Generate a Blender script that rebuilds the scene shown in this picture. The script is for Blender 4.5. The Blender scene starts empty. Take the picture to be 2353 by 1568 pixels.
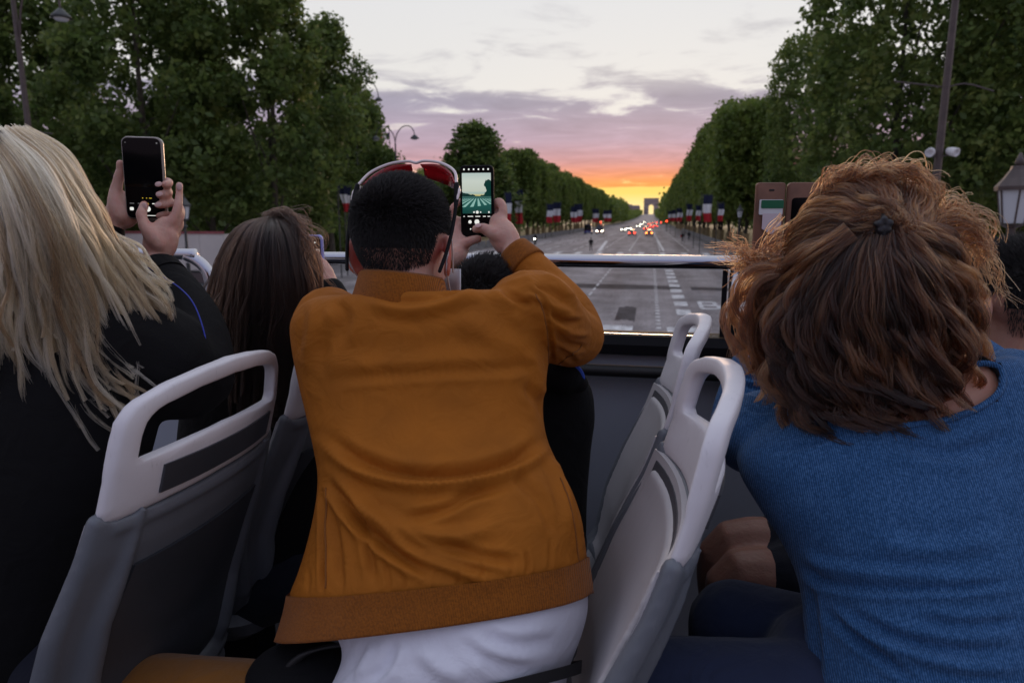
import bpy, bmesh, math, random
import numpy as np
from mathutils import Vector, Matrix
SC = bpy.context.scene
COL = SC.collection
rng = np.random.default_rng(7)
pi = math.pi

# ------------------------------------------------------------------ camera
CAMZ = 4.0
F, CX, CY = 1560.0, 1176.0, 784.0            # focal length and centre in 2352-wide picture units
VPX, VPY = 1495.0, 504.0                     # where the avenue vanishes
TH = math.atan((CY - VPY) / F)
AL = math.atan((VPX - CX) / F * math.cos(TH))
FWD = np.array([-math.sin(AL) * math.cos(TH), math.cos(AL) * math.cos(TH), -math.sin(TH)])
RGT = np.array([math.cos(AL), math.sin(AL), 0.0])
UPV = np.cross(RGT, FWD)
CAMP = np.array([0, 0, CAMZ])
cam_d = bpy.data.cameras.new('camera')
cam = bpy.data.objects.new('camera', cam_d)
COL.objects.link(cam)
cam.location = (0, 0, CAMZ)
cam.rotation_euler = (pi / 2 - TH, 0, AL)
cam_d.sensor_width = 23.5
cam_d.lens = F / 2352.0 * 23.5
cam_d.clip_start = 0.05
cam_d.clip_end = 9000
cam_d.dof.use_dof = True
cam_d.dof.focus_distance = 1.2
cam_d.dof.aperture_fstop = 4.0
SC.camera = cam

# ------------------------------------------------------------------ render look
SC.render.engine = 'CYCLES'
SC.view_settings.view_transform = 'Standard'
SC.view_settings.look = 'None'
SC.view_settings.gamma = 1
SC.view_settings.exposure = 0.12
SC.view_settings.use_curve_mapping = False
SC.cycles.use_denoising = True
SC.cycles.max_bounces = 8
SC.cycles.transparent_max_bounces = 16
SC.cycles.use_adaptive_sampling = True
SC.cycles.adaptive_threshold = 0.015
SC.cycles.caustics_reflective = False
SC.cycles.caustics_refractive = False
SC.cycles.sample_clamp_indirect = 4.0

# ------------------------------------------------------------------ world: dusk sky
def lin(h):
    """sRGB 0-255 triple -> linear rgba"""
    o = []
    for c in h:
        c = c / 255.0
        o.append(c / 12.92 if c <= 0.04045 else ((c + 0.055) / 1.055) ** 2.4)
    return (o[0], o[1], o[2], 1.0)

SUN_EL = math.radians(3.0)
W = bpy.data.worlds.new('World'); SC.world = W; W.use_nodes = True
nt = W.node_tree; nt.nodes.clear()
N = nt.nodes.new; L = nt.links.new
def wn(t, **k):
    n = N(t)
    for a, b in k.items(): setattr(n, a, b)
    return n
def wmath(op, a, b=None, c=None):
    n = wn('ShaderNodeMath', operation=op)
    for i, q in enumerate((a, b, c)):
        if q is None: continue
        if isinstance(q, (int, float)): n.inputs[i].default_value = q
        else: L(q, n.inputs[i])
    return n.outputs[0]
def wramp(fac, stops, interp='LINEAR'):
    n = wn('ShaderNodeValToRGB'); n.color_ramp.interpolation = interp
    el = n.color_ramp.elements
    while len(el) < len(stops): el.new(0.5)
    for e, (p, c) in zip(el, stops): e.position = p; e.color = c
    L(fac, n.inputs[0]); return n.outputs[0]
def wmix(fac, a, b, bt='MIX'):
    n = wn('ShaderNodeMix', data_type='RGBA', blend_type=bt)
    for s, q in ((0, fac), (6, a), (7, b)):
        if isinstance(q, (int, float)): n.inputs[s].default_value = q
        elif isinstance(q, tuple): n.inputs[s].default_value = q
        else: L(q, n.inputs[s])
    return n.outputs[2]
tc = wn('ShaderNodeTexCoord')
sep = wn('ShaderNodeSeparateXYZ'); L(tc.outputs['Generated'], sep.inputs[0])
dx, dy, dz = sep.outputs
elev = wmath('DIVIDE', wmath('ARCSINE', dz), pi / 2)            # -1..1
az = wmath('ARCTAN2', dx, dy)                                    # 0 = along the avenue
west = wmath('MULTIPLY_ADD', wmath('COSINE', az), 0.5, 0.5)      # 1 west .. 0 east
def deg(d): return d / 90.0
# clear sky behind the clouds, on the sunset side and on the far side
westc = wramp(elev, [(0.0, lin((255, 238, 184))), (deg(1.3), lin((255, 232, 158))), (deg(2.3), lin((255, 214, 104))), (deg(4.5), lin((250, 226, 196))),
                     (deg(8), lin((236, 232, 226))), (deg(17), lin((228, 228, 229))), (deg(35), lin((222, 224, 231))), (1.0, lin((208, 213, 230)))])
eastc = wramp(elev, [(0.0, lin((122, 116, 142))), (deg(12), lin((130, 131, 160))), (deg(40), lin((176, 183, 214))), (1.0, lin((212, 216, 232)))])
clear = wmix(wmath('SMOOTH_MIN', wmath('POWER', west, 0.9), 1.0, 0.1), eastc, westc)
# physical sky adds its own tint underneath
sky = wn('ShaderNodeTexSky', sky_type='NISHITA', sun_disc=False)
sky.sun_elevation = SUN_EL; sky.sun_rotation = 0.0; sky.air_density = 1.0; sky.dust_density = 1.5
skyc = wn('ShaderNodeVectorMath', operation='SCALE'); L(sky.outputs[0], skyc.inputs[0]); skyc.inputs[3].default_value = 0.05
# cloud sheet: directions projected on a flat layer
den = wmath('ADD', wmath('MAXIMUM', dz, 0.0), 0.045)
cu = wmath('DIVIDE', dx, den); cv = wmath('DIVIDE', dy, den)
cmb = wn('ShaderNodeCombineXYZ'); L(cu, cmb.inputs[0]); L(cv, cmb.inputs[1])
n1 = wn('ShaderNodeTexNoise'); L(cmb.outputs[0], n1.inputs[0])
n1.inputs['Scale'].default_value = 1.7; n1.inputs['Detail'].default_value = 8; n1.inputs['Roughness'].default_value = 0.58; n1.inputs['Distortion'].default_value = 0.5
n2 = wn('ShaderNodeTexNoise'); L(cmb.outputs[0], n2.inputs[0])
n2.inputs['Scale'].default_value = 0.55; n2.inputs['Detail'].default_value = 4; n2.inputs['Roughness'].default_value = 0.5
# how far clouds cover the sky at each height: a bank low down, torn edges above it
bank = wramp(elev, [(0.0, (0, 0, 0, 1)), (deg(2.35), (0, 0, 0, 1)), (deg(2.85), (1, 1, 1, 1)), (deg(7.0), (0.95, 0.95, 0.95, 1)),
                    (deg(9.6), (0.60, 0.60, 0.60, 1)), (deg(11.5), (0.31, 0.31, 0.31, 1)), (deg(20), (0.21, 0.21, 0.21, 1)), (deg(60), (0.2, 0.2, 0.2, 1)), (1.0, (0.2, 0.2, 0.2, 1))])
edge = wmath('MULTIPLY_ADD', wmath('SUBTRACT', n1.outputs[0], 0.5), 2.6, wmath('MULTIPLY', wmath('SUBTRACT', n2.outputs[0], 0.5), 0.9))
dens = wmath('ADD', bank, wmath('MULTIPLY', edge, 0.85))
cover = wn('ShaderNodeMapRange', interpolation_type='SMOOTHSTEP'); L(dens, cover.inputs[0])
cover.inputs[1].default_value = 0.30; cover.inputs[2].default_value = 0.72; cover.inputs[3].default_value = 0.0; cover.inputs[4].default_value = 1.0
coverw = wmath('MULTIPLY', cover.outputs[0], wmath('MINIMUM', 1.0, wmath('MULTIPLY', bank, 1.6)))
# the bank's colour: lit from below near the sun, mauve above
warm = wmath('POWER', wmath('MAXIMUM', wmath('COSINE', wmath('MULTIPLY', az, 1.0)), 0.0), 9.0)
cw = wramp(elev, [(0.0, lin((255, 178, 90))), (deg(2.9), lin((246, 158, 92))), (deg(3.7), lin((228, 146, 120))), (deg(4.7), lin((204, 152, 158))), (deg(6.2), lin((184, 160, 178))),
                  (deg(9), lin((168, 161, 177))), (deg(13), lin((174, 171, 180))), (deg(25), lin((168, 170, 182))), (1.0, lin((150, 156, 180)))])
cc = wramp(elev, [(0.0, lin((208, 166, 168))), (deg(5), lin((186, 164, 180))), (deg(9), lin((166, 161, 180))), (deg(25), lin((160, 164, 182))), (1.0, lin((150, 156, 180)))])
cloudc = wmix(warm, cc, cw)
shade = wmath('MULTIPLY_ADD', wmath('SUBTRACT', n1.outputs[0], 0.5), -0.7, 1.0)
shv = wn('ShaderNodeVectorMath', operation='SCALE'); L(cloudc, shv.inputs[0]); L(shade, shv.inputs[3])
col = wmix(coverw, clear, shv.outputs[0])
colf = wmix(0.06, col, skyc.outputs[0])
below = wmath('GREATER_THAN', 0.0, dz)
colf = wmix(below, colf, (0.16, 0.14, 0.15, 1))
bg = wn('ShaderNodeBackground'); bg.inputs[1].default_value = 1.0; L(colf, bg.inputs[0])
wo = wn('ShaderNodeOutputWorld'); L(bg.outputs[0], wo.inputs[0])

# the sun, almost set, behind the cloud bank at the end of the avenue
sd = bpy.data.lights.new('sun', 'SUN'); sd.energy = 0.4; sd.angle = math.radians(10); sd.color = (1.0, 0.62, 0.36)
so = bpy.data.objects.new('sun', sd); COL.objects.link(so)
so.rotation_euler = (-(pi / 2 - math.radians(7)), 0, 0)

# ------------------------------------------------------------------ helpers
def ray(u, v): return FWD + RGT * ((u - CX) / F) + UPV * ((CY - v) / F)
def at(u, v, y):
    """the world point that lies y metres ahead along the avenue in the direction (u, v)"""
    r = ray(u, v); return CAMP + r * (y / r[1])
def atz(u, v, z=0.0):
    r = ray(u, v); return CAMP + r * ((z - CAMZ) / r[2])
def proj(P):
    d = np.asarray(P) - CAMP
    w = d @ FWD
    return CX + F * (d @ RGT) / w, CY - F * (d @ UPV) / w
def V(*a): return np.array(a, float)
def nrm(a):
    a = np.asarray(a, float); return a / (np.linalg.norm(a, axis=-1, keepdims=True) + 1e-12)
def catmull(P, n):
    """smooth curve through the rows of P, n samples"""
    P = np.asarray(P, float); m = len(P)
    if m == 2:
        t = np.linspace(0, 1, n)[:, None]; return P[0] * (1 - t) + P[1] * t
    E = np.vstack([2 * P[0] - P[1], P, 2 * P[-1] - P[-2]])
    t = np.linspace(0, m - 1, n); i = np.minimum(t.astype(int), m - 2); s = (t - i)[:, None]
    a, b, c, d = E[i], E[i + 1], E[i + 2], E[i + 3]
    return 0.5 * (2 * b + (c - a) * s + (2 * a - 5 * b + 4 * c - d) * s ** 2 + (3 * b - a - 3 * c + d) * s ** 3)

class MB:
    """collects shapes into one mesh"""
    def __init__(s): s.v = []; s.f = []; s.n = 0; s.mi = []; s.cur = 0
    def add(s, v, f):
        v = np.asarray(v, float).reshape(-1, 3)
        s.v.append(v); s.f += [tuple(int(i) + s.n for i in q) for q in f]; s.mi += [s.cur] * len(f); s.n += len(v); return s
    def box(s, c, d, rz=0.0, R=None):
        d = np.asarray(d, float) / 2
        p = np.array([[x, y, z] for x in (-1, 1) for y in (-1, 1) for z in (-1, 1)]) * d
        if R is None:
            ca, sa = math.cos(rz), math.sin(rz); R = np.array([[ca, -sa, 0], [sa, ca, 0], [0, 0, 1]])
        p = p @ np.asarray(R).T + np.asarray(c, float)
        return s.add(p, [(0, 1, 3, 2), (4, 6, 7, 5), (0, 4, 5, 1), (2, 3, 7, 6), (0, 2, 6, 4), (1, 5, 7, 3)])
    def tube(s, path, r, n=10, cap='round', flat=None):
        """swept round tube with per-point radius; flat=(dir, k) squashes it along dir"""
        P = np.asarray(path, float); m = len(P)
        r = np.full(m, r, float) if np.isscalar(r) else np.asarray(r, float)
        T = np.gradient(P, axis=0); T = nrm(T)
        if cap == 'round':
            k = 3; A = []; ar = []
            for j in range(k): a = (j + 0.35) / k * pi / 2; A.append(P[0] - T[0] * r[0] * math.cos(a)); ar.append(r[0] * math.sin(a))
            B = []; br = []
            for j in range(k): a = (k - j - 0.65) / k * pi / 2; B.append(P[-1] + T[-1] * r[-1] * math.cos(a)); br.append(r[-1] * math.sin(a))
            P = np.vstack([A, P, B]); r = np.concatenate([ar, r, br]); T = np.vstack([[T[0]] * k, T, [T[-1]] * k]); m = len(P)
        u = np.cross(T[0], V(0, 0, 1))
        if np.linalg.norm(u) < 1e-3: u = np.cross(T[0], V(1, 0, 0))
        u = nrm(u); a = np.linspace(0, 2 * pi, n, endpoint=False); vs = []
        for i in range(m):
            u = nrm(u - T[i] * (u @ T[i])); w = np.cross(T[i], u)
            off = (np.cos(a)[:, None] * u + np.sin(a)[:, None] * w) * r[i]
            if flat is not None:
                fd = nrm(flat[0]); off = off - (off @ fd)[:, None] * fd * (1 - flat[1])
            vs.append(P[i] + off)
        f = []
        for i in range(m - 1):
            for j in range(n):
                k2 = (j + 1) % n; f.append((i * n + j, i * n + k2, (i + 1) * n + k2, (i + 1) * n + j))
        if cap: f.append(tuple(range(n))[::-1]); f.append(tuple(range((m - 1) * n, m * n)))
        return s.add(np.vstack(vs), f)
    def loft(s, rings, cap=True, closed=True):
        R = [np.asarray(q, float) for q in rings]; n = len(R[0]); m = len(R); f = []
        for i in range(m - 1):
            for j in range(n if closed else n - 1):
                k = (j + 1) % n; f.append((i * n + j, i * n + k, (i + 1) * n + k, (i + 1) * n + j))
        if cap and closed: f.append(tuple(range(n))[::-1]); f.append(tuple(range((m - 1) * n, m * n)))
        return s.add(np.vstack(R), f)
    def lathe(s, prof, o=(0, 0, 0), n=16, cap=True):
        a = np.linspace(0, 2 * pi, n, endpoint=False)
        return s.loft([np.c_[np.cos(a) * r + o[0], np.sin(a) * r + o[1], np.full(n, z + o[2])] for r, z in prof], cap)
    def ell(s, c, r, R=None, n=20, m=12):
        a = np.linspace(0, 2 * pi, n, endpoint=False); rings = []
        for t in np.linspace(-pi / 2 + 0.12, pi / 2 - 0.12, m):
            p = np.c_[np.cos(a) * math.cos(t), np.sin(a) * math.cos(t), np.full(n, math.sin(t))] * np.asarray(r, float)
            if R is not None: p = p @ np.asarray(R).T
            rings.append(p + np.asarray(c, float))
        return s.loft(rings)
    def prism(s, poly, axis_vec):
        """extrude a planar polygon (list of 3d points) along a vector"""
        p = np.asarray(poly, float); n = len(p); q = p + np.asarray(axis_vec, float)
        return s.add(np.vstack([p, q]), [tuple(range(n))[::-1], tuple(range(n, 2 * n))] + [(i, (i + 1) % n, n + (i + 1) % n, n + i) for i in range(n)])
    def build(s, name, m=None, parent=None, smooth=False, bevel=0.0, seg=2, mats=None):
        me = bpy.data.meshes.new(name)
        me.from_pydata([tuple(p) for p in np.vstack(s.v)], [], s.f)
        if mats:
            for q in mats: me.materials.append(q)
            me.polygons.foreach_set('material_index', s.mi)
        elif m: me.materials.append(m)
        bm = bmesh.new(); bm.from_mesh(me); bmesh.ops.recalc_face_normals(bm, faces=bm.faces)
        if bevel > 0:
            ed = [e for e in bm.edges if len(e.link_faces) == 2 and e.calc_face_angle(0) > 0.5]
            bmesh.ops.bevel(bm, geom=ed, offset=bevel, segments=seg, affect='EDGES', profile=0.5, clamp_overlap=True)
        bm.to_mesh(me); bm.free()
        if smooth: me.polygons.foreach_set('use_smooth', [True] * len(me.polygons))
        if smooth == 'auto': me.set_sharp_from_angle(angle=math.radians(38))
        o = bpy.data.objects.new(name, me); COL.objects.link(o)
        if parent: o.parent = parent
        me.update(); return o

def empty(name, loc=(0, 0, 0), rz=0.0, parent=None):
    o = bpy.data.objects.new(name, None); COL.objects.link(o); o.location = tuple(loc); o.rotation_euler = (0, 0, rz)
    o.empty_display_size = 0.1
    if parent: o.parent = parent
    return o
def tag(o, label=None, cat=None, group=None, kind=None):
    if label: o['label'] = label
    if cat: o['category'] = cat
    if group: o['group'] = group
    if kind: o['kind'] = kind
    return o
def reparent(o, p):
    """make o a child of p (an empty at some place) without moving it"""
    o.parent = p; o.matrix_parent_inverse = Matrix.LocRotScale(p.location, p.rotation_euler, p.scale).inverted()
    return o
def copy_tree(o, parent=None):
    c = o.copy(); COL.objects.link(c)
    if parent: c.parent = parent
    for ch in o.children: copy_tree(ch, c)
    return c
def arrays_mesh(name, verts, quads, m=None, smooth=False):
    me = bpy.data.meshes.new(name); verts = np.asarray(verts, np.float32); quads = np.asarray(quads, np.int32)
    k = quads.shape[1]
    me.vertices.add(len(verts)); me.vertices.foreach_set('co', verts.ravel())
    me.loops.add(quads.size); me.loops.foreach_set('vertex_index', quads.ravel())
    me.polygons.add(len(quads)); me.polygons.foreach_set('loop_start', np.arange(0, quads.size, k, dtype=np.int32))
    me.update(calc_edges=True); me.validate()
    if smooth: me.polygons.foreach_set('use_smooth', [True] * len(me.polygons))
    if m: me.materials.append(m)
    return me

# ------------------------------------------------------------------ materials
def mat(name, c, rough=0.6, metal=0.0, var=None, bump=None, spec=0.5, emit=None, sheen=0.0, coat=0.0, sss=0.0, trans=0.0, coord='Object', c2=None):
    """principled material; var=(scale, amount) mottles the colour, bump=(scale, strength, distance)"""
    m = bpy.data.materials.new(name); m.use_nodes = True; t = m.node_tree; b = t.nodes['Principled BSDF']
    c = tuple(c) + ((1.0,) if len(c) == 3 else ())
    b.inputs['Base Color'].default_value = c; b.inputs['Roughness'].default_value = rough; b.inputs['Metallic'].default_value = metal
    b.inputs['Specular IOR Level'].default_value = spec
    if sheen: b.inputs['Sheen Weight'].default_value = sheen; b.inputs['Sheen Roughness'].default_value = 0.5
    if coat: b.inputs['Coat Weight'].default_value = coat
    if trans: b.inputs['Transmission Weight'].default_value = trans
    if sss: b.inputs['Subsurface Weight'].default_value = sss; b.inputs['Subsurface Radius'].default_value = (0.02, 0.006, 0.003); b.inputs['Subsurface Scale'].default_value = 0.6
    if emit: b.inputs['Emission Color'].default_value = tuple(emit[0]) + (1.0,); b.inputs['Emission Strength'].default_value = emit[1]
    tcn = t.nodes.new('ShaderNodeTexCoord')
    if var:
        n = t.nodes.new('ShaderNodeTexNoise'); n.inputs['Scale'].default_value = var[0]; n.inputs['Detail'].default_value = 5
        t.links.new(tcn.outputs[coord], n.inputs['Vector'])
        mx = t.nodes.new('ShaderNodeMix'); mx.data_type = 'RGBA'
        k = var[1]; a2 = tuple(max(0, q * (1 - k)) for q in c[:3]) + (1,); b2 = (tuple(c2) + (1,)) if c2 else tuple(min(1, q * (1 + k)) for q in c[:3]) + (1,)
        mx.inputs[6].default_value = a2; mx.inputs[7].default_value = b2
        mr = t.nodes.new('ShaderNodeMapRange'); mr.inputs[1].default_value = 0.3; mr.inputs[2].default_value = 0.7
        t.links.new(n.outputs[0], mr.inputs[0]); t.links.new(mr.outputs[0], mx.inputs[0]); t.links.new(mx.outputs[2], b.inputs['Base Color'])
    if bump:
        n = t.nodes.new('ShaderNodeTexNoise'); n.inputs['Scale'].default_value = bump[0]; n.inputs['Detail'].default_value = 4
        t.links.new(tcn.outputs[coord], n.inputs['Vector'])
        bp = t.nodes.new('ShaderNodeBump'); bp.inputs['Strength'].default_value = bump[1]; bp.inputs['Distance'].default_value = bump[2]
        t.links.new(n.outputs[0], bp.inputs['Height']); t.links.new(bp.outputs[0], b.inputs['Normal'])
    return m
def nodes_of(m): return m.node_tree, m.node_tree.nodes['Principled BSDF']
M = {}
# ================================================================== THE SETTING
def gz(y):
    """height of the avenue: level square, then the long climb to the arch"""
    y = np.asarray(y, float)
    return np.interp(y, [-100, 260, 500, 800, 1300, 1900, 2200, 2400, 6000], [0, 0, 0.8, 2.6, 8.5, 16.5, 19.8, 20.0, 20.0])
XL, XR = -22.0, 9.0                                              # kerbs of the avenue

def ground_mat():
    m = mat('sandy_gravel', lin((196, 170, 128))[:3], 0.95, var=(0.35, 0.18), bump=(9.0, 0.5, 0.03)); return m
def road_mat():
    m = mat('worn_setts', (0.10, 0.092, 0.096), 0.9, spec=0.25)
    t, b = nodes_of(m); nn = t.nodes.new; ll = t.links.new
    tcn = nn('ShaderNodeTexCoord')
    mp = nn('ShaderNodeMapping'); ll(tcn.outputs['Object'], mp.inputs[0]); mp.inputs['Scale'].default_value = (1, 0.06, 1)
    a = nn('ShaderNodeTexNoise'); ll(mp.outputs[0], a.inputs[0]); a.inputs['Scale'].default_value = 0.55; a.inputs['Detail'].default_value = 6   # wheel tracks
    c = nn('ShaderNodeTexNoise'); ll(tcn.outputs['Object'], c.inputs[0]); c.inputs['Scale'].default_value = 0.35; c.inputs['Detail'].default_value = 8; c.inputs['Roughness'].default_value = 0.65
    d = nn('ShaderNodeTexNoise'); ll(tcn.outputs['Object'], d.inputs[0]); d.inputs['Scale'].default_value = 7.0; d.inputs['Detail'].default_value = 3
    r1 = nn('ShaderNodeValToRGB'); ll(a.outputs[0], r1.inputs[0]); r1.color_ramp.elements[0].position = 0.3; r1.color_ramp.elements[1].position = 0.72
    r1.color_ramp.elements[0].color = (0.20, 0.18, 0.185, 1); r1.color_ramp.elements[1].color = (0.42, 0.385, 0.39, 1)
    r2 = nn('ShaderNodeMapRange'); ll(c.outputs[0], r2.inputs[0]); r2.inputs[1].default_value = 0.3; r2.inputs[2].default_value = 0.7; r2.inputs[3].default_value = 0.62; r2.inputs[4].default_value = 1.3
    r3 = nn('ShaderNodeMapRange'); ll(d.outputs[0], r3.inputs[0]); r3.inputs[1].default_value = 0.3; r3.inputs[2].default_value = 0.7; r3.inputs[3].default_value = 0.72; r3.inputs[4].default_value = 1.28
    mu = nn('ShaderNodeMath'); mu.operation = 'MULTIPLY'; ll(r2.outputs[0], mu.inputs[0]); ll(r3.outputs[0], mu.inputs[1])
    vm = nn('ShaderNodeVectorMath'); vm.operation = 'SCALE'; ll(r1.outputs[0], vm.inputs[0]); ll(mu.outputs[0], vm.inputs[3]); ll(vm.outputs[0], b.inputs['Base Color'])
    br = nn('ShaderNodeTexBrick'); ll(tcn.outputs['Object'], br.inputs[0]); br.inputs['Scale'].default_value = 3.2; br.inputs['Mortar Size'].default_value = 0.03; br.inputs['Mortar Smooth'].default_value = 0.6
    br.inputs['Color1'].default_value = (1, 1, 1, 1); br.inputs['Color2'].default_value = (0.7, 0.7, 0.7, 1); br.inputs['Mortar'].default_value = (0, 0, 0, 1)
    bp = nn('ShaderNodeBump'); bp.inputs['Strength'].default_value = 0.35; bp.inputs['Distance'].default_value = 0.02; ll(br.outputs[0], bp.inputs['Height']); ll(bp.outputs[0], b.inputs['Normal'])
    return m
M['gravel'] = ground_mat(); M['road'] = road_mat()
M['patch'] = mat('dark_repair_asphalt', (0.085, 0.078, 0.082), 0.95, spec=.05, var=(1.2, 0.35), bump=(30, 0.3, 0.01))
M['paint'] = mat('worn_road_paint', (0.78, 0.76, 0.77), 0.9, spec=.1, var=(2.5, 0.5))
M['kerb'] = mat('granite_kerb', (0.26, 0.25, 0.25), 0.8, var=(2, 0.2))
M['pave'] = mat('pavement_stone', (0.24, 0.22, 0.21), 0.85, var=(0.8, 0.2))

def sheet(name, xs, ys, z, m, kind='structure'):
    """strip over the ground profile: xs edges, ys stations"""
    ys = np.asarray(ys, float); xs = np.asarray(xs, float); v = []; q = []
    for y in ys:
        for x in xs: v.append((x, y, float(gz(y)) + z))
    n = len(xs)
    for i in range(len(ys) - 1):
        for j in range(n - 1): q.append((i * n + j, i * n + j + 1, (i + 1) * n + j + 1, (i + 1) * n + j))
    o = bpy.data.objects.new(name, arrays_mesh(name, v, q, m)); COL.objects.link(o)
    if kind: o['kind'] = kind
    return o
YS = [-300, -60, 0, 60, 150, 260, 320, 400, 500, 600, 700, 800, 900, 1000, 1150, 1300, 1450, 1600, 1750, 1900, 2050, 2200, 2400, 3500, 6000]
sheet('ground', [-4000, -600, -100, XL - 5, XR + 5, 100, 600, 4000], YS, 0.0, M['gravel'])
sheet('plaza', [-120, XL, XR, 26], [-120, 0, 40, 62], 0.006, M['road'])
sheet('road', [XL, XR], [62.0] + [y for y in YS if 62 < y < 2300], 0.006, M['road'])
for nm, x0, x1 in (('pavement', XR, XR + 3.2), ('pavement', XL - 4, XL)):
    mb = MB()
    for a, b in zip([66, 150, 260, 400, 600, 800, 1000, 1300, 1600], [150, 260, 400, 600, 800, 1000, 1300, 1600, 1900]):
        za, zb = float(gz(a)), float(gz(b))
        mb.add([(x0, a, za), (x1, a, za), (x1, a, za + .13), (x0, a, za + .13), (x0, b, zb), (x1, b, zb), (x1, b, zb + .13), (x0, b, zb + .13)],
               [(3, 2, 6, 7), (0, 3, 7, 4), (1, 5, 6, 2)] + ([(0, 1, 2, 3)] if a == 66 else []))
    o = mb.build(nm, M['pave']); o['kind'] = 'structure'

# painted markings, laid where the photograph shows them
MK = empty('road_markings', (0, 0, 0)); tag(MK, kind='structure')
def mark(x0, y0, x1, y1, w, z=0.011, name='marking'):
    d = nrm(V(x1 - x0, y1 - y0, 0)); s = V(d[1], -d[0], 0) * w / 2
    a, b = V(x0, y0, float(gz(y0)) + z), V(x1, y1, float(gz(y1)) + z)
    return MB().add([a - s, a + s, b + s, b - s], [(0, 1, 2, 3)]).build(name, M['paint'], MK)
def gp(u, v): p = atz(u, v, 0.0); return p[0], p[1]
for k in range(24):                                              # zebra far across the avenue
    x = -21.0 + k * 1.25
    if k % 2 == 0: mark(x, 80.5, x, 85.5, 0.7, name='zebra_stripe')
for k in range(9):                                               # zebra close to the bus
    x = -14.2 + k * 2.6
    mark(x, 22.5, x, 26.0, 1.35, name='zebra_stripe')
for y0 in np.arange(29.5, 70, 3.1):                              # heavy dashes of the bus lane
    mark(1.55, y0, 1.55, y0 + 1.75, 0.62, name='lane_dash')
for y0 in np.arange(25.5, 78, 1.0):                              # studs of the crossing lane
    mark(0.42, y0, 0.42, y0 + 0.36, 0.17, name='road_stud')
for y0 in np.arange(26.0, 60, 2.6):                              # fine white line on the left
    mark(-3.1, y0, -3.1, y0 + 1.6, 0.12, name='lane_line')
for xx in (-17.4, -13.6, -9.9, -6.2, -2.6, 1.3, 4.9):            # lane lines of the avenue
    for y0 in np.arange(90, 330, 9.0): mark(xx, y0, xx, y0 + 5.5, 0.16, name='lane_line')
mark(-6.4, 88, -8.0, 130, 0.5, name='lane_line'); mark(1.75, 90, 1.0, 210, 0.35, name='lane_line')
for (x, y, sx, sy) in ((-5.6, 41.5, 15, 2.4), (7.2, 41.0, 9.5, 2.2), (-0.9, 29.6, 0.8, 4.4), (-15, 60, 8, 3), (5.2, 66, 6, 5)):
    v = []; m_ = 26                                               # dark trench repairs with uneven edges
    for i in range(m_ + 1):
        t = i / m_; v += [(x - sx / 2 + sx * t, y - sy / 2 + 0.25 * math.sin(5.1 * t + x) + 0.1 * math.sin(23 * t), 0.0085), (x - sx / 2 + sx * t, y + sy / 2 + 0.22 * math.sin(6.3 * t + y) + 0.1 * math.sin(19 * t), 0.0085)]
    o = MB().add(v, [(2 * i, 2 * i + 2, 2 * i + 3, 2 * i + 1) for i in range(m_)]).build('repair_patch', M['patch'], MK)
def glyph(strokes, x, y, w, h, t):
    """block letter from strokes on a unit square, flat on the road"""
    mb = MB()
    for k, (a, b) in enumerate(strokes):
        a = V(x + a[0] * w, y + a[1] * h, 0.012 + 0.0006 * k); b = V(x + b[0] * w, y + b[1] * h, 0.012 + 0.0006 * k)
        d = nrm(b - a); s = V(d[1], -d[0], 0) * t * (0.5 if abs(d[1]) > abs(d[0]) else 1.0); e = d * t * 0.25
        mb.add([a - s - e, a + s - e, b + s + e, b - s + e], [(0, 1, 2, 3)])
    return mb
LB = [((0, 0), (0, 1)), ((0, 1), (.8, 1)), ((0, .5), (.85, .5)), ((0, 0), (.8, 0)), ((.9, .55), (.9, .95)), ((1, .05), (1, .45))]
LU = [((0, .1), (0, 1)), ((1, .1), (1, 1)), ((.05, 0), (.95, 0))]
LS = [((.05, 1), (1, 1)), ((0, .55), (0, .95)), ((.05, .5), (.95, .5)), ((1, .05), (1, .45)), ((0, 0), (.95, 0))]
for k, g in enumerate((LB, LU, LS)):
    o = glyph(g, 2.45 + k * 1.25, 31.8, 0.78, 2.6, 0.2).build('bus_lane_letter', M['paint'], MK)

# ------------------------------------------------------------------ foliage
def leaf_mat(name, dark, light, yellow):
    m = bpy.data.materials.new(name); m.use_nodes = True; t = m.node_tree; t.nodes.clear(); nn = t.nodes.new; ll = t.links.new
    geo = nn('ShaderNodeNewGeometry'); oi = nn('ShaderNodeObjectInfo')
    r = nn('ShaderNodeValToRGB'); e = r.color_ramp.elements; e[0].color = dark + (1,); e[1].color = yellow + (1,); e.new(0.55).color = light + (1,)
    nz = nn('ShaderNodeTexNoise'); nz.inputs['Scale'].default_value = 0.45; nz.inputs['Detail'].default_value = 2; ll(geo.outputs['Position'], nz.inputs[0])
    ad = nn('ShaderNodeMath'); ad.operation = 'MULTIPLY_ADD'; ll(geo.outputs['Random Per Island'], ad.inputs[0]); ad.inputs[1].default_value = 0.45
    m2 = nn('ShaderNodeMath'); m2.operation = 'MULTIPLY_ADD'; ll(nz.outputs[0], m2.inputs[0]); m2.inputs[1].default_value = 1.3; m2.inputs[2].default_value = -0.42
    ll(m2.outputs[0], ad.inputs[2]); ll(ad.outputs[0], r.inputs[0])
    d = nn('ShaderNodeBsdfPrincipled'); d.inputs['Roughness'].default_value = 0.5; d.inputs['Specular IOR Level'].default_value = 0.35; ll(r.outputs[0], d.inputs['Base Color'])
    tr = nn('ShaderNodeBsdfTranslucent'); ll(r.outputs[0], tr.inputs[0])
    mx = nn('ShaderNodeMixShader'); mx.inputs[0].default_value = 0.5; ll(d.outputs[0], mx.inputs[1]); ll(tr.outputs[0], mx.inputs[2])
    o = nn('ShaderNodeOutputMaterial'); ll(mx.outputs[0], o.inputs[0]); return m
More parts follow.
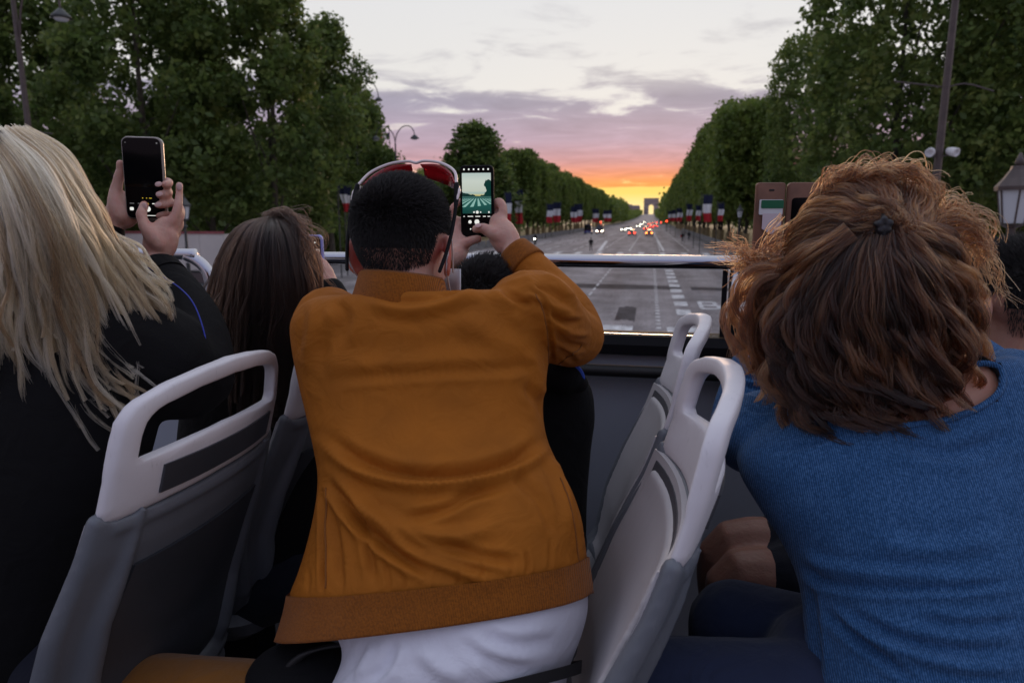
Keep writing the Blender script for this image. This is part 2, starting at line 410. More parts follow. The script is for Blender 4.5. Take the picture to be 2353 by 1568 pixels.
M['leaf'] = leaf_mat('plane_leaf', (0.055, 0.10, 0.028), (0.14, 0.20, 0.05), (0.30, 0.33, 0.095))
M['leaf2'] = leaf_mat('chestnut_leaf', (0.085, 0.14, 0.03), (0.155, 0.215, 0.045), (0.26, 0.30, 0.075))
M['bark'] = mat('bark', (0.10, 0.085, 0.065), 0.9, var=(3, 0.4), bump=(9, 0.8, 0.04))
M['barkdark'] = mat('dark_bark', (0.045, 0.038, 0.032), 0.9, var=(3, 0.4), bump=(9, 0.8, 0.04))

def leaves(centres, per, spread, size, R):
    """leaf blades scattered round clump centres -> verts, quads"""
    n = len(centres) * per
    c = np.repeat(centres, per, 0) + R.normal(0, 1, (n, 3)) * spread
    nr = nrm(R.normal(0, 1, (n, 3)) + V(0, 0, 0.5)); a = nrm(np.cross(nr, R.normal(0, 1, (n, 3)))); b = np.cross(nr, a)
    s = size * R.uniform(0.4, 1.7, (n, 1))
    fold = nr * s * 0.22
    v = np.stack([c - a * s, c - b * s * 0.62 + fold, c + a * s, c + b * s * 0.62 + fold], 1).reshape(-1, 3)
    q = np.arange(4 * n).reshape(-1, 4)
    return v, q
def crown_points(kind, n, R, size):
    """clump centres through a crown; size=(rx, ry, z0, z1)"""
    rx, ry, z0, z1 = size; out = []
    if kind == 'clipped':
        while len(out) < n:
            p = R.uniform(-1, 1, 3); e = (abs(p[0]) ** 4 + abs(p[1]) ** 4 + (abs(p[2]) ** 6 if p[2] > 0 else abs(p[2]) ** 5))
            if e > 1: continue
            if e < 0.35 and R.random() < 0.72: continue
            out.append((p[0] * rx, p[1] * ry, (z0 + z1) / 2 + p[2] * (z1 - z0) / 2))
        return np.array(out)
    # free-grown: big boughs, each its own lobe
    nb = 34; bl = []
    for k in range(nb):
        t = (k + R.random()) / nb; prof = np.interp(t, [0, 0.12, 0.3, 0.55, 0.8, 1], [0.62, 0.95, 1.0, 0.72, 0.42, 0.12])
        a = k * 2.399 + R.normal(0, 0.3); rr = prof * R.uniform(0.5, 1.0)
        bl.append((math.cos(a) * rr * rx * 0.82, math.sin(a) * rr * ry * 0.82, z0 + t * (z1 - z0), (0.34 - 0.16 * t) * rx * R.uniform(0.75, 1.25)))
    for k in range(n):
        b = bl[R.integers(nb)]; d = nrm(R.normal(0, 1, 3)); rr = R.random() ** 0.45
        out.append((b[0] + d[0] * b[3] * rr, b[1] + d[1] * b[3] * rr, b[2] + d[2] * b[3] * rr * 0.85))
    return np.array(out)
def tree_meshes(name, kind, size, nclump, per, spread, leaf, seed, lm, bm_, trunk_r=0.28):
    R = np.random.default_rng(seed)
    pts = crown_points(kind, nclump, R, size)
    v, q = leaves(pts, per, spread, leaf, R)
    crown = arrays_mesh(name + '_crown', v, q, lm)
    mb = MB(); z0, z1 = size[2], size[3]; lean = R.normal(0, 0.25, 2)
    tr = catmull([(0, 0, -0.1), (lean[0] * .3, lean[1] * .3, z0 * 0.6), (lean[0], lean[1], z0 + (z1 - z0) * 0.3), (lean[0] * 1.5, lean[1] * 1.2, z0 + (z1 - z0) * 0.82)], 12)
    mb.tube(tr, np.interp(np.linspace(0, 1, 12), [0, 0.08, 0.4, 1], [trunk_r * 1.5, trunk_r, trunk_r * 0.75, 0.05]), 9)
    for k in range(11):
        t = 0.28 + 0.6 * k / 11; s = tr[min(11, int(t * 11))]; p = pts[R.integers(len(pts))]
        e = V(p[0], p[1], max(p[2], s[2] + 0.8)); mid = (s + e) / 2 + V(0, 0, 0.5)
        mb.tube(catmull([s, mid, e], 7), np.linspace(trunk_r * 0.42 * (1.15 - t), 0.02, 7), 6)
    tmp = mb.build(name + '_trunk', bm_, smooth=True); tm = tmp.data; bpy.data.objects.remove(tmp)
    return crown, tm
def put_tree(meshes, loc, rz, sc, label, group, name='plane_tree', cat='tree'):
    t = empty(name, loc, rz); t.scale = sc if hasattr(sc, '__len__') else (sc,) * 3
    for nm, me in (('crown', meshes[0]), ('trunk', meshes[1])):
        o = bpy.data.objects.new(nm, me); COL.objects.link(o); o.parent = t
    return tag(t, label, cat, group)
A1 = tree_meshes('plane', 'free', (6.2, 6.2, 4.2, 20.0), 1250, 24, 0.27, 0.155, 11, M['leaf'], M['bark'], 0.30)
A2 = tree_meshes('plane2', 'free', (6.6, 6.0, 4.0, 21.5), 1250, 24, 0.27, 0.155, 12, M['leaf'], M['bark'], 0.33)
A3 = tree_meshes('plane3', 'free', (5.0, 5.0, 3.6, 17.0), 900, 22, 0.42, 0.22, 13, M['leaf'], M['bark'], 0.26)
B0 = tree_meshes('clip0', 'clipped', (4.9, 4.6, 4.6, 22.0), 1450, 22, 0.26, 0.15, 21, M['leaf'], M['barkdark'], 0.26)
B1 = tree_meshes('clip1', 'clipped', (4.2, 4.4, 4.6, 17.6), 1100, 16, 0.32, 0.24, 22, M['leaf2'], M['barkdark'], 0.24)
B2 = tree_meshes('clip2', 'clipped', (4.2, 4.4, 4.4, 18.2), 1100, 16, 0.32, 0.24, 23, M['leaf2'], M['barkdark'], 0.24)

def gxy(u, y): p = at(u, VPY, y); return p[0]
LT = [(625, 38, A1, 1.0, 'tall plane tree whose grey trunk stands behind the brunette head'), (345, 35, A2, 1.03, 'tall plane tree behind the raised black phone'),
      (60, 36, A1, 1.06, 'tall plane tree above the blonde hair'), (-190, 34, A2, 1.05, 'plane tree at the picture edge left of the blonde hair'),
      (485, 54, A2, 1.0, 'plane tree filling the gap behind the raised black phone and brunette'), (762, 57, A1, 1.02, 'plane tree above the hair of the man in ochre'),
      (826, 78, A3, 1.10, 'smaller plane tree beside the double-arm street lamp'), (190, 58, A1, 1.06, 'plane tree further back above the blonde hair')]
for k, (u, y, me, s, lab) in enumerate(LT):
    put_tree(me, (gxy(u, y), y, 0), k * 1.9 + 0.4, s, lab, 'plane trees along the left side')
MT = [(905, 118, A3, 0.74, 'low round tree under the double-arm street lamp'), (962, 124, A3, 0.70, 'low round tree between street lamp and single tall tree'), (1010, 128, A3, 0.62, 'low tree just left of the tall lone tree'),
      (1096, 104, A3, (1.5, 1.5, 1.04), 'tall loose tree standing above the lit phone screen'), (1165, 128, A3, 0.72, 'loose small tree right of the lit phone screen')]
for k, (u, y, me, s, lab) in enumerate(MT):
    put_tree(me, (gxy(u, y), y, 0), k * 2.3, s, lab, None, 'park_tree')
RT = [((12.9, 41), B0, 1.0, 'tall clipped tree directly above the auburn hair'), ((20.6, 42.5), B0, 1.02, 'tall clipped tree behind the spotlight mast on the right'),
      ((13.6, 61), B0, (0.9, 0.9, 0.84), 'clipped tree with loose edge beside the tallest tree')]
for k, (xy, me, s, lab) in enumerate(RT):
    put_tree(me, (xy[0], xy[1], 0), k * 1.57, s, lab, None, 'clipped_tree')
for k in range(6):
    put_tree((A1, A2)[k % 2], (26 + 6.5 * k, 66 + 5 * (k % 3), 0), k * 1.3, 0.95, 'park tree in the dark wood behind the black lantern', 'trees of the dark wood on the right', 'park_tree')
ny = 24
for k in range(ny):                                               # the two clipped rows, nearest trees one by one
    y = 88 + k * 8.6 + 0.35 * k * k * 0.2; z = float(gz(y)); f = 1 + 0.07 * math.sin(k * 2.3)
    t = put_tree((B1, B2)[k % 2], (11.4 + 0.35 * math.sin(k * 1.7), y, z), (k % 4) * pi / 2, (1, 1, 0.99 * f), 'clipped tree in the right-hand row along the avenue', 'clipped trees in the right row', 'clipped_tree')
    if k == 0: tag(t, 'nearest clipped tree of the right-hand row along the avenue')
    y = 142 + k * 8.8 + 0.35 * k * k * 0.2; z = float(gz(y)); f = 1 + 0.06 * math.sin(k * 1.9 + 1)
    t = put_tree((B2, B1)[k % 2], (-27.2 + 0.35 * math.sin(k * 1.3), y, z), (k % 4) * pi / 2, (1, 1, 0.94 * f), 'clipped tree in the left-hand row along the avenue', 'clipped trees in the left row', 'clipped_tree')
    if k == 0: tag(t, 'nearest clipped tree of the left-hand row along the avenue')
def wood(name, label, boxes, n, leaf, seed, m, per=8, spread=0.9):
    """distant trees that read as one mass"""
    R = np.random.default_rng(seed); P = []
    tot = sum((b[1] - b[0]) * (b[3] - b[2]) ** 0.5 for b in boxes)
    for (x0, x1, y0, y1, z0, z1) in boxes:
        k = int(n / len(boxes))
        p = np.c_[R.uniform(x0, x1, k), R.uniform(y0, y1, k), R.uniform(0, 1, k)]
        top = z1 * (1 + 0.10 * np.sin(p[:, 0] * 0.31 + p[:, 1] * 0.23) + 0.06 * np.sin(p[:, 1] * 0.71))
        p[:, 2] = gz(p[:, 1]) + z0 + (top - z0) * p[:, 2] ** 0.7; P.append(p)
    v, q = leaves(np.vstack(P), per, spread, leaf, R)
    o = bpy.data.objects.new(name, arrays_mesh(name, v, q, m)); COL.objects.link(o); return tag(o, label, 'woodland', None, 'stuff')
wood('far_treeline', 'far tree rows merging into one green band towards the arch',
     [(XR - 1, XR + 9, 330, 620, 3.5, 16), (XL - 10, XL + 0.5, 400, 640, 3.5, 14.5), (XR - 1, XR + 16, 600, 1250, 3.5, 11), (XL - 16, XL + 1, 640, 1300, 3.0, 8), (XR + 2, XR + 30, 1200, 1900, 3, 11), (XL - 24, XL - 1, 1200, 1900, 3, 10)], 15000, 0.95, 5, M['leaf2'], 6, 1.3)
wood('park_wood', 'dark park wood closing the view behind the near trees',
     [(-110, -34, 66, 92, 0.3, 12), (-95, -30, 60, 66, 0.2, 3.4), (-60, -34, 95, 150, 0.3, 10), (-75, -33, 150, 330, 0.3, 12), (30, 92, 84, 120, 0.3, 13), (17, 40, 95, 330, 2.5, 12), (24, 95, 80, 90, 0.3, 5)], 16000, 0.5, 6, M['leaf'], 7, 0.8)

# ------------------------------------------------------------------ the arch at the head of the avenue
M['stone'] = mat('pale_limestone', (0.40, 0.34, 0.33), 0.9, var=(0.15, 0.15))
M['stoned'] = mat('grey_limestone', (0.30, 0.26, 0.27), 0.9, var=(0.15, 0.15))
def arch_opening(mb, w, h, spring, x0, x1, y0, y1, z0, z1, n=14):
    """wall block x0..x1 with an arched opening of width w, spring line and crown height, thickness y0..y1"""
    a = np.linspace(0, pi, n); arc = [(w / 2 * math.cos(t), spring + (h - spring) * math.sin(t)) for t in a]
    right = [(x1, z0), (x1, z1)]; left = [(x0, z1), (x0, z0)]
    prof = [(w / 2, z0)] + arc + [(-w / 2, z0)]
    outer = [(x1, z0)] + [(x1 + (x0 - x1) * i / (n - 1), z1) for i in range(n)] + [(x0, z0)]
    v = []
    for y in (y0, y1):
        v += [(p[0], y, p[1]) for p in prof] + [(p[0], y, p[1]) for p in outer]
    k = len(prof); f = []
    for i in range(k - 1):
        f.append((i, i + 1, k + i + 1, k + i)); f.append((2 * k + i + 1, 2 * k + i, 3 * k + i, 3 * k + i + 1))
        f.append((i + 1, i, 2 * k + i, 2 * k + i + 1)); f.append((k + i, k + i + 1, 3 * k + i + 1, 3 * k + i))
    mb.add(v, f)
AX, AY = -0.5, 2190.0; AZ = float(gz(AY))
ARC = empty('triumphal_arch', (AX, AY, AZ)); tag(ARC, 'great stone triumphal arch at the end of the avenue', 'arch')
mb = MB(); arch_opening(mb, 14.8, 29.4, 22.0, -22.4, 22.4, -11, 11, 0, 37.0); mb.build('arch_body', M['stone'], ARC)
mb = MB(); mb.box((0, 0, 38.2), (47.5, 24.5, 2.4)); mb.build('cornice', M['stoned'], ARC)
mb = MB(); mb.box((0, 0, 43.2), (44.6, 22, 7.6)); mb.build('attic', M['stone'], ARC)
mb = MB(); mb.box((0, 0, 48.0), (46.6, 23.6, 2.0)); mb.build('parapet', M['stoned'], ARC)
for s in (-1, 1):
    MB().box((s * 15, -11.3, 29.5), (11.5, 0.6, 6.0)).build('relief_panel', M['stoned'], ARC)
    mb = MB(); mb.box((s * 15, -12.2, 3.2), (10.0, 2.6, 6.4)); mb.box((s * 15, -12.4, 12.0), (7.0, 2.6, 11.0)); mb.ell((s * 15, -12.6, 18.5), (2.4, 1.6, 3.0)); mb.build('sculpture_group', M['stoned'], ARC)
for k in range(15): MB().box((-21 + 3 * k, -11.2, 43.4), (1.1, 0.5, 4.0)).build('attic_shield', M['stoned'], ARC)
# far blocks beside the arch
M['far'] = mat('far_pale_facade', (0.36, 0.31, 0.31), 0.9, var=(0.05, 0.12)); M['slate'] = mat('far_slate_roof', (0.16, 0.16, 0.19), 0.7); M['farwin'] = mat('far_window', (0.05, 0.05, 0.07), 0.25)
def block(x, y, w, d, h, roof, label, cols, rows):
    z = float(gz(min(y, 2190))); b = empty('apartment_block', (x, y, z)); tag(b, label, 'building')
    MB().box((0, 0, h / 2), (w, d, h)).build('wall', M['far'], b)
    mb = MB(); mb.loft([[(sx * (w / 2 + .4) * k, sy * (d / 2 + .4) * k2, zz) for sx, sy in ((-1, -1), (1, -1), (1, 1), (-1, 1))] for k, k2, zz in ((1, 1, h), (0.9, 0.8, h + roof * .8), (0.8, 0.6, h + roof))]); mb.build('roof', M['slate'], b)
    for i in range(cols):
        for j in range(rows):
            MB().box((-w / 2 + (i + .5) * w / cols, -d / 2 - 0.06, 3 + (j + .5) * (h - 4) / rows), (w / cols * .45, 0.25, (h - 4) / rows * .6)).build('window', M['farwin'], b)
block(-92, 2060, 58, 30, 27, 6, 'pale apartment block with slate roof left of the arch', 9, 5)
block(-47, 2150, 26, 24, 22, 5, 'pale apartment block just left of the arch', 5, 4)
block(58, 2080, 40, 30, 25, 6, 'pale apartment block with slate roof right of the arch', 7, 5)
def tower(x, y, w, h, label):
    b = empty('office_tower', (x, y, 20)); tag(b, label, 'tower')
    MB().box((0, 0, h / 2), (w, w, h)).build('shaft', M['far'], b); MB().box((0, 0, h + 3), (w * .7, w * .7, 6)).build('roof_plant', M['slate'], b)
    for j in range(9): MB().box((0, -w / 2 - .2, h * (j + 1) / 10), (w * .9, .6, h / 22)).build('window_band', M['farwin'], b)
tower(-125, 4300, 30, 68, 'slim far office tower left of the arch'); tower(-86, 4500, 34, 40, 'lower far office tower beside the arch'); tower(116, 4400, 26, 62, 'slim far office tower right of the arch')
# ================================================================== STREET FURNITURE
M['iron'] = mat('dark_painted_iron', (0.035, 0.04, 0.042), 0.45, var=(6, 0.3))
M['ironbrown'] = mat('brown_painted_steel', (0.075, 0.055, 0.052), 0.5, var=(6, 0.2))
M['lampglass'] = mat('frosted_lamp_glass', (0.55, 0.58, 0.62), 0.25, spec=0.5)
M['hoard'] = mat('pale_hoarding', (0.62, 0.58, 0.54), 0.8, var=(0.6, 0.08))
M['redcap'] = mat('faded_red_paint', (0.30, 0.08, 0.085), 0.7, var=(2, 0.2))
M['grey'] = mat('grey_barrier', (0.20, 0.20, 0.21), 0.7, var=(1.5, 0.25))
M['wood'] = mat('raw_timber_guard', (0.40, 0.30, 0.17), 0.8, var=(3, 0.25))
M['fblue'] = mat('flag_blue', (0.008, 0.013, 0.05), 0.8); M['fwhite'] = mat('flag_white', (0.8, 0.8, 0.82), 0.8); M['fred'] = mat('flag_red', (0.50, 0.02, 0.03), 0.8)
M['white'] = mat('white_enamel', (0.7, 0.7, 0.72), 0.35); M['dark'] = mat('black_rubber', (0.012, 0.012, 0.013), 0.6)
def lantern(x, y, h, label, s=1.0, stone=False):
    t = empty('street_lantern', (x, y, 0)); tag(t, label, 'street lamp')
    col = M['iron'] if not stone else M['ironbrown']; b = h - 1.05 * s
    MB().lathe([(.24 * s, 0), (.24 * s, .25), (.17 * s, .3), (.15 * s, .9), (.085 * s, 1.0), (.075 * s, b * .55), (.09 * s, b * .56), (.06 * s, b * .58), (.05 * s, b - .32 * s), (.11 * s, b - .28 * s), (.05 * s, b - .2 * s), (.06 * s, b - .06 * s), (.17 * s, b)], n=12).build('column', col, t, smooth='auto')
    n = 6; a = np.linspace(0, 2 * pi, n, endpoint=False) + .3
    def hexr(r, z): return [(math.cos(q) * r, math.sin(q) * r, z) for q in a]
    MB().loft([hexr(.15 * s, b + .02), hexr(.235 * s, b + .5 * s)]).build('glazing', M['lampglass'], t)
    mb = MB()
    for q in a: mb.tube([(math.cos(q) * .155 * s, math.sin(q) * .155 * s, b), (math.cos(q) * .245 * s, math.sin(q) * .245 * s, b + .52 * s)], .014 * s, 5, 'flat')
    mb.build('lantern_bar', col, t)
    MB().loft([hexr(.29 * s, b + .5 * s), hexr(.30 * s, b + .56 * s), hexr(.2 * s, b + .68 * s), hexr(.12 * s, b + .80 * s), hexr(.10 * s, b + .86 * s)]).build('hood', col, t)
    MB().lathe([(.02 * s, b + .84 * s), (.07 * s, b + .9 * s), (.05 * s, b + .95 * s), (.015 * s, b + 1.05 * s)], n=10).build('finial', col, t, smooth=True)
    if stone:
        MB().lathe([(.34, 0), (.34, 1.9), (.26, 2.0), (.24, 2.35), (.34, 2.42), (.30, 2.52), (.16, 2.6)], n=8).build('pedestal', M['stone'], t)
    return t
p = atz(443, 735); lantern(p[0], p[1], 5.05, 'black lantern on a post beside the raised black phone')
q = at(738, 480, 41); lantern(q[0], 41, 4.95, 'black lantern between the brunette and the man in ochre')
q = at(2326, 500, 15); lantern(q[0], 15, 5.25, 'large black lantern on stone pedestal at the right edge', 1.28, True)
for k, u in enumerate((1700, 1747)):
    q = at(u, 480, 58 + k * 9); lantern(q[0], 58 + k * 9, 5.2, ('small black lantern left of the brown phone case', 'small black lantern behind the brown phone case')[k])
def gooseneck(x, y, h, span, label, arms, heads=True, name='street_lamp', r=.07):
    t = empty(name, (x, y, 0)); tag(t, label, 'street lamp')
    MB().tube([(0, 0, 0), (0, 0, h * .5), (0, 0, h)], [r * 1.6, r * 1.2, r], 8, 'flat').build('post', M['iron'], t)
    for sgn in arms:
        a = np.linspace(0, 1, 14)
        P = np.c_[sgn * span * (0.5 - 0.5 * np.cos(a * pi) * 1.0) * 1.0, np.zeros(14), h + span * .9 * np.sin(a * pi * .86) * (1 - .12 * a)]
        arm = MB().tube(P, r * .6, 7).build('arm', M['iron'], t)
        e = P[-1]
        MB().lathe([(.06, .12), (.16, .06), (.36, -.14), (.38, -.2), (.30, -.2)], o=e, n=12).build('lamp_head', M['iron'], t, smooth=True)
        MB().lathe([(.28, -.19), (.22, -.27), (.08, -.3)], o=e, n=12).build('lamp_bowl', M['lampglass'], t, smooth=True)
    return t
q = at(910, 400, 56); gooseneck(q[0], 56, 4 + (504 - 330) / 1560 * 56, 1.72, 'street lamp with two curved arms above the red sunglasses', (-1, 1))
q = at(800, 400, 62); gooseneck(q[0], 62, 4 + (504 - 255) / 1560 * 62, 3.3, 'street lamp with curved arm half hidden in the plane trees', (1,))
def mast(u, y, h, label, arms=1.2, lampz=None):
    q = at(u, 480, y); t = empty('lighting_mast', (q[0], y, 0)); tag(t, label, 'street lamp')
    MB().tube([(0, 0, 0), (0, 0, 3), (0, 0, h)], [.17, .12, .075], 9, 'flat').build('post', M['ironbrown'], t)
    MB().lathe([(.2, 0), (.2, .6), (.13, .7)], n=10).build('base', M['ironbrown'], t)
    return t
t = mast(2143, 22, 13.5, 'brown mast with two white spotlights above the auburn hair')
mb = MB(); mb.tube(catmull([(-1.35, 0, 7.85), (-.5, 0, 7.72), (0, 0, 7.65), (.5, 0, 7.72), (1.2, 0, 7.5)], 12), .022, 6); mb.build('cross_bar', M['ironbrown'], t)
for s in (-1, 1):
    sp = MB(); R_ = np.array(Matrix.Rotation(s * 0.5, 3, 'Z') @ Matrix.Rotation(0.25, 3, 'X'))
    pr = [(.03, .16), (.09, .15), (.12, .03), (.125, -.14), (.10, -.15), (.06, -.08)]
    a = np.linspace(0, 2 * pi, 14, endpoint=False)
    rings = [np.c_[np.cos(a) * r, np.full(14, z), np.sin(a) * r] @ R_.T + V(s * .28, -.16, 5.88) for r, z in pr]
    sp.loft(rings); sp.build('spotlight', M['white'], t, smooth='auto')
    MB().tube([(0, 0, 5.75), (s * .15, -.05, 5.78), (s * .27, -.14, 5.8)], .022, 6).build('bracket', M['ironbrown'], t)
t = mast(88, 21, 12.0, 'brown mast rising behind the blonde hair with a hanging lamp')
mb = MB(); mb.tube(catmull([(-1.1, 0, 6.95), (-.4, 0, 7.05), (0, 0, 7.08), (.5, 0, 7.0), (.95, 0, 6.95)], 12), .022, 6); mb.build('cross_bar', M['ironbrown'], t)
mb = MB(); mb.tube(catmull([(0, 0, 9.6), (.35, 0, 11.3), (1.1, 0, 12.2), (1.75, 0, 11.6), (1.84, 0, 10.98)], 16), .035, 7); mb.build('arm', M['ironbrown'], t)
MB().lathe([(.05, .14), (.14, .06), (.3, -.1), (.33, -.18), (.26, -.18)], o=(1.84, 0, 10.85), n=14).build('lamp_head', M['iron'], t, smooth=True)
MB().lathe([(.25, -.17), (.19, -.25), (.06, -.28)], o=(1.84, 0, 10.85), n=14).build('lamp_bowl', M['lampglass'], t, smooth=True)
q = at(818, 300, 70); t = empty('antenna_mast', (q[0], 70, 0)); tag(t, 'thin mast with two small heads above the plane trees', 'mast')
MB().tube([(0, 0, 0), (0, 0, 17.2)], .06, 6, 'flat').build('post', M['iron'], t)
MB().tube([(-.4, 0, 16.9), (.7, 0, 16.9)], .03, 5, 'flat').build('cross_bar', M['iron'], t)
for x in (-.4, .7): MB().box((x, 0, 17.05), (.22, .3, .26)).build('head', M['grey'], t, bevel=.03)

# hoarding on the left
H0, H1 = at(140, 533, 33), at(513, 533, 33)
hz = H1[2]
HO = empty('site_hoarding', (H1[0], 33, 0)); tag(HO, 'pale panel hoarding with faded red top behind the raised phone', 'hoarding')
npan = 7; wpan = (H1[0] - H0[0]) / npan
for k in range(npan):
    MB().box((-(k + .5) * wpan, 0, hz / 2 - .05), (wpan - .02, .06, hz - .1)).build('panel', M['hoard'], HO)
    MB().box((-(k + .5) * wpan, -.01, hz - .03), (wpan - .005, .14, .13)).build('top_cap', M['redcap'], HO)
MB().box((.03, .9, hz / 2 - .05), (.06, 1.8, hz - .1)).build('panel', M['hoard'], HO)
# barriers along both kerbs
gb = MB().box((0, 0, .52), (.08, 3.7, .95)); gbm = gb.build('barrier_panel', M['grey'], bevel=.01); GBM = gbm.data; bpy.data.objects.remove(gbm)
GFT = MB().box((0, 0, .05), (.5, .3, .1)); g2 = GFT.build('barrier_foot', M['kerb']); GFM = g2.data; bpy.data.objects.remove(g2)
for k in range(44):
    for side, x in (('right', XR + .5 + 0.02 * k), ('left', XL - .4)):
        y = 70 + 3.9 * k if side == 'right' else 74 + 4.2 * k
        b = empty('kerb_barrier', (x, y, float(gz(y)) + .13), 0.012 * math.sin(k * 3.1)); tag(b, 'low grey barrier panel along the %s kerb of the avenue' % ('right-hand' if side == 'right' else 'left-hand'), 'barrier', 'grey barriers along the %s kerb' % side)
        for nm, me, dy in (('panel', GBM, 0), ('foot', GFM, -1.5), ('foot', GFM, 1.5)):
            o = bpy.data.objects.new(nm, me); COL.objects.link(o); o.parent = b; o.location = (0, dy, 0)
# timber guards round the trunks of the right row
gm = MB()
for s in range(8):
    a = s * pi / 4; gm.box((math.cos(a) * .42, math.sin(a) * .42, 1.15), (.05, .27, 2.3), a)
g3 = gm.build('trunk_guard', M['wood']); G3 = g3.data; bpy.data.objects.remove(g3)
for o in [q for q in COL.objects if q.name.startswith('clipped_tree')]:
    c = bpy.data.objects.new('trunk_guard', G3); COL.objects.link(c); c.parent = o
# flags hung along the avenue
def flag(x, y, w, h, ztop, label, seed, tilt=0.0, group=None, name='tricolour_flag'):
    R = random.Random(seed); t = empty(name, (x, y, 0)); tag(t, label, 'flag', group)
    g = float(gz(y))
    MB().tube([(-w * .62, .05, g), (-w * .62, .05, ztop + .3)], .045, 6, 'flat').build('pole', M['iron'], t)
    MB().tube([(-w * .62, .05, ztop + .05), (w * .55, .05, ztop + .1)], .03, 6, 'flat').build('cross_arm', M['iron'], t)
    ph = R.uniform(0, 6); n = 8; m_ = 18; v = []; f = []; mi = []
    for i in range(m_ + 1):
        for j in range(n + 1):
            s = i / m_; c = j / n - .5
            v.append((c * w * (1 - .18 * s * R.uniform(.9, 1)) + tilt * s * h + .05 * w * math.sin(s * 7 + ph), .12 * w * math.sin(c * 9 + ph + s * 3) * (0.4 + s), ztop - s * h))
    for i in range(m_):
        for j in range(n): f.append((i * (n + 1) + j, i * (n + 1) + j + 1, (i + 1) * (n + 1) + j + 1, (i + 1) * (n + 1) + j)); mi.append(min(2, i * 3 // m_))
    mb = MB(); mb.add(v, f); mb.mi = mi; mb.build('cloth', None, t, smooth=True, mats=[M['fblue'], M['fwhite'], M['fred']])
    return t
FL = [(1168, 444, 514), (1191, 438, 514), (1263, 470, 512), (1279, 466, 510), (1318, 476, 511), (1329, 470, 510), (1368, 481, 511), (1395, 484, 509)]
names = ['first', 'second', 'third', 'fourth', 'fifth', 'sixth', 'seventh', 'eighth']
for k, (u, v0, v1) in enumerate(FL):
    y = -20.6 / ((u - VPX) / F) / 1.0; x = gxy(u, y); sc = y / F
    flag(x, y, 19 * sc * (.8 if k % 2 == 0 else 1), (v1 - v0) * sc, 4 + (VPY - v0) * sc, '%s tricolour flag along the left kerb counting from the lit phone' % names[k], k, .02 * math.sin(k * 2))
FR = [(1655, 470, 512), (1623, 452, 516), (1604, 474, 511), (1583, 471, 512), (1561, 480, 512), (1549, 484, 511), (1541, 486, 510)]
for k, (u, v0, v1) in enumerate(FR):
    y = 6.9 / ((u - VPX) / F); x = gxy(u, y); sc = y / F
    flag(x, y, (20 if k == 1 else 13) * sc, (v1 - v0) * sc * .9, 4 + (VPY - v0) * sc, '%s tricolour flag along the right kerb counting from the brown phone case' % names[k], 20 + k, .03 * math.sin(k))
flag(gxy(789, 44), 44, .55, 1.75, 4 + (504 - 424) / F * 44, 'tricolour flag drooping beside the cropped head of the man in ochre', 40, .16)
flag(gxy(802, 46), 46, .5, 1.7, 4 + (504 - 428) / F * 46, 'second drooping tricolour flag touching the head of the man in ochre', 41, -.12)
# flag on a far roof
q = at(884, 400, 240); t = empty('tricolour_flag', (q[0], 240, 0)); tag(t, 'small far tricolour flag flying under the double-arm lamp', 'flag')
MB().tube([(2.2, 0, 0), (2.2, 0, 37)], .14, 6, 'flat').build('pole', M['iron'], t)
for k, (m_, x0) in enumerate((('fred', -1.9), ('fwhite', -.55), ('fblue', .8))):
    MB().loft([[(x0, .1 * k, 32.5), (x0 + 1.35, .3 - .1 * k, 32.5 + .1)], [(x0, .1 * k, 34.6), (x0 + 1.35, .3 - .1 * k, 34.7)]], cap=False, closed=False).build('stripe', M[m_], t)
# traffic lights
M['redlamp'] = mat('lit_red_lamp', (0.6, 0.02, 0.01), 0.4, emit=((1.0, 0.05, 0.02), 18.0))
def signal(x, y, zl, label):
    g = float(gz(y)); t = empty('traffic_light', (x, y, g)); tag(t, label, 'traffic light')
    MB().tube([(0, 0, 0), (0, 0, zl - .4)], .06, 7, 'flat').build('post', M['iron'], t); MB().box((0, 0, zl), (.34, .25, .95)).build('housing', M['iron'], t, bevel=.03)
    MB().ell((0, -.13, zl + .28), (.15, .05, .15)).build('red_lamp', M['redlamp'], t, smooth=True)
    for d in (0, -.28): MB().ell((0, -.12, zl + d), (.1, .03, .1)).build('dark_lamp', M['dark'], t, smooth=True)
for k, (u, v, y) in enumerate(((1531, 510, 230), (1518, 512, 300), (1508, 512, 380), (1380, 512, 260))):
    q = at(u, v, y); signal(q[0], y, q[2] - float(gz(y)), ('traffic light glowing red at the right kerb', 'second glowing traffic light further along the right kerb', 'third and farthest glowing traffic light on the right kerb', 'traffic light glowing red at the left kerb')[k])
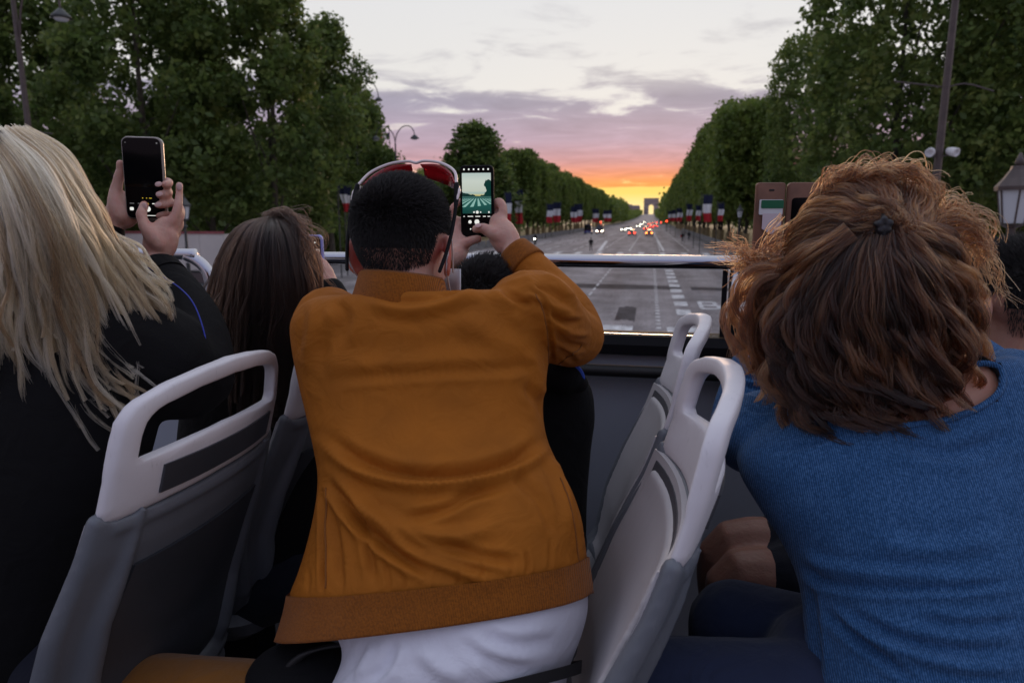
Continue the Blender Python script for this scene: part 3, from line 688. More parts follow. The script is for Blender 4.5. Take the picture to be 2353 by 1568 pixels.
# cars
M['glass'] = mat('dark_car_glass', (0.01, 0.011, 0.014), 0.08, spec=0.6); M['tyre'] = mat('tyre_rubber', (0.012, 0.012, 0.012), 0.8); M['rim'] = mat('alloy_rim', (0.4, 0.4, 0.42), 0.3, 0.8)
M['tail'] = mat('lit_tail_lamp', (0.6, 0.02, 0.01), 0.3, emit=((1.0, 0.06, 0.03), 15.0)); M['tailo'] = mat('lit_orange_tail_lamp', (0.6, 0.1, 0.01), 0.3, emit=((1.0, 0.17, 0.03), 20.0))
M['headl'] = mat('lit_headlamp', (0.9, 0.9, 0.8), 0.3, emit=((1.0, 0.93, 0.72), 28.0))
CP = {}
def car_mesh(h=1.0, van=False):
    k = (h, van)
    if k in CP: return CP[k]
    # side profile (y from rear, z), width taper: lofted stations along the length
    st = [(-2.15, .42, .62, .78), (-2.1, .3, .92, .84), (-1.75, .28, 1.0, .88), (-.9, .28, 1.0, .9), (.9, .28, .98, .9), (1.6, .3, .9, .88), (2.05, .34, .74, .82), (2.15, .42, .6, .74)]
    b = MB(); a = np.linspace(0, 2 * pi, 20, endpoint=False); rings = []
    for (y, z0, z1, w) in st:
        c, s = np.cos(a), np.sin(a); rings.append(np.c_[w * np.sign(c) * np.abs(c) ** .45, np.full(20, y), (z0 + z1) / 2 + (z1 - z0) / 2 * np.sign(s) * np.abs(s) ** .5])
    b.loft(rings); body = b.build('body', None, smooth='auto').data
    g = MB(); top = 1.48 * h if not van else 2.2
    q = [(-1.95, .95, .80, .80), (-1.35, top - .03, .62, .66), (.1, top, .62, .66), (1.15, .93, .80, .80)] if not van else [(-2.1, .95, .84, .84), (-2.0, top, .78, .8), (.7, top, .78, .8), (1.5, .93, .82, .82)]
    rings = []
    for (y, z, w, w0) in q:
        rings.append([(-w0 * 1.02, y, .9), (-w, y, z - .02), (-w * .85, y, z + .03), (w * .85, y, z + .03), (w, y, z - .02), (w0 * 1.02, y, .9)])
    g.loft(rings); glass = g.build('cabin_glass', None, smooth='auto').data
    rf = MB(); rf.loft([[(-w * .93, y, z + .02), (w * .93, y, z + .02), (w * .85, y, z + .06), (-w * .85, y, z + .06)] for (y, z, w, _) in q[1:3]]); roof = rf.build('roof', None).data
    wh = MB(); wh.loft([[(x, math.cos(t) * r, math.sin(t) * r) for t in np.linspace(0, 2 * pi, 18, endpoint=False)] for x, r in ((-.1, .27), (-.09, .31), (.09, .31), (.1, .27))]); tyre = wh.build('tyre', None, smooth='auto').data
    wr = MB(); wr.loft([[(x, math.cos(t) * r, math.sin(t) * r) for t in np.linspace(0, 2 * pi, 10, endpoint=False)] for x, r in ((-.105, .2), (.105, .2))]); rim = wr.build('rim', None).data
    for d in ('body', 'cabin_glass', 'roof', 'tyre', 'rim'):
        for o in [x for x in COL.objects if x.parent is None and x.name.split('.')[0] == d and x.type == 'MESH']: bpy.data.objects.remove(o)
    CP[k] = (body, glass, roof, tyre, rim); return CP[k]
def mobj(name, me, m, parent, loc=(0, 0, 0), rot=(0, 0, 0)):
    o = bpy.data.objects.new(name, me); COL.objects.link(o); o.parent = parent; o.location = loc; o.rotation_euler = rot
    if m:
        if not me.materials: me.materials.append(m)
        o.material_slots[0].link = 'OBJECT'; o.material_slots[0].material = m
    return o
def car(x, y, col, label, away=True, lights=True, tail='tail', van=False, name='car', group=None, s=1.0, rz=None):
    me = car_mesh(1.0, van); t = empty(name, (x, y, float(gz(y)) + .012), (0 if away else pi) if rz is None else rz); t.scale = (s, s, s)
    tag(t, label, 'van' if van else 'car', group); cm = mat('car_paint', col, 0.3, coat=0.6)
    mobj('body', me[0], cm, t); mobj('cabin', me[1], M['glass'], t); mobj('roof', me[2], cm, t)
    for sx in (-1, 1):
        for yy in (-1.35, 1.35):
            w = mobj('wheel', me[3], M['tyre'], t, (sx * .8, yy, .31)); mobj('rim', me[4], M['rim'], w)
        lm = M[tail] if lights else M['redcap']; MB().box((sx * .62, -2.12, .78), (.34, .1, .16)).build('tail_light', lm, t, bevel=.03)
        MB().box((sx * .62, 2.08, .68), (.34, .12, .16)).build('headlight', M['headl'] if lights else M['lampglass'], t, bevel=.03)
    MB().box((0, -2.17, .6), (.5, .02, .12)).build('number_plate', M['white'], t)
    return t
CR = [(1453, 172, (.02, .02, .025), 'dark car with red tail lights in the middle of the avenue', True, 'tail'), (1492, 172, (.25, .05, .02), 'car with orange glowing tail lights straight ahead', True, 'tailo'),
      (1433, 235, (.2, .2, .22), 'oncoming car with white headlights, leftmost of the oncoming cars', False, 'tail'), (1446, 260, (.05, .05, .06), 'oncoming car with headlights just above the dark car', False, 'tail'),
      (1467, 330, (.3, .3, .32), 'oncoming car with headlights in the distance', False, 'tail'), (1474, 420, (.1, .1, .12), 'far oncoming car with headlights near the arch axis', False, 'tail'), (1481, 560, (.2, .2, .22), 'farthest oncoming car with bright headlights', False, 'tail'),
      (1484, 250, (.2, .04, .03), 'car with red lights behind the orange-lit car', True, 'tail'), (1497, 300, (.1, .1, .12), 'car with red tail lights beyond the orange-lit car', True, 'tail'), (1507, 340, (.15, .15, .16), 'car with red tail lights near the right kerb', True, 'tail'),
      (1492, 420, (.2, .2, .2), 'distant car with red tail lights in the queue', True, 'tail'), (1500, 520, (.2, .2, .2), 'most distant car with red tail lights in the queue', True, 'tail')]
for (u, y, c, lab, aw, tl) in CR: car(gxy(u, y), y, c, lab, aw, True, tl)
car(gxy(1352, 190), 190, (.01, .05, .28), 'bright blue van parked at the left kerb', True, False, van=True, name='van', s=1.15)
car(gxy(1379, 196), 196, (.3, .02, .02), 'red van with lit lamps beside the blue van', False, True, van=True, name='van', s=1.1)
car(gxy(440, 30), 30.0, (.012, .012, .014), 'dark car parked before the hoarding under the chrome rail', True, False, rz=pi / 2)

# ================================================================== THE OPEN-TOP BUS
DECK = CAMZ - 1.27
WY = 1.8
M['chrome'] = mat('polished_steel', (0.5, 0.5, 0.545), 0.08, 1.0)
M['chromed'] = mat('brushed_steel', (0.5, 0.5, 0.52), 0.25, 1.0)
M['panel'] = mat('grey_bus_panel', (0.34, 0.37, 0.43), 0.6, var=(1.2, 0.12), bump=(180, 0.12, 0.002))
M['blk'] = mat('black_bus_trim', (0.010, 0.010, 0.012), 0.6, spec=.12, bump=(60, 0.1, 0.003))
M['deck'] = mat('dark_deck_floor', (0.02, 0.02, 0.022), 0.8, var=(8, 0.3))
rz_ = CAMZ - 0.1075
B = empty('open_top_bus', (0, WY, DECK)); tag(B, 'open upper deck of a sightseeing bus with chrome rail and grey side wall', 'bus')
def bp(o): return reparent(o, B)
bp(MB().box((-0.3, 0.4, DECK - .03), (9, 2.9, .06)).build('deck_floor', M['deck']))
bp(MB().box((-0.3, WY + .04, (DECK + CAMZ - .352) / 2), (9, .06, CAMZ - .352 - DECK - .01)).build('side_wall', M['panel']))
mb = MB(); prof = [(-.012, -.352), (-.016, -.325), (.0, -.303), (.05, -.297), (.10, -.305), (.10, -.36), (.03, -.36)]
mb.loft([[(x, WY + a, CAMZ + b) for a, b in prof] for x in (-4.8, 4.2)]); bp(mb.build('sill', M['blk'], smooth='auto'))
MB_ = MB(); MB_.tube([(-4.8, WY - .02, CAMZ - .395), (4.2, WY - .02, CAMZ - .395)], .016, 10, 'flat'); bp(MB_.build('sill_rubber', M['dark'], smooth=True))
bp(MB().box((-.3, 1.845 + .6, (DECK) / 2 + .3), (9, 1.1, .02)).build('outer_skirt', M['panel'])) if False else None
# rail: one length with a bent end on the left, one running on to the right
mb = MB(); mb.tube(catmull([(-4.8, WY, rz_ + .008), (-2.5, WY, rz_ + .006), (-1.42, WY, rz_ + .006), (-1.345, WY, rz_ + .0), (-1.295, WY, rz_ - .028), (-1.275, WY, rz_ - .075), (-1.27, WY, CAMZ - .31)], 60), .0175, 20, 'flat'); bp(mb.build('end_rail', M['chrome'], smooth=True))
mb = MB(); mb.tube(catmull([(-1.17, WY, CAMZ - .31), (-1.165, WY, rz_ - .075), (-1.145, WY, rz_ - .028), (-1.09, WY, rz_), (-.95, WY, rz_), (1.5, WY, rz_), (4.2, WY, rz_)], 80), .0175, 20, 'flat'); bp(mb.build('top_rail', M['chrome'], smooth=True))
px = at(1686, 690, WY)[0]
for x in (px, px + 1.5, px + 3.0, -1.27 - 1.5): bp(MB().tube([(x, WY + .004, CAMZ - .31), (x, WY + .004, rz_ - .012)], .0145, 14, 'flat').build('rail_post', M['chromed'], smooth=True))
bp(MB().box((px - .024, WY + .01, (rz_ - .02 + CAMZ - .3) / 2), (.012, .012, rz_ - .02 - CAMZ + .3)).build('glass_edge_trim', M['blk']))
gm_ = bpy.data.materials.new('clear_pane'); gm_.use_nodes = True; t_ = gm_.node_tree; t_.nodes.clear()
g1 = t_.nodes.new('ShaderNodeBsdfTransparent'); g1.inputs[0].default_value = (0.93, 0.94, 0.95, 1); g2_ = t_.nodes.new('ShaderNodeBsdfGlossy'); g2_.inputs[1].default_value = 0.03
fr = t_.nodes.new('ShaderNodeFresnel'); fr.inputs[0].default_value = 1.35; mx_ = t_.nodes.new('ShaderNodeMixShader'); o_ = t_.nodes.new('ShaderNodeOutputMaterial')
t_.links.new(fr.outputs[0], mx_.inputs[0]); t_.links.new(g1.outputs[0], mx_.inputs[1]); t_.links.new(g2_.outputs[0], mx_.inputs[2]); t_.links.new(mx_.outputs[0], o_.inputs[0]); M['pane'] = gm_
for x0, x1 in ((-1.13, px - .03), (px + .02, px + 1.48)):
    bp(MB().box(((x0 + x1) / 2, WY + .012, (rz_ - .014 + CAMZ - .3) / 2), (x1 - x0, .005, rz_ - .016 - CAMZ + .3)).build('window_pane', M['pane']))
# control box with the seat number plate on the wall
q = at(1712, 860, 1.70)
bp(MB().box((q[0] + .03, 1.745, q[2] - .03), (.13, .09, .12)).build('wall_box', M['blk'], bevel=.008))
q = at(1684, 846, 1.70); bp(MB().box((q[0] + .012, 1.697, q[2]), (.062, .003, .014)).build('number_plate', M['white']))
cu3 = bpy.data.curves.new('plate_digit_outline', 'FONT'); cu3.body = '3'; cu3.size = .012; cu3.align_x = 'CENTER'; cu3.extrude = .0004
o3 = bpy.data.objects.new('digit_tmp', cu3); COL.objects.link(o3); bpy.context.view_layer.update(); me3 = bpy.data.meshes.new_from_object(o3.evaluated_get(bpy.context.evaluated_depsgraph_get())); bpy.data.objects.remove(o3); me3.materials.clear(); me3.materials.append(M['blk']); o3 = bpy.data.objects.new('plate_digit', me3); COL.objects.link(o3); o3.location = (q[0] + .012, 1.6945, q[2] - .004); o3.rotation_euler = (pi / 2, 0, 0); bp(o3)
for k in range(3):
    bp(MB().box((q[0] + .03 + .02 * k, 1.697, q[2] - .02 - .012 * k), (.008, .003, .004)).build('indicator_lamp', M['lampglass']))

# ------------------------------------------------------------------ seats (they face across the picture to the left)
M['swhite'] = mat('white_moulded_plastic', (0.72, 0.70, 0.735), 0.42, bump=(500, 0.06, 0.001), var=(6, 0.05))
M['sback'] = mat('slate_moulded_plastic', (0.13, 0.142, 0.165), 0.5, bump=(500, 0.1, 0.001), var=(5, 0.08))
M['sinner'] = mat('dark_back_panel', (0.06, 0.066, 0.078), 0.6, bump=(400, 0.1, 0.001), var=(5, 0.1))
M['spad'] = mat('light_grey_seat_pad', (0.46, 0.44, 0.455), 0.5, var=(5, 0.06), bump=(300, 0.1, 0.001))
M['sgroove'] = mat('dark_groove', (0.06, 0.06, 0.07), 0.7)
def fuse(mb, name, m, parent, voxel, smooth=6, fac=0.5):
    """melt overlapping solids into one continuous skin"""
    tmp = mb.build(name + '_tmp', None)
    md = tmp.modifiers.new('r', 'REMESH'); md.mode = 'VOXEL'; md.voxel_size = voxel; md.use_smooth_shade = True
    if smooth: s = tmp.modifiers.new('s', 'SMOOTH'); s.iterations = smooth; s.factor = fac
    bpy.context.view_layer.update(); dg = bpy.context.evaluated_depsgraph_get()
    me = bpy.data.meshes.new_from_object(tmp.evaluated_get(dg)); me.name = name
    old = tmp.data; bpy.data.objects.remove(tmp); bpy.data.meshes.remove(old)
    me.materials.clear()
    if m: me.materials.append(m)
    me.polygons.foreach_set('use_smooth', [True] * len(me.polygons))
    o = bpy.data.objects.new(name, me); COL.objects.link(o)
    if parent: o.parent = parent
    return o
PZ = [0.0, -.06, -.13, -.24, -.35, -.45, -.56, -.62]
PX = [0.0, -.006, -.022, -.058, -.108, -.145, -.165, -.20]
PW = [.178, .186, .197, .216, .228, .228, .205, .18]
def sx(z): return np.interp(-np.asarray(z), [-q for q in PZ], PX)
def sw(z): return np.interp(-np.asarray(z), [-q for q in PZ], PW)
def sp(y, z, off=0.0):
    """point on the backrest: across y, height z, off = towards the sitter"""
    w = sw(z); return V(float(sx(z)) - 0.035 * (abs(y) / w) ** 2.2 - off, y, z)
def plate(mb, zs, ys, o0, o1):
    """closed slab following the backrest between offsets; ys(z) -> (y0, y1)"""
    n = 14; F_ = []; Bk = []
    for z in zs:
        y0, y1 = ys(z)
        F_.append([sp(y, z, o1) for y in np.linspace(y0, y1, n)]); Bk.append([sp(y, z, o0) for y in np.linspace(y0, y1, n)])
    rings = [np.vstack([f, b[::-1]]) for f, b in zip(F_, Bk)]; return mb.loft(rings)
def scuff(m, c, c2, amount):
    """fine scratches and grime over moulded plastic"""
    t, b = nodes_of(m); nn = t.nodes.new; ll = t.links.new; tcn = nn('ShaderNodeTexCoord'); mp = nn('ShaderNodeMapping'); mp.inputs['Scale'].default_value = (30, 30, 6); mp.inputs['Rotation'].default_value = (.5, .3, .2); ll(tcn.outputs['Object'], mp.inputs[0])
    a = nn('ShaderNodeTexNoise'); a.inputs['Scale'].default_value = 4; a.inputs['Detail'].default_value = 8; a.inputs['Roughness'].default_value = .7; ll(mp.outputs[0], a.inputs[0]); g = nn('ShaderNodeTexNoise'); g.inputs['Scale'].default_value = 7; g.inputs['Detail'].default_value = 6; ll(tcn.outputs['Object'], g.inputs[0])
    r = nn('ShaderNodeMapRange'); ll(a.outputs[0], r.inputs[0]); r.inputs[1].default_value = .60; r.inputs[2].default_value = .74; r2 = nn('ShaderNodeMapRange'); ll(g.outputs[0], r2.inputs[0]); r2.inputs[1].default_value = .42; r2.inputs[2].default_value = .75
    mu = nn('ShaderNodeMath'); mu.operation = 'MULTIPLY_ADD'; ll(r.outputs[0], mu.inputs[0]); mu.inputs[1].default_value = amount; ml = nn('ShaderNodeMath'); ml.operation = 'MULTIPLY'; ll(r2.outputs[0], ml.inputs[0]); ml.inputs[1].default_value = amount * .5; ll(ml.outputs[0], mu.inputs[2])
    mx = nn('ShaderNodeMix'); mx.data_type = 'RGBA'; ll(mu.outputs[0], mx.inputs[0]); mx.inputs[6].default_value = c + (1,); mx.inputs[7].default_value = c2 + (1,); ll(mx.outputs[2], b.inputs['Base Color'])
    rr2 = nn('ShaderNodeMapRange'); ll(g.outputs[0], rr2.inputs[0]); rr2.inputs[3].default_value = .32; rr2.inputs[4].default_value = .62; ll(rr2.outputs[0], b.inputs['Roughness'])
scuff(M['swhite'], (0.74, 0.72, 0.755), (0.34, 0.32, 0.33), .45); scuff(M['sback'], (0.13, 0.143, 0.167), (0.22, 0.23, 0.25), .5); scuff(M['sinner'], (0.045, 0.05, 0.06), (0.09, 0.09, 0.10), .5); scuff(M['spad'], (0.48, 0.46, 0.475), (0.30, 0.28, 0.29), .4)
def make_seat():
    t = empty('bus_seat', (0, 0, 0))
    # white head frame with its grab opening: a moulded band swept round the hole
    outer = np.array([(-.203, -.190), (-.199, -.14), (-.191, -.08), (-.185, -.052), (-.168, -.030), (-.12, -.013), (-.06, -.004), (0, 0), (.06, -.004), (.12, -.013), (.168, -.030), (.185, -.052), (.191, -.08), (.199, -.14), (.203, -.190), (.1, -.185), (0, -.183), (-.1, -.185)])
    inner = np.array([(-.164, -.105), (-.160, -.072), (-.153, -.054), (-.134, -.042), (-.07, -.030), (0, -.026), (.07, -.030), (.134, -.042), (.153, -.054), (.160, -.072), (.164, -.105), (.150, -.112), (.08, -.104), (0, -.100), (-.08, -.104), (-.150, -.112)])
    def polar(poly, n):
        p = np.vstack([poly, poly[:1]]); p = np.vstack([p[i] * (1 - t) + p[i + 1] * t for i in range(len(p) - 1) for t in np.linspace(0, 1, 12, endpoint=False)])
        a = np.arctan2(p[:, 1] + .085, p[:, 0]); k = np.argsort(a); r = np.hypot(p[:, 0], p[:, 1] + .085)[k]; a = a[k]
        aa = np.linspace(-pi, pi, n, endpoint=False); rr_ = np.interp(aa, np.r_[a[-1] - 2 * pi, a, a[0] + 2 * pi], np.r_[r[-1], r, r[0]]); return aa, rr_
    aa, ro = polar(outer, 110); _, ri = polar(inner, 110); cs = np.linspace(0, 2 * pi, 16, endpoint=False); rings = []
    for a_, o_, i_ in zip(aa, ro, ri):
        mid, hw = (o_ + i_) / 2, (o_ - i_) / 2; th = .0115 + .002 * math.exp(-((a_ - pi / 2) / .9) ** 2); ring = []
        for c in cs:
            e = mid + hw * np.sign(math.cos(c)) * abs(math.cos(c)) ** .5; q = th * np.sign(math.sin(c)) * abs(math.sin(c)) ** .5
            ring.append(sp(math.cos(a_) * e, -.085 + math.sin(a_) * e, q + .002))
        rings.append(ring)
    mb = MB(); mb.loft(rings + rings[:1], cap=False); mb.build('head_frame', M['swhite'], t, smooth=True)
    mb = MB(); plate(mb, np.linspace(-.168, -.126, 5), lambda z: (-.13, .14), -.0125, -.006); mb.build('label_panel', M['sinner'], t, smooth='auto')
    mb = MB()                                                    # grey shell below
    plate(mb, np.linspace(-.62, -.186, 26), lambda z: (-sw(z) + .01, sw(z) - .01), -.010, .012)
    for s in (-1, 1):
        zz = np.linspace(-.62, -.184, 22); mb.tube([sp(s * (sw(z) - .006), z, .004) for z in zz], np.interp(zz, [-.62, -.45, -.205], [.024, .018, .0125]), 10)
        mb.tube([sp(s * (sw(z) - .055), z, -.010) for z in zz], np.interp(zz, [-.62, -.3, -.205], [.026, .015, .006]), 10)
    mb.tube([sp(y, -.60, -.012) for y in np.linspace(-.16, .16, 12)], .034, 10)
    mb.tube([sp(y, -.199, -.004) for y in np.linspace(-.18, .18, 12)], .010, 10)
    fuse(mb, 'back_shell', M['sback'], t, .0042, 8)
    mb = MB(); plate(mb, np.linspace(-.585, -.27, 18), lambda z: (-sw(z) + .07, sw(z) - .07), -.0165, -.004); mb.build('back_panel', M['sinner'], t, smooth='auto')
    mb = MB(); plate(mb, np.linspace(-.60, -.20, 24), lambda z: (-sw(z) + .028, sw(z) - .028), .012, .0195); mb.build('pad_groove', M['sgroove'], t, smooth='auto')
    mb = MB(); plate(mb, np.linspace(-.61, -.188, 26), lambda z: (-sw(z) + .004, sw(z) - .004), .006, .0178); mb.build('front_face', M['spad'], t, smooth='auto')
    mb = MB(); plate(mb, np.linspace(-.61, -.212, 24), lambda z: (-sw(z) + .034, sw(z) - .034), .008, .027)
    fuse(mb, 'front_pad', M['spad'], t, .006, 5)
    mb = MB(); a = np.linspace(0, 2 * pi, 40, endpoint=False)
    def rr(hx, hy, cx, z): c, s = np.cos(a), np.sin(a); return np.c_[cx + hx * np.sign(c) * np.abs(c) ** .4, hy * np.sign(s) * np.abs(s) ** .4, np.full(40, z) - .02 * np.clip(-c, 0, 1)]
    mb.loft([rr(.20, .19, -.40, -.70), rr(.225, .215, -.395, -.675), rr(.23, .222, -.395, -.645), rr(.22, .212, -.395, -.625), rr(.18, .17, -.395, -.632)]); mb.build('seat_pan', M['sback'], t, smooth='auto')
    mb = MB(); mb.loft([rr(.19, .18, -.40, -.64), rr(.195, .186, -.40, -.618), rr(.175, .168, -.40, -.612), rr(.1, .1, -.40, -.617)]); mb.build('seat_pad', M['spad'], t, smooth='auto')
    for s in (-1, 1):
        for z in (-.52,):
            mb = MB(); c = sp(s * (sw(z) - .045), z, -.024); mb.ell(c, (.003, .0065, .0065), n=12, m=8); mb.build('screw', M['chromed'], t, smooth=True)
    mb = MB(); mb.loft([[(x, y, z) for x, y in ((-.52, -.05), (-.28, -.05), (-.28, .05), (-.52, .05))] for z in (-1.08, -.69)]); mb.build('pedestal', M['blk'], t, bevel=.01)
    return t
SEATX, SEATZ = 0.112, CAMZ - .188
seat0 = make_seat()
SEATS = [(SEATX, .895, 'white and grey seat nearest the camera beside the man in ochre'), (SEATX, 1.365, 'white and grey seat against the side wall behind the one beside the man'),
         (-.617, .905, 'seat with dark grey back turned to the camera behind the blonde hair'), (-.617, 1.375, 'seat mostly hidden between the dark seat back and the ochre jacket'),
         (.86, .905, 'seat under the woman in the blue sweater'), (.86, 1.375, 'seat under the person in dark shorts')]
for k, (x, y, lab) in enumerate(SEATS):
    o = seat0 if k == 0 else copy_tree(seat0)
    o.location = (x, y, SEATZ - (.016 if x < -.5 else -.004)); tag(o, lab, 'seat', 'moulded seats of the bus')
# ================================================================== PEOPLE
def px(*a): return np.array([at(*q) for q in a])
def skin_mat(name, c, red):
    m = mat(name, c, 0.48, sss=0.2, spec=0.4, bump=(110, 0.45, 0.003)); t, b = nodes_of(m)
    at_ = t.nodes.new('ShaderNodeAttribute'); at_.attribute_name = 'flush'
    nz = t.nodes.new('ShaderNodeTexNoise'); nz.inputs['Scale'].default_value = 38; nz.inputs['Detail'].default_value = 3
    mr = t.nodes.new('ShaderNodeMapRange'); mr.inputs[1].default_value = .4; mr.inputs[2].default_value = .75; mr.inputs[4].default_value = .35; t.links.new(nz.outputs[0], mr.inputs[0])
    ad = t.nodes.new('ShaderNodeMath'); ad.operation = 'ADD'; t.links.new(at_.outputs['Fac'], ad.inputs[0]); t.links.new(mr.outputs[0], ad.inputs[1]); ad.use_clamp = True
    mx = t.nodes.new('ShaderNodeMix'); mx.data_type = 'RGBA'; mx.inputs[6].default_value = tuple(c) + (1,); mx.inputs[7].default_value = tuple(red) + (1,)
    t.links.new(ad.outputs[0], mx.inputs[0]); t.links.new(mx.outputs[2], b.inputs['Base Color']); return m
M['skin'] = skin_mat('fair_skin', (0.60, 0.36, 0.29), (0.52, 0.12, 0.10))
M['skin2'] = skin_mat('tanned_skin', (0.50, 0.27, 0.19), (0.45, 0.14, 0.10))
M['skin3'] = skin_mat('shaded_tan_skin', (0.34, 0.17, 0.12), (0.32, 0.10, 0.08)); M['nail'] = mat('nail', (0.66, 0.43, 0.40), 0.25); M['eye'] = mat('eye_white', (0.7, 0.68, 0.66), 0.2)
def hair_mat(name, dark, mid, light, rough=0.32, refl=1.0):
    m = bpy.data.materials.new(name); m.use_nodes = True; t = m.node_tree; t.nodes.clear(); nn = t.nodes.new; ll = t.links.new
    hi = nn('ShaderNodeHairInfo'); r = nn('ShaderNodeValToRGB'); e = r.color_ramp.elements
    e[0].color = dark + (1,); e[1].color = light + (1,); e.new(.5).color = mid + (1,); tn = nn('ShaderNodeAttribute'); tn.attribute_name = 'tone'; ma = nn('ShaderNodeMath'); ma.operation = 'MULTIPLY_ADD'; ll(hi.outputs['Random'], ma.inputs[0]); ma.inputs[1].default_value = .34
    mb_ = nn('ShaderNodeMath'); mb_.operation = 'ADD'; ll(tn.outputs['Fac'], mb_.inputs[0]); mb_.inputs[1].default_value = -.17; ll(mb_.outputs[0], ma.inputs[2]); ll(ma.outputs[0], r.inputs[0])
    d = nn('ShaderNodeBsdfHairPrincipled'); d.model = 'CHIANG'; d.parametrization = 'COLOR'
    ll(r.outputs[0], d.inputs['Color']); d.inputs['Roughness'].default_value = rough; d.inputs['Radial Roughness'].default_value = 0.45
    o = nn('ShaderNodeOutputMaterial'); ll(d.outputs[0], o.inputs[0]); return m
M['hblonde'] = hair_mat('blonde_hair', (0.085, 0.045, 0.02), (0.34, 0.225, 0.12), (0.68, 0.53, 0.35))
M['hbrown'] = hair_mat('dark_brown_hair', (0.003, 0.0016, 0.0012), (0.008, 0.004, 0.003), (0.028, 0.014, 0.009))
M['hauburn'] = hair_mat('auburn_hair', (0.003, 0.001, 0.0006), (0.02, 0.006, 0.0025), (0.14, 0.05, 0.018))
def plain_hair(name, dark, light, rough=.5):
    m = bpy.data.materials.new(name); m.use_nodes = True; t = m.node_tree; b = t.nodes['Principled BSDF']
    hi = t.nodes.new('ShaderNodeHairInfo'); r = t.nodes.new('ShaderNodeValToRGB'); r.color_ramp.elements[0].color = dark + (1,); r.color_ramp.elements[1].color = light + (1,)
    t.links.new(hi.outputs['Random'], r.inputs[0]); t.links.new(r.outputs[0], b.inputs['Base Color']); b.inputs['Roughness'].default_value = rough; b.inputs['Specular IOR Level'].default_value = .3; return m
M['hblack'] = plain_hair('near_black_hair', (0.008, 0.007, 0.007), (0.022, 0.019, 0.019))
M['hblack_'] = hair_mat('near_black_hair', (0.016, 0.014, 0.014), (0.026, 0.023, 0.023), (0.055, 0.048, 0.046))
M['bblonde'] = mat('blonde_hair_mass', (0.10, 0.066, 0.04), 0.7); M['bbrown'] = mat('brown_hair_mass', (0.02, 0.013, 0.010), 0.7)
M['bauburn'] = mat('auburn_hair_mass', (0.035, 0.015, 0.009), 0.7); M['bblack'] = mat('black_hair_mass', (0.012, 0.011, 0.011), 0.8)

def strands(name, S, r0, r1, m, parent, tone=None):
    """real hair strands: S is (n, k, 3)"""
    S = np.asarray(S, np.float32); n, k = S.shape[:2]
    cu = bpy.data.hair_curves.new(name); cu.add_curves([k] * n)
    cu.points.foreach_set('position', S.reshape(-1)) if hasattr(cu.points[0], 'position') else cu.position_data.foreach_set('vector', S.reshape(-1))
    rad = np.tile(np.interp(np.linspace(0, 1, k), [0, .55, 1], [r0, (r0 + r1) * .5 + r0 * .2, r1]), n).astype(np.float32) * np.repeat(rng.uniform(.7, 1.3, n), k).astype(np.float32)
    a = cu.attributes.get('radius') or cu.attributes.new('radius', 'FLOAT', 'POINT'); a.data.foreach_set('value', rad)
    tv = cu.attributes.new('tone', 'FLOAT', 'CURVE'); tv.data.foreach_set('value', np.asarray(tone if tone is not None else np.full(n, .5), np.float32))
    cu.materials.append(m); o = bpy.data.objects.new(name, cu); COL.objects.link(o)
    if parent: o.parent = parent
    return o
SC.cycles_curves.shape = 'RIBBONS' if hasattr(SC, 'cycles_curves') else SC.cycles_curves.shape
TONES = {}
def lock_strands(guides, nclump, per, K=22, crad=0.010, lat=0.0, depth=0.03, wave=0.006, seed=1, tip=0.25, cut=(0.65, 1.0), curl=0.0, curlf=3.0, arange=(0, 1), frizz=0.0015):
    """clumped strands between neighbouring guides; guides (g, m, 3)"""
    R = np.random.default_rng(seed); G = np.array([catmull(g, K) for g in guides]); ng = len(G); out = []; tones = []
    tt = np.linspace(0, 1, K)
    for c in range(nclump):
        a = R.uniform(*arange) * (ng - 1); i = min(int(a), ng - 2); f = a - i
        base = G[i] * (1 - f) + G[i + 1] * f
        L_ = R.uniform(*cut); t = tt * L_ * (K - 1); j = np.minimum(t.astype(int), K - 2); fr_ = (t - j)[:, None]; base = base[j] * (1 - fr_) + base[j + 1] * fr_
        T = nrm(np.gradient(base, axis=0)); view = nrm(base - CAMP); side = nrm(np.cross(T, view)); back = np.cross(side, T)
        base = base + view * (R.random() ** 1.5 * depth) + side * (np.clip(R.normal(0, lat), -1.7 * lat, 1.7 * lat) * (0.12 + tt ** 1.4))[:, None]
        w1, w2, p1, p2 = R.uniform(.7, 1.6), R.uniform(1.8, 3.2), R.uniform(0, 6.3), R.uniform(0, 6.3)
        base = base + side * (wave * tt ** 1.2 * (np.sin(w1 * 2 * pi * tt + p1) + .45 * np.sin(w2 * 2 * pi * tt + p2)))[:, None]
        if curl:
            ph = curlf * R.uniform(.7, 1.35) * 2 * pi * tt + R.uniform(0, 6.3); am = curl * R.uniform(.4, 1.4) * tt ** .7
            base = base + side * (am * np.cos(ph))[:, None] + back * (am * np.sin(ph) * .8)[:, None]
        taper = np.interp(tt, [0, .3, .8, 1], [1.0, .9, .55, tip])
        offs = R.normal(0, 1, (per, 2)).clip(-1.8, 1.8) * crad * R.uniform(.5, 1.4)
        tn_ = float(np.clip(R.normal(.5, .28), 0, 1)); tones += [tn_] * per
        for q in range(per):
            s = base + side * (offs[q, 0] * taper)[:, None] + back * (offs[q, 1] * taper)[:, None]
            p = R.uniform(0, 6.3); s = s + side * (frizz * np.sin(tt * R.uniform(4, 9) * 2 + p) * tt)[:, None] + back * (frizz * np.cos(tt * R.uniform(4, 9) * 2 + p) * tt)[:, None]
            out.append(s)
    out = np.array(out); TONES[(len(out), seed)] = np.array(tones); return out
def tones_of(*ks): return np.concatenate([TONES[k] for k in ks])

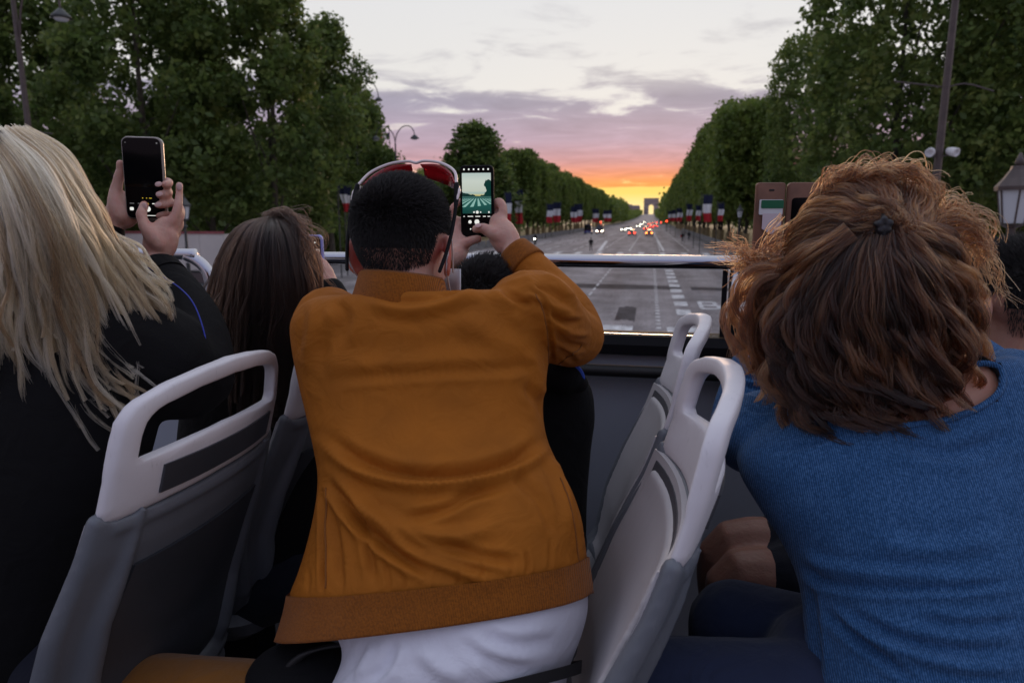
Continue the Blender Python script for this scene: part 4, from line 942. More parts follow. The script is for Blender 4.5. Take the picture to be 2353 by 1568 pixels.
def frame(fwd, up=(0, 0, 1)):
    f = nrm(fwd); r = nrm(np.cross(f, up)); u = np.cross(r, f); return np.c_[r, f, u]       # columns right, fwd, up
def head_parts(mb, c, R, s=1.0):
    """cranium, face, nose, lips, ears; c sits between the ears"""
    def P(*q): return np.asarray(c) + R @ (V(*q) * s)
    mb.ell(P(0, -.012, .030), V(.074, .093, .082) * s, R)
    mb.ell(P(0, .030, -.030), V(.060, .062, .085) * s, R); mb.ell(P(0, .042, -.088), V(.043, .042, .030) * s, R)
    mb.ell(P(0, .080, .018), V(.050, .016, .011) * s, R)
    mb.tube([P(0, .090, .004), P(0, .106, -.022), P(0, .112, -.034)], [.008 * s, .010 * s, .013 * s], 8)
    for q in (-1, 1):
        mb.ell(P(q * .034, .064, -.036), V(.022, .022, .02) * s, R); mb.ell(P(q * .012, .100, -.036), V(.008, .008, .007) * s, R)
        e = R @ np.array(Matrix.Rotation(q * .38, 3, 'Z'))
        mb.ell(P(q * .083, -.014, -.010), V(.0055, .020, .036) * s, e, 16, 10); mb.ell(P(q * .079, -.006, -.034), V(.0065, .011, .012) * s, e)
    mb.ell(P(0, .094, -.062), V(.022, .010, .006) * s, R); mb.ell(P(0, .092, -.072), V(.019, .010, .007) * s, R)
def finger(mb, pts, r0=.0088, r1=.0068):
    p = catmull(pts, 9); mb.tube(p, np.linspace(r0, r1, 9) * (1 + .05 * np.cos(np.linspace(0, 4 * pi, 9))), 10)
def nail(p, d, nrm_, s, parent):
    d = nrm(d); n_ = nrm(nrm_ - d * (np.asarray(nrm_) @ d)); w = np.cross(d, n_); R_ = np.c_[w, d, n_]
    MB().ell(p, V(.0052, .0072, .0014) * s, R_, 12, 8).build('fingernail', M['nail'], parent, smooth=True)
def flush_attr(o, centres, rad):
    me = o.data; n = len(me.vertices); co = np.empty(n * 3, np.float32); me.vertices.foreach_get('co', co); co = co.reshape(-1, 3)
    f = np.zeros(n, np.float32)
    for c, r in zip(centres, rad): f = np.maximum(f, np.clip(1.25 - np.linalg.norm(co - np.asarray(c), axis=1) / r, 0, 1))
    a = me.attributes.new('flush', 'FLOAT', 'POINT'); a.data.foreach_set('value', f)
def folds(o, curves, facing=-0.05):
    """press creases into cloth: curves of (points (u,v), amplitude m, width px[, skew])"""
    me = o.data; n = len(me.vertices); co = np.empty(n * 3, np.float32); me.vertices.foreach_get('co', co); co = co.reshape(-1, 3).astype(float)
    no = np.empty(n * 3, np.float32); me.vertices.foreach_get('normal', no); no = no.reshape(-1, 3)
    u, v = proj(co); face = np.einsum('ij,ij->i', no, nrm(co - CAMP)); wgt = np.clip((facing - face) * 6, 0, 1); d = np.zeros(n)
    for cv in curves:
        pts, amp, wid = cv[:3]; C = catmull(np.array(pts, float), 40); m = len(C)
        dd = np.full(n, 1e9); ti = np.zeros(n); sg = np.zeros(n)
        T = np.gradient(C, axis=0)
        for i in range(m):
            ex, ey = u - C[i, 0], v - C[i, 1]; q = ex * ex + ey * ey; k = q < dd; dd[k] = q[k]; ti[k] = i / (m - 1); sg[k] = np.sign(T[i, 0] * ey - T[i, 1] * ex)[k]
        x = np.sqrt(dd) / wid; tap = np.clip(np.sin(np.clip(ti, 0.02, .98) * pi) * 1.6, 0, 1)
        e = (len(cv) > 3 and cv[3]) or 0.0
        prof = .85 * np.exp(-x * x) + .2 * np.exp(-2.2 * x) - 0.5 * np.exp(-((x - 1.5) ** 2) * 1.6) * (1 + e * sg)
        d += amp * prof * tap * (x < 5)
    co += no * (d * wgt)[:, None]
    me.vertices.foreach_set('co', co.astype(np.float32).ravel()); me.update()
def soft_noise(o, amp, scale, seed):
    """broad unevenness of cloth: a few crossed waves along the normals"""
    me = o.data; n = len(me.vertices); co = np.empty(n * 3, np.float32); me.vertices.foreach_get('co', co); co = co.reshape(-1, 3).astype(float)
    no = np.empty(n * 3, np.float32); me.vertices.foreach_get('normal', no); no = no.reshape(-1, 3); R = np.random.default_rng(int(seed * 10)); d = np.zeros(n)
    for k in range(14): d += np.sin(co @ (nrm(R.normal(0, 1, 3)) * scale * R.uniform(.7, 3.2)) + R.uniform(0, 6.3)) / 14 ** .5
    me.vertices.foreach_set('co', (co + no * (d * amp)[:, None]).astype(np.float32).ravel()); me.update()
def ering(pl, pr, depth, yb=0.0, n=36, e=2.3):
    """ring of a torso: left and right silhouette points, half depth along the view"""
    pl, pr = np.asarray(pl), np.asarray(pr); c = (pl + pr) / 2; a = (pr - pl) / 2
    vd = nrm(c - CAMP); vd = nrm(vd - nrm(a) * (vd @ nrm(a))); vd = nrm(vd * V(1, 1, .93)); t = np.linspace(0, 2 * pi, n, endpoint=False)
    cc, ss = np.cos(t), np.sin(t); cc = np.sign(cc) * np.abs(cc) ** (2 / e); ss = np.sign(ss) * np.abs(ss) ** (2 / e)
    return c + cc[:, None] * a + ss[:, None] * vd * depth
def torso(mb, st, e=2.3, n=40):
    """st rows: (uL, vL, uR, vR, y, half depth); rows get smoothed"""
    st = catmull(np.array(st, float), len(st) * 4)
    mb.loft([ering(at(r[0], r[1], r[4]), at(r[2], r[3], r[4]), r[5], e=e, n=n) for r in st])

# ------------------------------------------------------------------ cloth materials
def weave(name, c, scale, strength, rough=0.85, sheen=0.3, var=0.12):
    m = mat(name, c, rough, var=(14, var), sheen=sheen, spec=0.25); t, b = nodes_of(m); nn = t.nodes.new
    tcn = nn('ShaderNodeTexCoord'); n1_ = nn('ShaderNodeTexNoise'); n1_.inputs['Scale'].default_value = scale; n1_.inputs['Detail'].default_value = 2
    t.links.new(tcn.outputs['Object'], n1_.inputs[0]); bp_ = nn('ShaderNodeBump'); bp_.inputs['Strength'].default_value = strength; bp_.inputs['Distance'].default_value = .0015
    t.links.new(n1_.outputs[0], bp_.inputs['Height'])
    n2_ = nn('ShaderNodeTexNoise'); n2_.inputs['Scale'].default_value = 17; n2_.inputs['Detail'].default_value = 3; n2_.inputs['Distortion'].default_value = 1.6; t.links.new(tcn.outputs['Object'], n2_.inputs[0])
    b2_ = nn('ShaderNodeBump'); b2_.inputs['Strength'].default_value = .35; b2_.inputs['Distance'].default_value = .012; t.links.new(n2_.outputs[0], b2_.inputs['Height']); t.links.new(b2_.outputs[0], bp_.inputs['Normal']); t.links.new(bp_.outputs[0], b.inputs['Normal']); return m
def ribbed(name, c, c2, freq, rot, strength, rough=0.9, dist=.002):
    m = mat(name, c, rough, spec=0.2, sheen=0.08); t, b = nodes_of(m); nn = t.nodes.new; ll = t.links.new
    tcn = nn('ShaderNodeTexCoord'); mp = nn('ShaderNodeMapping'); ll(tcn.outputs['Object'], mp.inputs[0]); mp.inputs['Rotation'].default_value = rot
    nz = nn('ShaderNodeTexNoise'); nz.inputs['Scale'].default_value = 26; nz.inputs['Detail'].default_value = 3; ll(tcn.outputs['Object'], nz.inputs[0])
    wv = nn('ShaderNodeTexWave'); wv.wave_type = 'BANDS'; wv.bands_direction = 'X'; wv.wave_profile = 'SIN'; wv.inputs['Scale'].default_value = freq; wv.inputs['Distortion'].default_value = 2.2; wv.inputs['Detail'].default_value = 1.5; wv.inputs['Detail Scale'].default_value = .25
    ll(mp.outputs[0], wv.inputs[0])
    sp_ = nn('ShaderNodeTexNoise'); sp_.inputs['Scale'].default_value = 330; sp_.inputs['Detail'].default_value = 1; ll(tcn.outputs['Object'], sp_.inputs[0])
    r = nn('ShaderNodeValToRGB'); e = r.color_ramp.elements; e[0].position = .25; e[0].color = tuple(q * .55 for q in c) + (1,); e[1].position = .8; e[1].color = tuple(c2) + (1,); e.new(.55).color = tuple(c) + (1,)
    ad = nn('ShaderNodeMath'); ad.operation = 'MULTIPLY_ADD'; ll(wv.outputs['Fac'], ad.inputs[0]); ad.inputs[1].default_value = .42
    a2 = nn('ShaderNodeMath'); a2.operation = 'MULTIPLY_ADD'; ll(nz.outputs[0], a2.inputs[0]); a2.inputs[1].default_value = .35; ll(sp_.outputs[0], a2.inputs[2]); 
    a3 = nn('ShaderNodeMath'); a3.operation = 'MULTIPLY_ADD'; ll(a2.outputs[0], a3.inputs[0]); a3.inputs[1].default_value = .8; a3.inputs[2].default_value = -.25; ll(a3.outputs[0], ad.inputs[2]); ll(ad.outputs[0], r.inputs[0]); ll(r.outputs[0], b.inputs['Base Color'])
    bp_ = nn('ShaderNodeBump'); bp_.inputs['Strength'].default_value = strength; bp_.inputs['Distance'].default_value = dist; ll(wv.outputs['Fac'], bp_.inputs['Height']); ll(bp_.outputs[0], b.inputs['Normal']); return m
M['ochre'] = weave('ochre_cotton', (0.36, 0.113, 0.008), 900, .3, .8, 0, .10)
M['ochrib'] = ribbed('ochre_rib_knit', (0.31, 0.093, 0.008), (0.36, 0.112, 0.009), 150, (0, 0, 0), .6, .85, .0018)
M['black'] = weave('black_cloth', (0.004, 0.004, 0.005), 700, .3, .9, 0)
M['navy'] = weave('dark_navy_cloth', (0.012, 0.014, 0.024), 700, .3, .9, .1)
M['shirt'] = weave('white_cotton', (0.74, 0.75, 0.83), 800, .2, .85, .1, .04)
M['brown'] = weave('brown_trousers', (0.22, 0.085, 0.012), 700, .3, .85, .15)
M['denim'] = weave('dark_denim', (0.024, 0.034, 0.075), 900, .5, .9, .15)
M['blue'] = ribbed('blue_rib_knit', (0.028, 0.105, 0.26), (0.085, 0.195, 0.40), 125, (0, .22, .1), .5, .95, .0022)
M['mask'] = mat('pale_mask', (0.6, 0.65, 0.72), 0.8)

# ------------------------------------------------------------------ the man in ochre
MN = empty('person', (-.27, .92, DECK)); tag(MN, 'man in ochre bomber jacket seen from behind, photographing with a raised phone', 'person')
def ch(o, root): return reparent(o, root)
mhc = V(-.406, 1.095, CAMZ - .050); mhR = frame(V(.05, 1, -.06))
hm = at(1183, 582, 1.415)                                        # right wrist
mb = MB(); head_parts(mb, mhc, mhR, 1.0)
mb.tube([mhc + V(0, -.02, -.02), mhc + V(.0, -.035, -.09), V(-.40, 1.03, CAMZ - .19)], [.058, .058, .07], 16)
mb.ell((-.375, 1.085, CAMZ - .36), (.15, .075, .21)); mb.ell((-.30, .97, CAMZ - .65), (.14, .09, .16))
sr, er = at(1205, 715, 1.09), at(1322, 772, 1.31); sl, el = at(742, 752, 1.11), at(775, 800, 1.34); wl = at(1046, 588, 1.44)
mb.tube(catmull([V(-.37, 1.07, CAMZ - .2), sr, er, hm], 24), np.interp(np.linspace(0, 1, 24), [0, .3, .62, .9, 1], [.05, .042, .035, .03, .026]), 12)
mb.tube(catmull([V(-.40, 1.07, CAMZ - .2), sl, el, wl], 24), np.interp(np.linspace(0, 1, 24), [0, .3, .62, .9, 1], [.06, .05, .04, .03, .026]), 12)
# right hand: wrist, palm, thumb over the screen, index along the edge, three fingers behind
yP = 1.45
mb.tube(catmull(px((1183, 582, 1.415), (1165, 556, 1.43), (1150, 532, 1.445), (1143, 512, 1.455)), 10), [.025, .027, .031, .034, .035, .035, .034, .031, .028, .022], 14, flat=(V(.3, 1, .2), .62))
mb.tube(catmull(px((1160, 545, 1.43), (1136, 536, 1.428), (1120, 530, 1.432)), 6), [.02, .02, .017, .0155, .014, .0135], 12)
finger(mb, px((1126, 533, 1.430), (1110, 523, 1.428), (1094, 526, 1.432)), .0125, .0098)
finger(mb, px((1153, 505, 1.455), (1156, 480, 1.458), (1146, 462, 1.464), (1136, 470, 1.472)), .0115, .0085)
for k, (v0, v1) in enumerate(((490, 484), (508, 504), (526, 524))):
    finger(mb, px((1153, v0 + 12, 1.462), (1150, v0, 1.475), (1128, v1, 1.482), (1106, v1 + 2, 1.481)), .0105, .008)
# left hand: index along the left edge, fingers behind, thumb under
mb.tube(catmull(px((1046, 588, 1.44), (1048, 566, 1.458), (1046, 540, 1.468), (1043, 515, 1.475)), 10), [.025, .026, .029, .031, .032, .031, .03, .028, .026, .02], 14, flat=(V(-.2, 1, 0), .6))
finger(mb, px((1038, 505, 1.47), (1037, 485, 1.465), (1046, 471, 1.463), (1056, 463, 1.464)), .0098, .0075)
finger(mb, px((1040, 520, 1.478), (1046, 508, 1.478), (1060, 506, 1.48), (1078, 508, 1.482)), .0098, .0078)
finger(mb, px((1042, 536, 1.476), (1050, 528, 1.476), (1064, 528, 1.479), (1080, 530, 1.481)), .0096, .0078)
finger(mb, px((1046, 566, 1.45), (1066, 560, 1.446), (1084, 552, 1.448), (1098, 549, 1.452)), .0135, .0095)
for s in (-1, 1):                                                # hips and legs under the clothes
    hp = V(-.27, .90 + .09 * s, CAMZ - .76); kn = V(-.70, .82, CAMZ - .745) if s < 0 else V(-.36, 1.28, CAMZ - .76); ft = V(kn[0] + .03, kn[1], DECK + .08)
    mb.tube(catmull([hp, (hp + kn) / 2, kn], 8), np.linspace(.075, .05, 8), 10); mb.tube(catmull([kn, (kn + ft) / 2, ft], 8), np.linspace(.05, .03, 8), 10); mb.tube([ft, ft + V(-.16, 0, -.04)], [.035, .025], 8)
body = fuse(mb, 'body', M['skin'], None, .0042, 5); flush_attr(body, [mhc + mhR @ V(s * .088, -.012, -.01) for s in (-1, 1)], [.034, .034]); ch(body, MN)  # ears redder in colour, partly standing in for light glowing through them
for s in (-1, 1): ch(MB().ell(mhc + mhR @ V(s * .034, .084, .0), (.012, .012, .012)).build('eye', M['eye'], None, smooth=True), MN)
nail(at(1098, 518, 1.419), V(-1, .1, -.1), V(0, -1, .6), 1.1, None); ch(bpy.data.objects['fingernail'], MN)
# jacket
JY = 0.0
ST = [(890, 692, 1040, 686, 1.055, .05), (775, 676, 1140, 662, 1.07, .07), (706, 690, 1222, 672, 1.075, .095), (672, 735, 1258, 725, 1.075, .112), (676, 800, 1266, 790, 1.07, .12), (694, 880, 1262, 868, 1.055, .124), (712, 950, 1254, 940, 1.035, .125),
      (730, 1020, 1262, 1010, 1.01, .13), (742, 1085, 1288, 1075, .985, .134), (738, 1150, 1314, 1130, .962, .136), (722, 1230, 1334, 1190, .94, .14), (700, 1310, 1344, 1250, .92, .142), (684, 1362, 1350, 1296, .905, .144), (690, 1400, 1344, 1318, .896, .138)]
ST = [(a + 16, b, c - 5, d, e, f) for a, b, c, d, e, f in ST]
mb = MB(); torso(mb, ST, 2.35)
mb.tube(catmull([at(1185, 730, 1.085), sr + V(.015, .0, 0), at(1288, 762, 1.23), er, at(1300, 712, 1.345), at(1245, 645, 1.385), at(1200, 600, 1.405)], 34), np.interp(np.linspace(0, 1, 34), [0, .12, .3, .5, .56, .72, .9, 1], [.066, .070, .064, .055, .054, .051, .045, .042]), 18)
mb.tube(catmull([at(760, 735, 1.085), sl + V(-.002, .01, .0), at(745, 790, 1.22), el, at(850, 705, 1.385), at(985, 622, 1.425)], 30), np.interp(np.linspace(0, 1, 30), [0, .15, .35, .55, .75, 1], [.06, .056, .052, .05, .047, .042]), 16)
jk = fuse(mb, 'jacket', M['ochre'], None, .0031, 10)
soft_noise(jk, .0022, 12.0, 3.1)
FO = [([(760, 868), (846, 862), (1014, 851), (1160, 846), (1250, 838)], -.0035, 15, .6), ([(700, 838), (860, 838), (1040, 826), (1200, 822)], .003, 26),
      ([(734, 1018), (815, 1080), (927, 1112), (1064, 1111), (1188, 1080), (1266, 1022)], .0105, 15, -.5), ([(740, 990), (830, 1052), (940, 1086), (1070, 1082), (1180, 1052), (1256, 1000)], -.007, 16),
      ([(748, 1095), (815, 1189), (896, 1264), (990, 1322)], -.012, 12, .5), ([(760, 1080), (850, 1180), (940, 1250), (1040, 1300), (1130, 1330)], .008, 17),
      ([(915, 1192), (1014, 1172), (1080, 1138), (1160, 1120)], -.0065, 13), ([(820, 1150), (930, 1215), (1040, 1232), (1150, 1205)], .006, 20),
      ([(880, 1190), (960, 1260), (1060, 1300), (1150, 1320)], -.006, 12), ([(1000, 1240), (1100, 1275), (1200, 1290)], -.005, 14), ([(1180, 1090), (1240, 1150), (1275, 1230)], -.005, 15),
      ([(790, 1130), (840, 1240), (860, 1340)], -.007, 11), ([(758, 1160), (775, 1260), (780, 1350)], -.006, 12),
      ([(742, 1110), (741, 1230), (742, 1358)], -.007, 6), ([(1290, 1080), (1322, 1160), (1336, 1280)], -.007, 8), ([(1262, 1040), (1296, 1120), (1310, 1250)], .006, 14),
      ([(850, 672), (930, 690), (1010, 678), (1090, 640)], -.006, 14), ([(830, 690), (930, 712), (1030, 696), (1110, 660)], .006, 18), ([(760, 680), (790, 730), (780, 800)], -.006, 18), ([(720, 690), (716, 760), (706, 830)], .005, 16), ([(800, 720), (745, 790), (735, 870)], -.005, 20),
      ([(1212, 660), (1246, 690), (1262, 760), (1270, 850)], -.0065, 6), ([(1150, 668), (1190, 690), (1225, 700)], -.006, 10), ([(1120, 660), (1170, 700), (1210, 770)], .005, 18), ([(1040, 720), (1140, 780), (1220, 800)], .004, 26),
      ([(1262, 720), (1296, 738), (1340, 740)], -.007, 8), ([(1270, 742), (1310, 764), (1352, 768)], .006, 9), ([(1275, 770), (1312, 792), (1350, 796)], -.006, 8), ([(1225, 650), (1270, 672), (1312, 700)], -.006, 9), ([(1240, 628), (1288, 652), (1330, 700)], .005, 10), ([(1220, 668), (1262, 700), (1320, 722)], .005, 9), ([(1280, 800), (1310, 820), (1320, 836)], -.005, 8),
      ([(1200, 880), (1235, 920), (1252, 960)], -.005, 14), ([(1210, 800), (1240, 860), (1250, 920)], .004, 16), ([(840, 640), (870, 650), (900, 655)], -.004, 8)]
for k in range(15):
    u_ = 706 + k * 43 + 12 * math.sin(k * 5.1); vb = 1362 - max(0, (u_ - 1000)) / 350 * 66
    FO.append(([(u_ + 8 * math.sin(k), vb - 62 - 20 * math.sin(k * 2.1)), (u_ + 3, vb - 30), (u_, vb - 2)], -.0021 * (1 + .8 * math.sin(k * 1.7)), 6))
folds(jk, FO)
def seam(o, pts, r, name, m, root, ymax=9.0):
    """a stitched seam lying on the cloth under the given directions"""
    me = o.data; n = len(me.vertices); co = np.empty(n * 3, np.float32); me.vertices.foreach_get('co', co); co = co.reshape(-1, 3).astype(float); u, v = proj(co); dist = np.linalg.norm(co - CAMP, axis=1); P = []
    for q in catmull(np.array(pts, float), 40):
        k = np.nonzero((np.abs(u - q[0]) < 9) & (np.abs(v - q[1]) < 9))[0]
        if len(k): P.append(co[k[np.argmin(dist[k])]])
    P = np.array(P)
    for _ in range(4): P[1:-1] = (P[:-2] + 2 * P[1:-1] + P[2:]) / 4
    return ch(MB().tube(P, r, 6).build(name, m, None, smooth=True), root)
M['stitch'] = mat('ochre_seam', (0.20, 0.062, 0.005), .8)
for pts in ([(1236, 668), (1256, 712), (1266, 780), (1268, 850)], [(742, 1112), (741, 1230), (742, 1352)], [(1296, 1092), (1322, 1170), (1337, 1282)], [(1272, 858), (1312, 826), (1345, 800)]): seam(jk, pts, .0013, 'seam', M['stitch'], MN)
ch(jk, MN)
mb = MB()                                                        # ribbed hem
H_ = [(694, 1346, 1348, 1280, .905, .149), (688, 1384, 1351, 1310, .898, .151), (679, 1422, 1355, 1340, .889, .1525), (670, 1450, 1357, 1363, .882, .1525)]
rg = [ering(at(r[0], r[1], r[4]), at(r[2], r[3], r[4]), r[5], e=2.35, n=64) for r in catmull(np.array(H_, float), 12)]
for q in rg:
    tt_ = np.linspace(0, 2 * pi, 64, endpoint=False); cq = q.mean(0); q[:] = cq + (q - cq) * (1 + .008 * np.sin(tt_ * 11 + 1.0) * np.sin(tt_ * 3.3) + .004 * np.sin(tt_ * 23))[:, None]; q[:, 2] -= .016 * np.sin(tt_ + pi).clip(0, 1) ** .7
inn = [q * .985 + q.mean(0) * .015 for q in rg[::-1]]
mb.loft(rg + inn, cap=False); hb = mb.build('hem_band', M['ochrib'], None, smooth=True); ch(hb, MN)
mb = MB()                                                        # collar
cc_ = V(-.398, 1.045, CAMZ - .105); col_r = []
for k, (zz, r1, r2) in enumerate(((-.065, .088, .070), (-.045, .086, .076), (-.015, .077, .072), (.012, .070, .067), (.016, .066, .063), (-.03, .064, .06))):
    t_ = np.linspace(0, 2 * pi, 40, endpoint=False); ring = np.c_[np.cos(t_) * r1, np.sin(t_) * r2, np.full(40, zz)]; ring[:, 2] += -.012 * np.sin(t_) - .004 * np.cos(t_); ring[:, 1] -= (.0) ; col_r.append(ring + cc_ + V(0, .02 * (zz + .07) / .1, 0))
mb.loft(col_r, cap=False); co_ = mb.build('collar', M['ochrib'], None, smooth=True); ch(co_, MN)
for pts, r_ in ((((1213, 612, 1.400), (1196, 594, 1.408), (1180, 576, 1.416)), (.044, .0405, .036)), (((990, 622, 1.425), (1014, 606, 1.43), (1034, 594, 1.436)), (.043, .04, .036))):
    mb = MB(); mb.tube(catmull(px(*pts), 8), np.interp(np.linspace(0, 1, 8), [0, .5, 1], r_), 24, 'flat'); ch(mb.build('cuff', M['ochrib'], None, smooth=True), MN)
# white shirt tail, belt, trousers
mb = MB(); torso(mb, [(720, 1330, 1335, 1270, .91, .13), (790, 1430, 1344, 1350, .893, .135), (822, 1490, 1342, 1410, .875, .138), (806, 1552, 1324, 1470, .860, .142), (780, 1600, 1300, 1530, .85, .142), (800, 1660, 1285, 1590, .845, .14)], 2.4)
sh = fuse(mb, 'shirt', M['shirt'], None, .006, 6); folds(sh, [([(905, 1470), (890, 1520), (850, 1568)], -.008, 14), ([(960, 1480), (1010, 1530), (1080, 1560)], .006, 24), ([(1100, 1450), (1180, 1480), (1280, 1470)], -.006, 18), ([(860, 1480), (840, 1520), (820, 1560)], .006, 14), ([(1040, 1460), (1130, 1520), (1240, 1540)], -.005, 18)]); ch(sh, MN)
mb = MB(); mb.ell((-.275, .885, CAMZ - .76), (.165, .15, .13))
for s in (-1, 1):
    hp = V(-.30, .885 + .085 * s, CAMZ - .765); kn = V(-.74, .82, CAMZ - .745) if s < 0 else V(-.36, 1.30, CAMZ - .76); ft = V(kn[0] + .03, kn[1], DECK + .05)
    mb.tube(catmull([hp, (hp + kn) / 2 + V(0, 0, .01), kn], 10), np.linspace(.105, .072, 10), 14); mb.tube(catmull([kn, (kn + ft) / 2, ft], 10), np.linspace(.072, .055, 10), 14)
tr_ = fuse(mb, 'trousers', M['brown'], None, .009, 6); ch(tr_, MN)
mb = MB(); rgb = [ering(at(r[0], r[1], r[4]), at(r[2], r[3], r[4]), .148, e=2.4, n=40) for r in ((770, 1640, 1325, 1520, .85, 0), (772, 1668, 1322, 1550, .845, 0))]; mb.loft(rgb, cap=False); ch(mb.build('belt', M['dark'], None, smooth=True), MN)
# cropped hair
def cropped(root, c, R, s, m, mb_m, n, seed, length, name='hair', nape=-1.0):
    """short hair: long on top, faded at the nape"""
    R_ = np.random.default_rng(seed); d = nrm(R_.normal(0, 1, (n * 4, 3)))
    def surf(d):
        lo = np.clip(-d[:, 2:3], 0, 1)                           # below the ears the hair follows the neck inwards
        return V(0, -.012, .030) + d * V(.0745, .0935, .0825) * np.c_[1 - .06 * lo, 1 + .04 * lo, 1 + .15 * lo]
    loc = surf(d)
    keep = (d[:, 2] > nape) & (R_.random(len(d)) < np.clip(1.25 + d[:, 2] * 1.1, .25, 1)) & ((loc[:, 1] < .052) | (loc[:, 2] > .062)) & ~((np.abs(loc[:, 0]) > .05) & (loc[:, 1] > -.036) & (loc[:, 2] < .030)) & ((d[:, 2] > -.25) | (loc[:, 1] < -.03))
    loc = loc[keep][:n]; d = d[keep][:n]
    up = np.clip((d[:, 2] + .25) / 1.0, 0, 1); ln = length * (.26 + .74 * up ** 1.4) * R_.uniform(.7, 1.2, len(loc))
    flow = nrm(d * .8 + V(.10, .45, .35) * up[:, None] + V(0, -.05, -.9) * (1 - up)[:, None] + R_.normal(0, .2, d.shape))
    k = 6; t = np.linspace(0, 1, k)[None, :, None]
    bend = nrm(flow + V(.15, .55, -.2) * up[:, None] + V(0, 0, -.5) * (1 - up)[:, None])
    P = loc[:, None] + (flow[:, None] * t + (bend - flow)[:, None] * t ** 2 * .55) * ln[:, None, None]
    P = np.asarray(c) + (P * s) @ np.asarray(R).T
    mbb = MB(); a = np.linspace(0, 2 * pi, 40, endpoint=False); q = []
    for ph in np.linspace(-.34, pi / 2 - .05, 22):
        r = np.c_[np.cos(a) * math.cos(ph), np.sin(a) * math.cos(ph), np.full(40, math.sin(ph))]; p = surf(r)
        bare = ((p[:, 1] > .052) & (p[:, 2] < .062)) | ((np.abs(p[:, 0]) > .05) & (p[:, 1] > -.036) & (p[:, 2] < .030)) | ((r[:, 2] < -.25) & (p[:, 1] > -.03))
        p = V(0, -.012, .03) + (p - V(0, -.012, .03)) * np.where(bare, .90, 1.004)[:, None]; q.append(np.asarray(c) + (p * s) @ np.asarray(R).T)
    mbb.loft(q, cap=True); base = mbb.build(name, mb_m, None, smooth=True); ch(base, root)
    st = strands('hair_strands', P, .00050, .00022, m, None); attach(st, base)
    return base
def attach(st, base):
    """strands become a sub-part of the hair mass they grow from"""
    st.parent = base; base_w = (Matrix.LocRotScale(base.parent.location, base.parent.rotation_euler, base.parent.scale) @ base.matrix_parent_inverse) if base.parent else Matrix.Identity(4)
    st.matrix_parent_inverse = base_w.inverted(); return st
cropped(MN, mhc, mhR, 1.0, M['hblack'], M['bblack'], 22000, 5, .019)
# face mask with its loops
mb = MB(); mb.loft([[mhc + mhR @ (V(x, .03 + .085 * math.cos(x * 15) , z) * 1.06) for x in np.linspace(-.072, .072, 14)] for z in (-.03, -.055, -.085, -.112)], cap=False, closed=False); mk = mb.build('face_mask', M['mask'], None, smooth=True)
md_ = mk.modifiers.new('t', 'SOLIDIFY'); md_.thickness = .003; ch(mk, MN)
for s in (-1, 1):
    e_ = [V(s * .066, .045, -.035), V(s * .076, .012, .0), V(s * .082, -.012, .018), V(s * .083, -.027, .0), V(s * .079, -.022, -.03), V(s * .070, .02, -.066), V(s * .062, .045, -.09)]
    st_ = MB().tube([mhc + mhR @ (q * 1.07) for q in catmull(e_, 24)], .0016, 6).build('ear_loop', M['mask'], None, smooth=True); st_.parent = mk; st_.matrix_parent_inverse = Matrix.Identity(4); attach(st_, mk)
# ------------------------------------------------------------------ the blonde woman
BW = empty('person', (-.95, .88, DECK)); tag(BW, 'woman with long windblown blonde hair in black, holding up a phone with both hands', 'person')
bhc = at(28, 480, .87); bR = frame(V(.12, 1, .05))
mb = MB(); head_parts(mb, bhc, bR, .96)
mb.tube([bhc + V(0, -.02, -.03), bhc + V(0, -.03, -.11), bhc + V(0, -.02, -.2)], [.05, .05, .07], 14)
mb.ell(bhc + V(.0, .0, -.36), (.15, .09, .22))
sR, eR, wR = at(320, 800, .92), at(440, 850, .98), at(360, 600, 1.10); sL, eL, wL = at(-120, 760, .92), at(120, 720, 1.05), at(258, 512, 1.13)
mb.tube(catmull([bhc + V(.05, 0, -.22), sR, eR, wR], 22), np.interp(np.linspace(0, 1, 22), [0, .3, .65, .92, 1], [.05, .045, .036, .024, .022]), 12)
mb.tube(catmull([bhc + V(-.05, 0, -.22), sL, eL, wL], 22), np.interp(np.linspace(0, 1, 22), [0, .3, .65, .92, 1], [.05, .045, .036, .024, .022]), 12)
# right hand: thumb on the screen, index reaching past the phone
mb.tube(catmull(px((360, 612, 1.098), (362, 585, 1.102), (370, 552, 1.108), (381, 524, 1.116)), 10), [.0205, .0205, .022, .025, .028, .030, .030, .029, .027, .022], 14, flat=(V(-.45, 1, .1), .62))
mb.tube(catmull(px((366, 560, 1.098), (346, 536, 1.094), (332, 517, 1.094)), 6), [.016, .017, .0155, .014, .0125, .0115], 12)
finger(mb, px((334, 520, 1.094), (325, 497, 1.096), (327, 484, 1.102), (331, 471, 1.110)), .0108, .0080)
finger(mb, px((394, 512, 1.118), (407, 482, 1.126), (411, 455, 1.135), (412, 425, 1.142)), .0096, .0064)
finger(mb, px((400, 520, 1.124), (414, 498, 1.136), (412, 474, 1.15), (398, 466, 1.158)), .0092, .0068)
finger(mb, px((401, 532, 1.126), (413, 518, 1.14), (408, 500, 1.152), (396, 494, 1.16)), .0088, .0066)
finger(mb, px((396, 545, 1.124), (407, 538, 1.138), (402, 522, 1.15), (392, 515, 1.156)), .0082, .006)
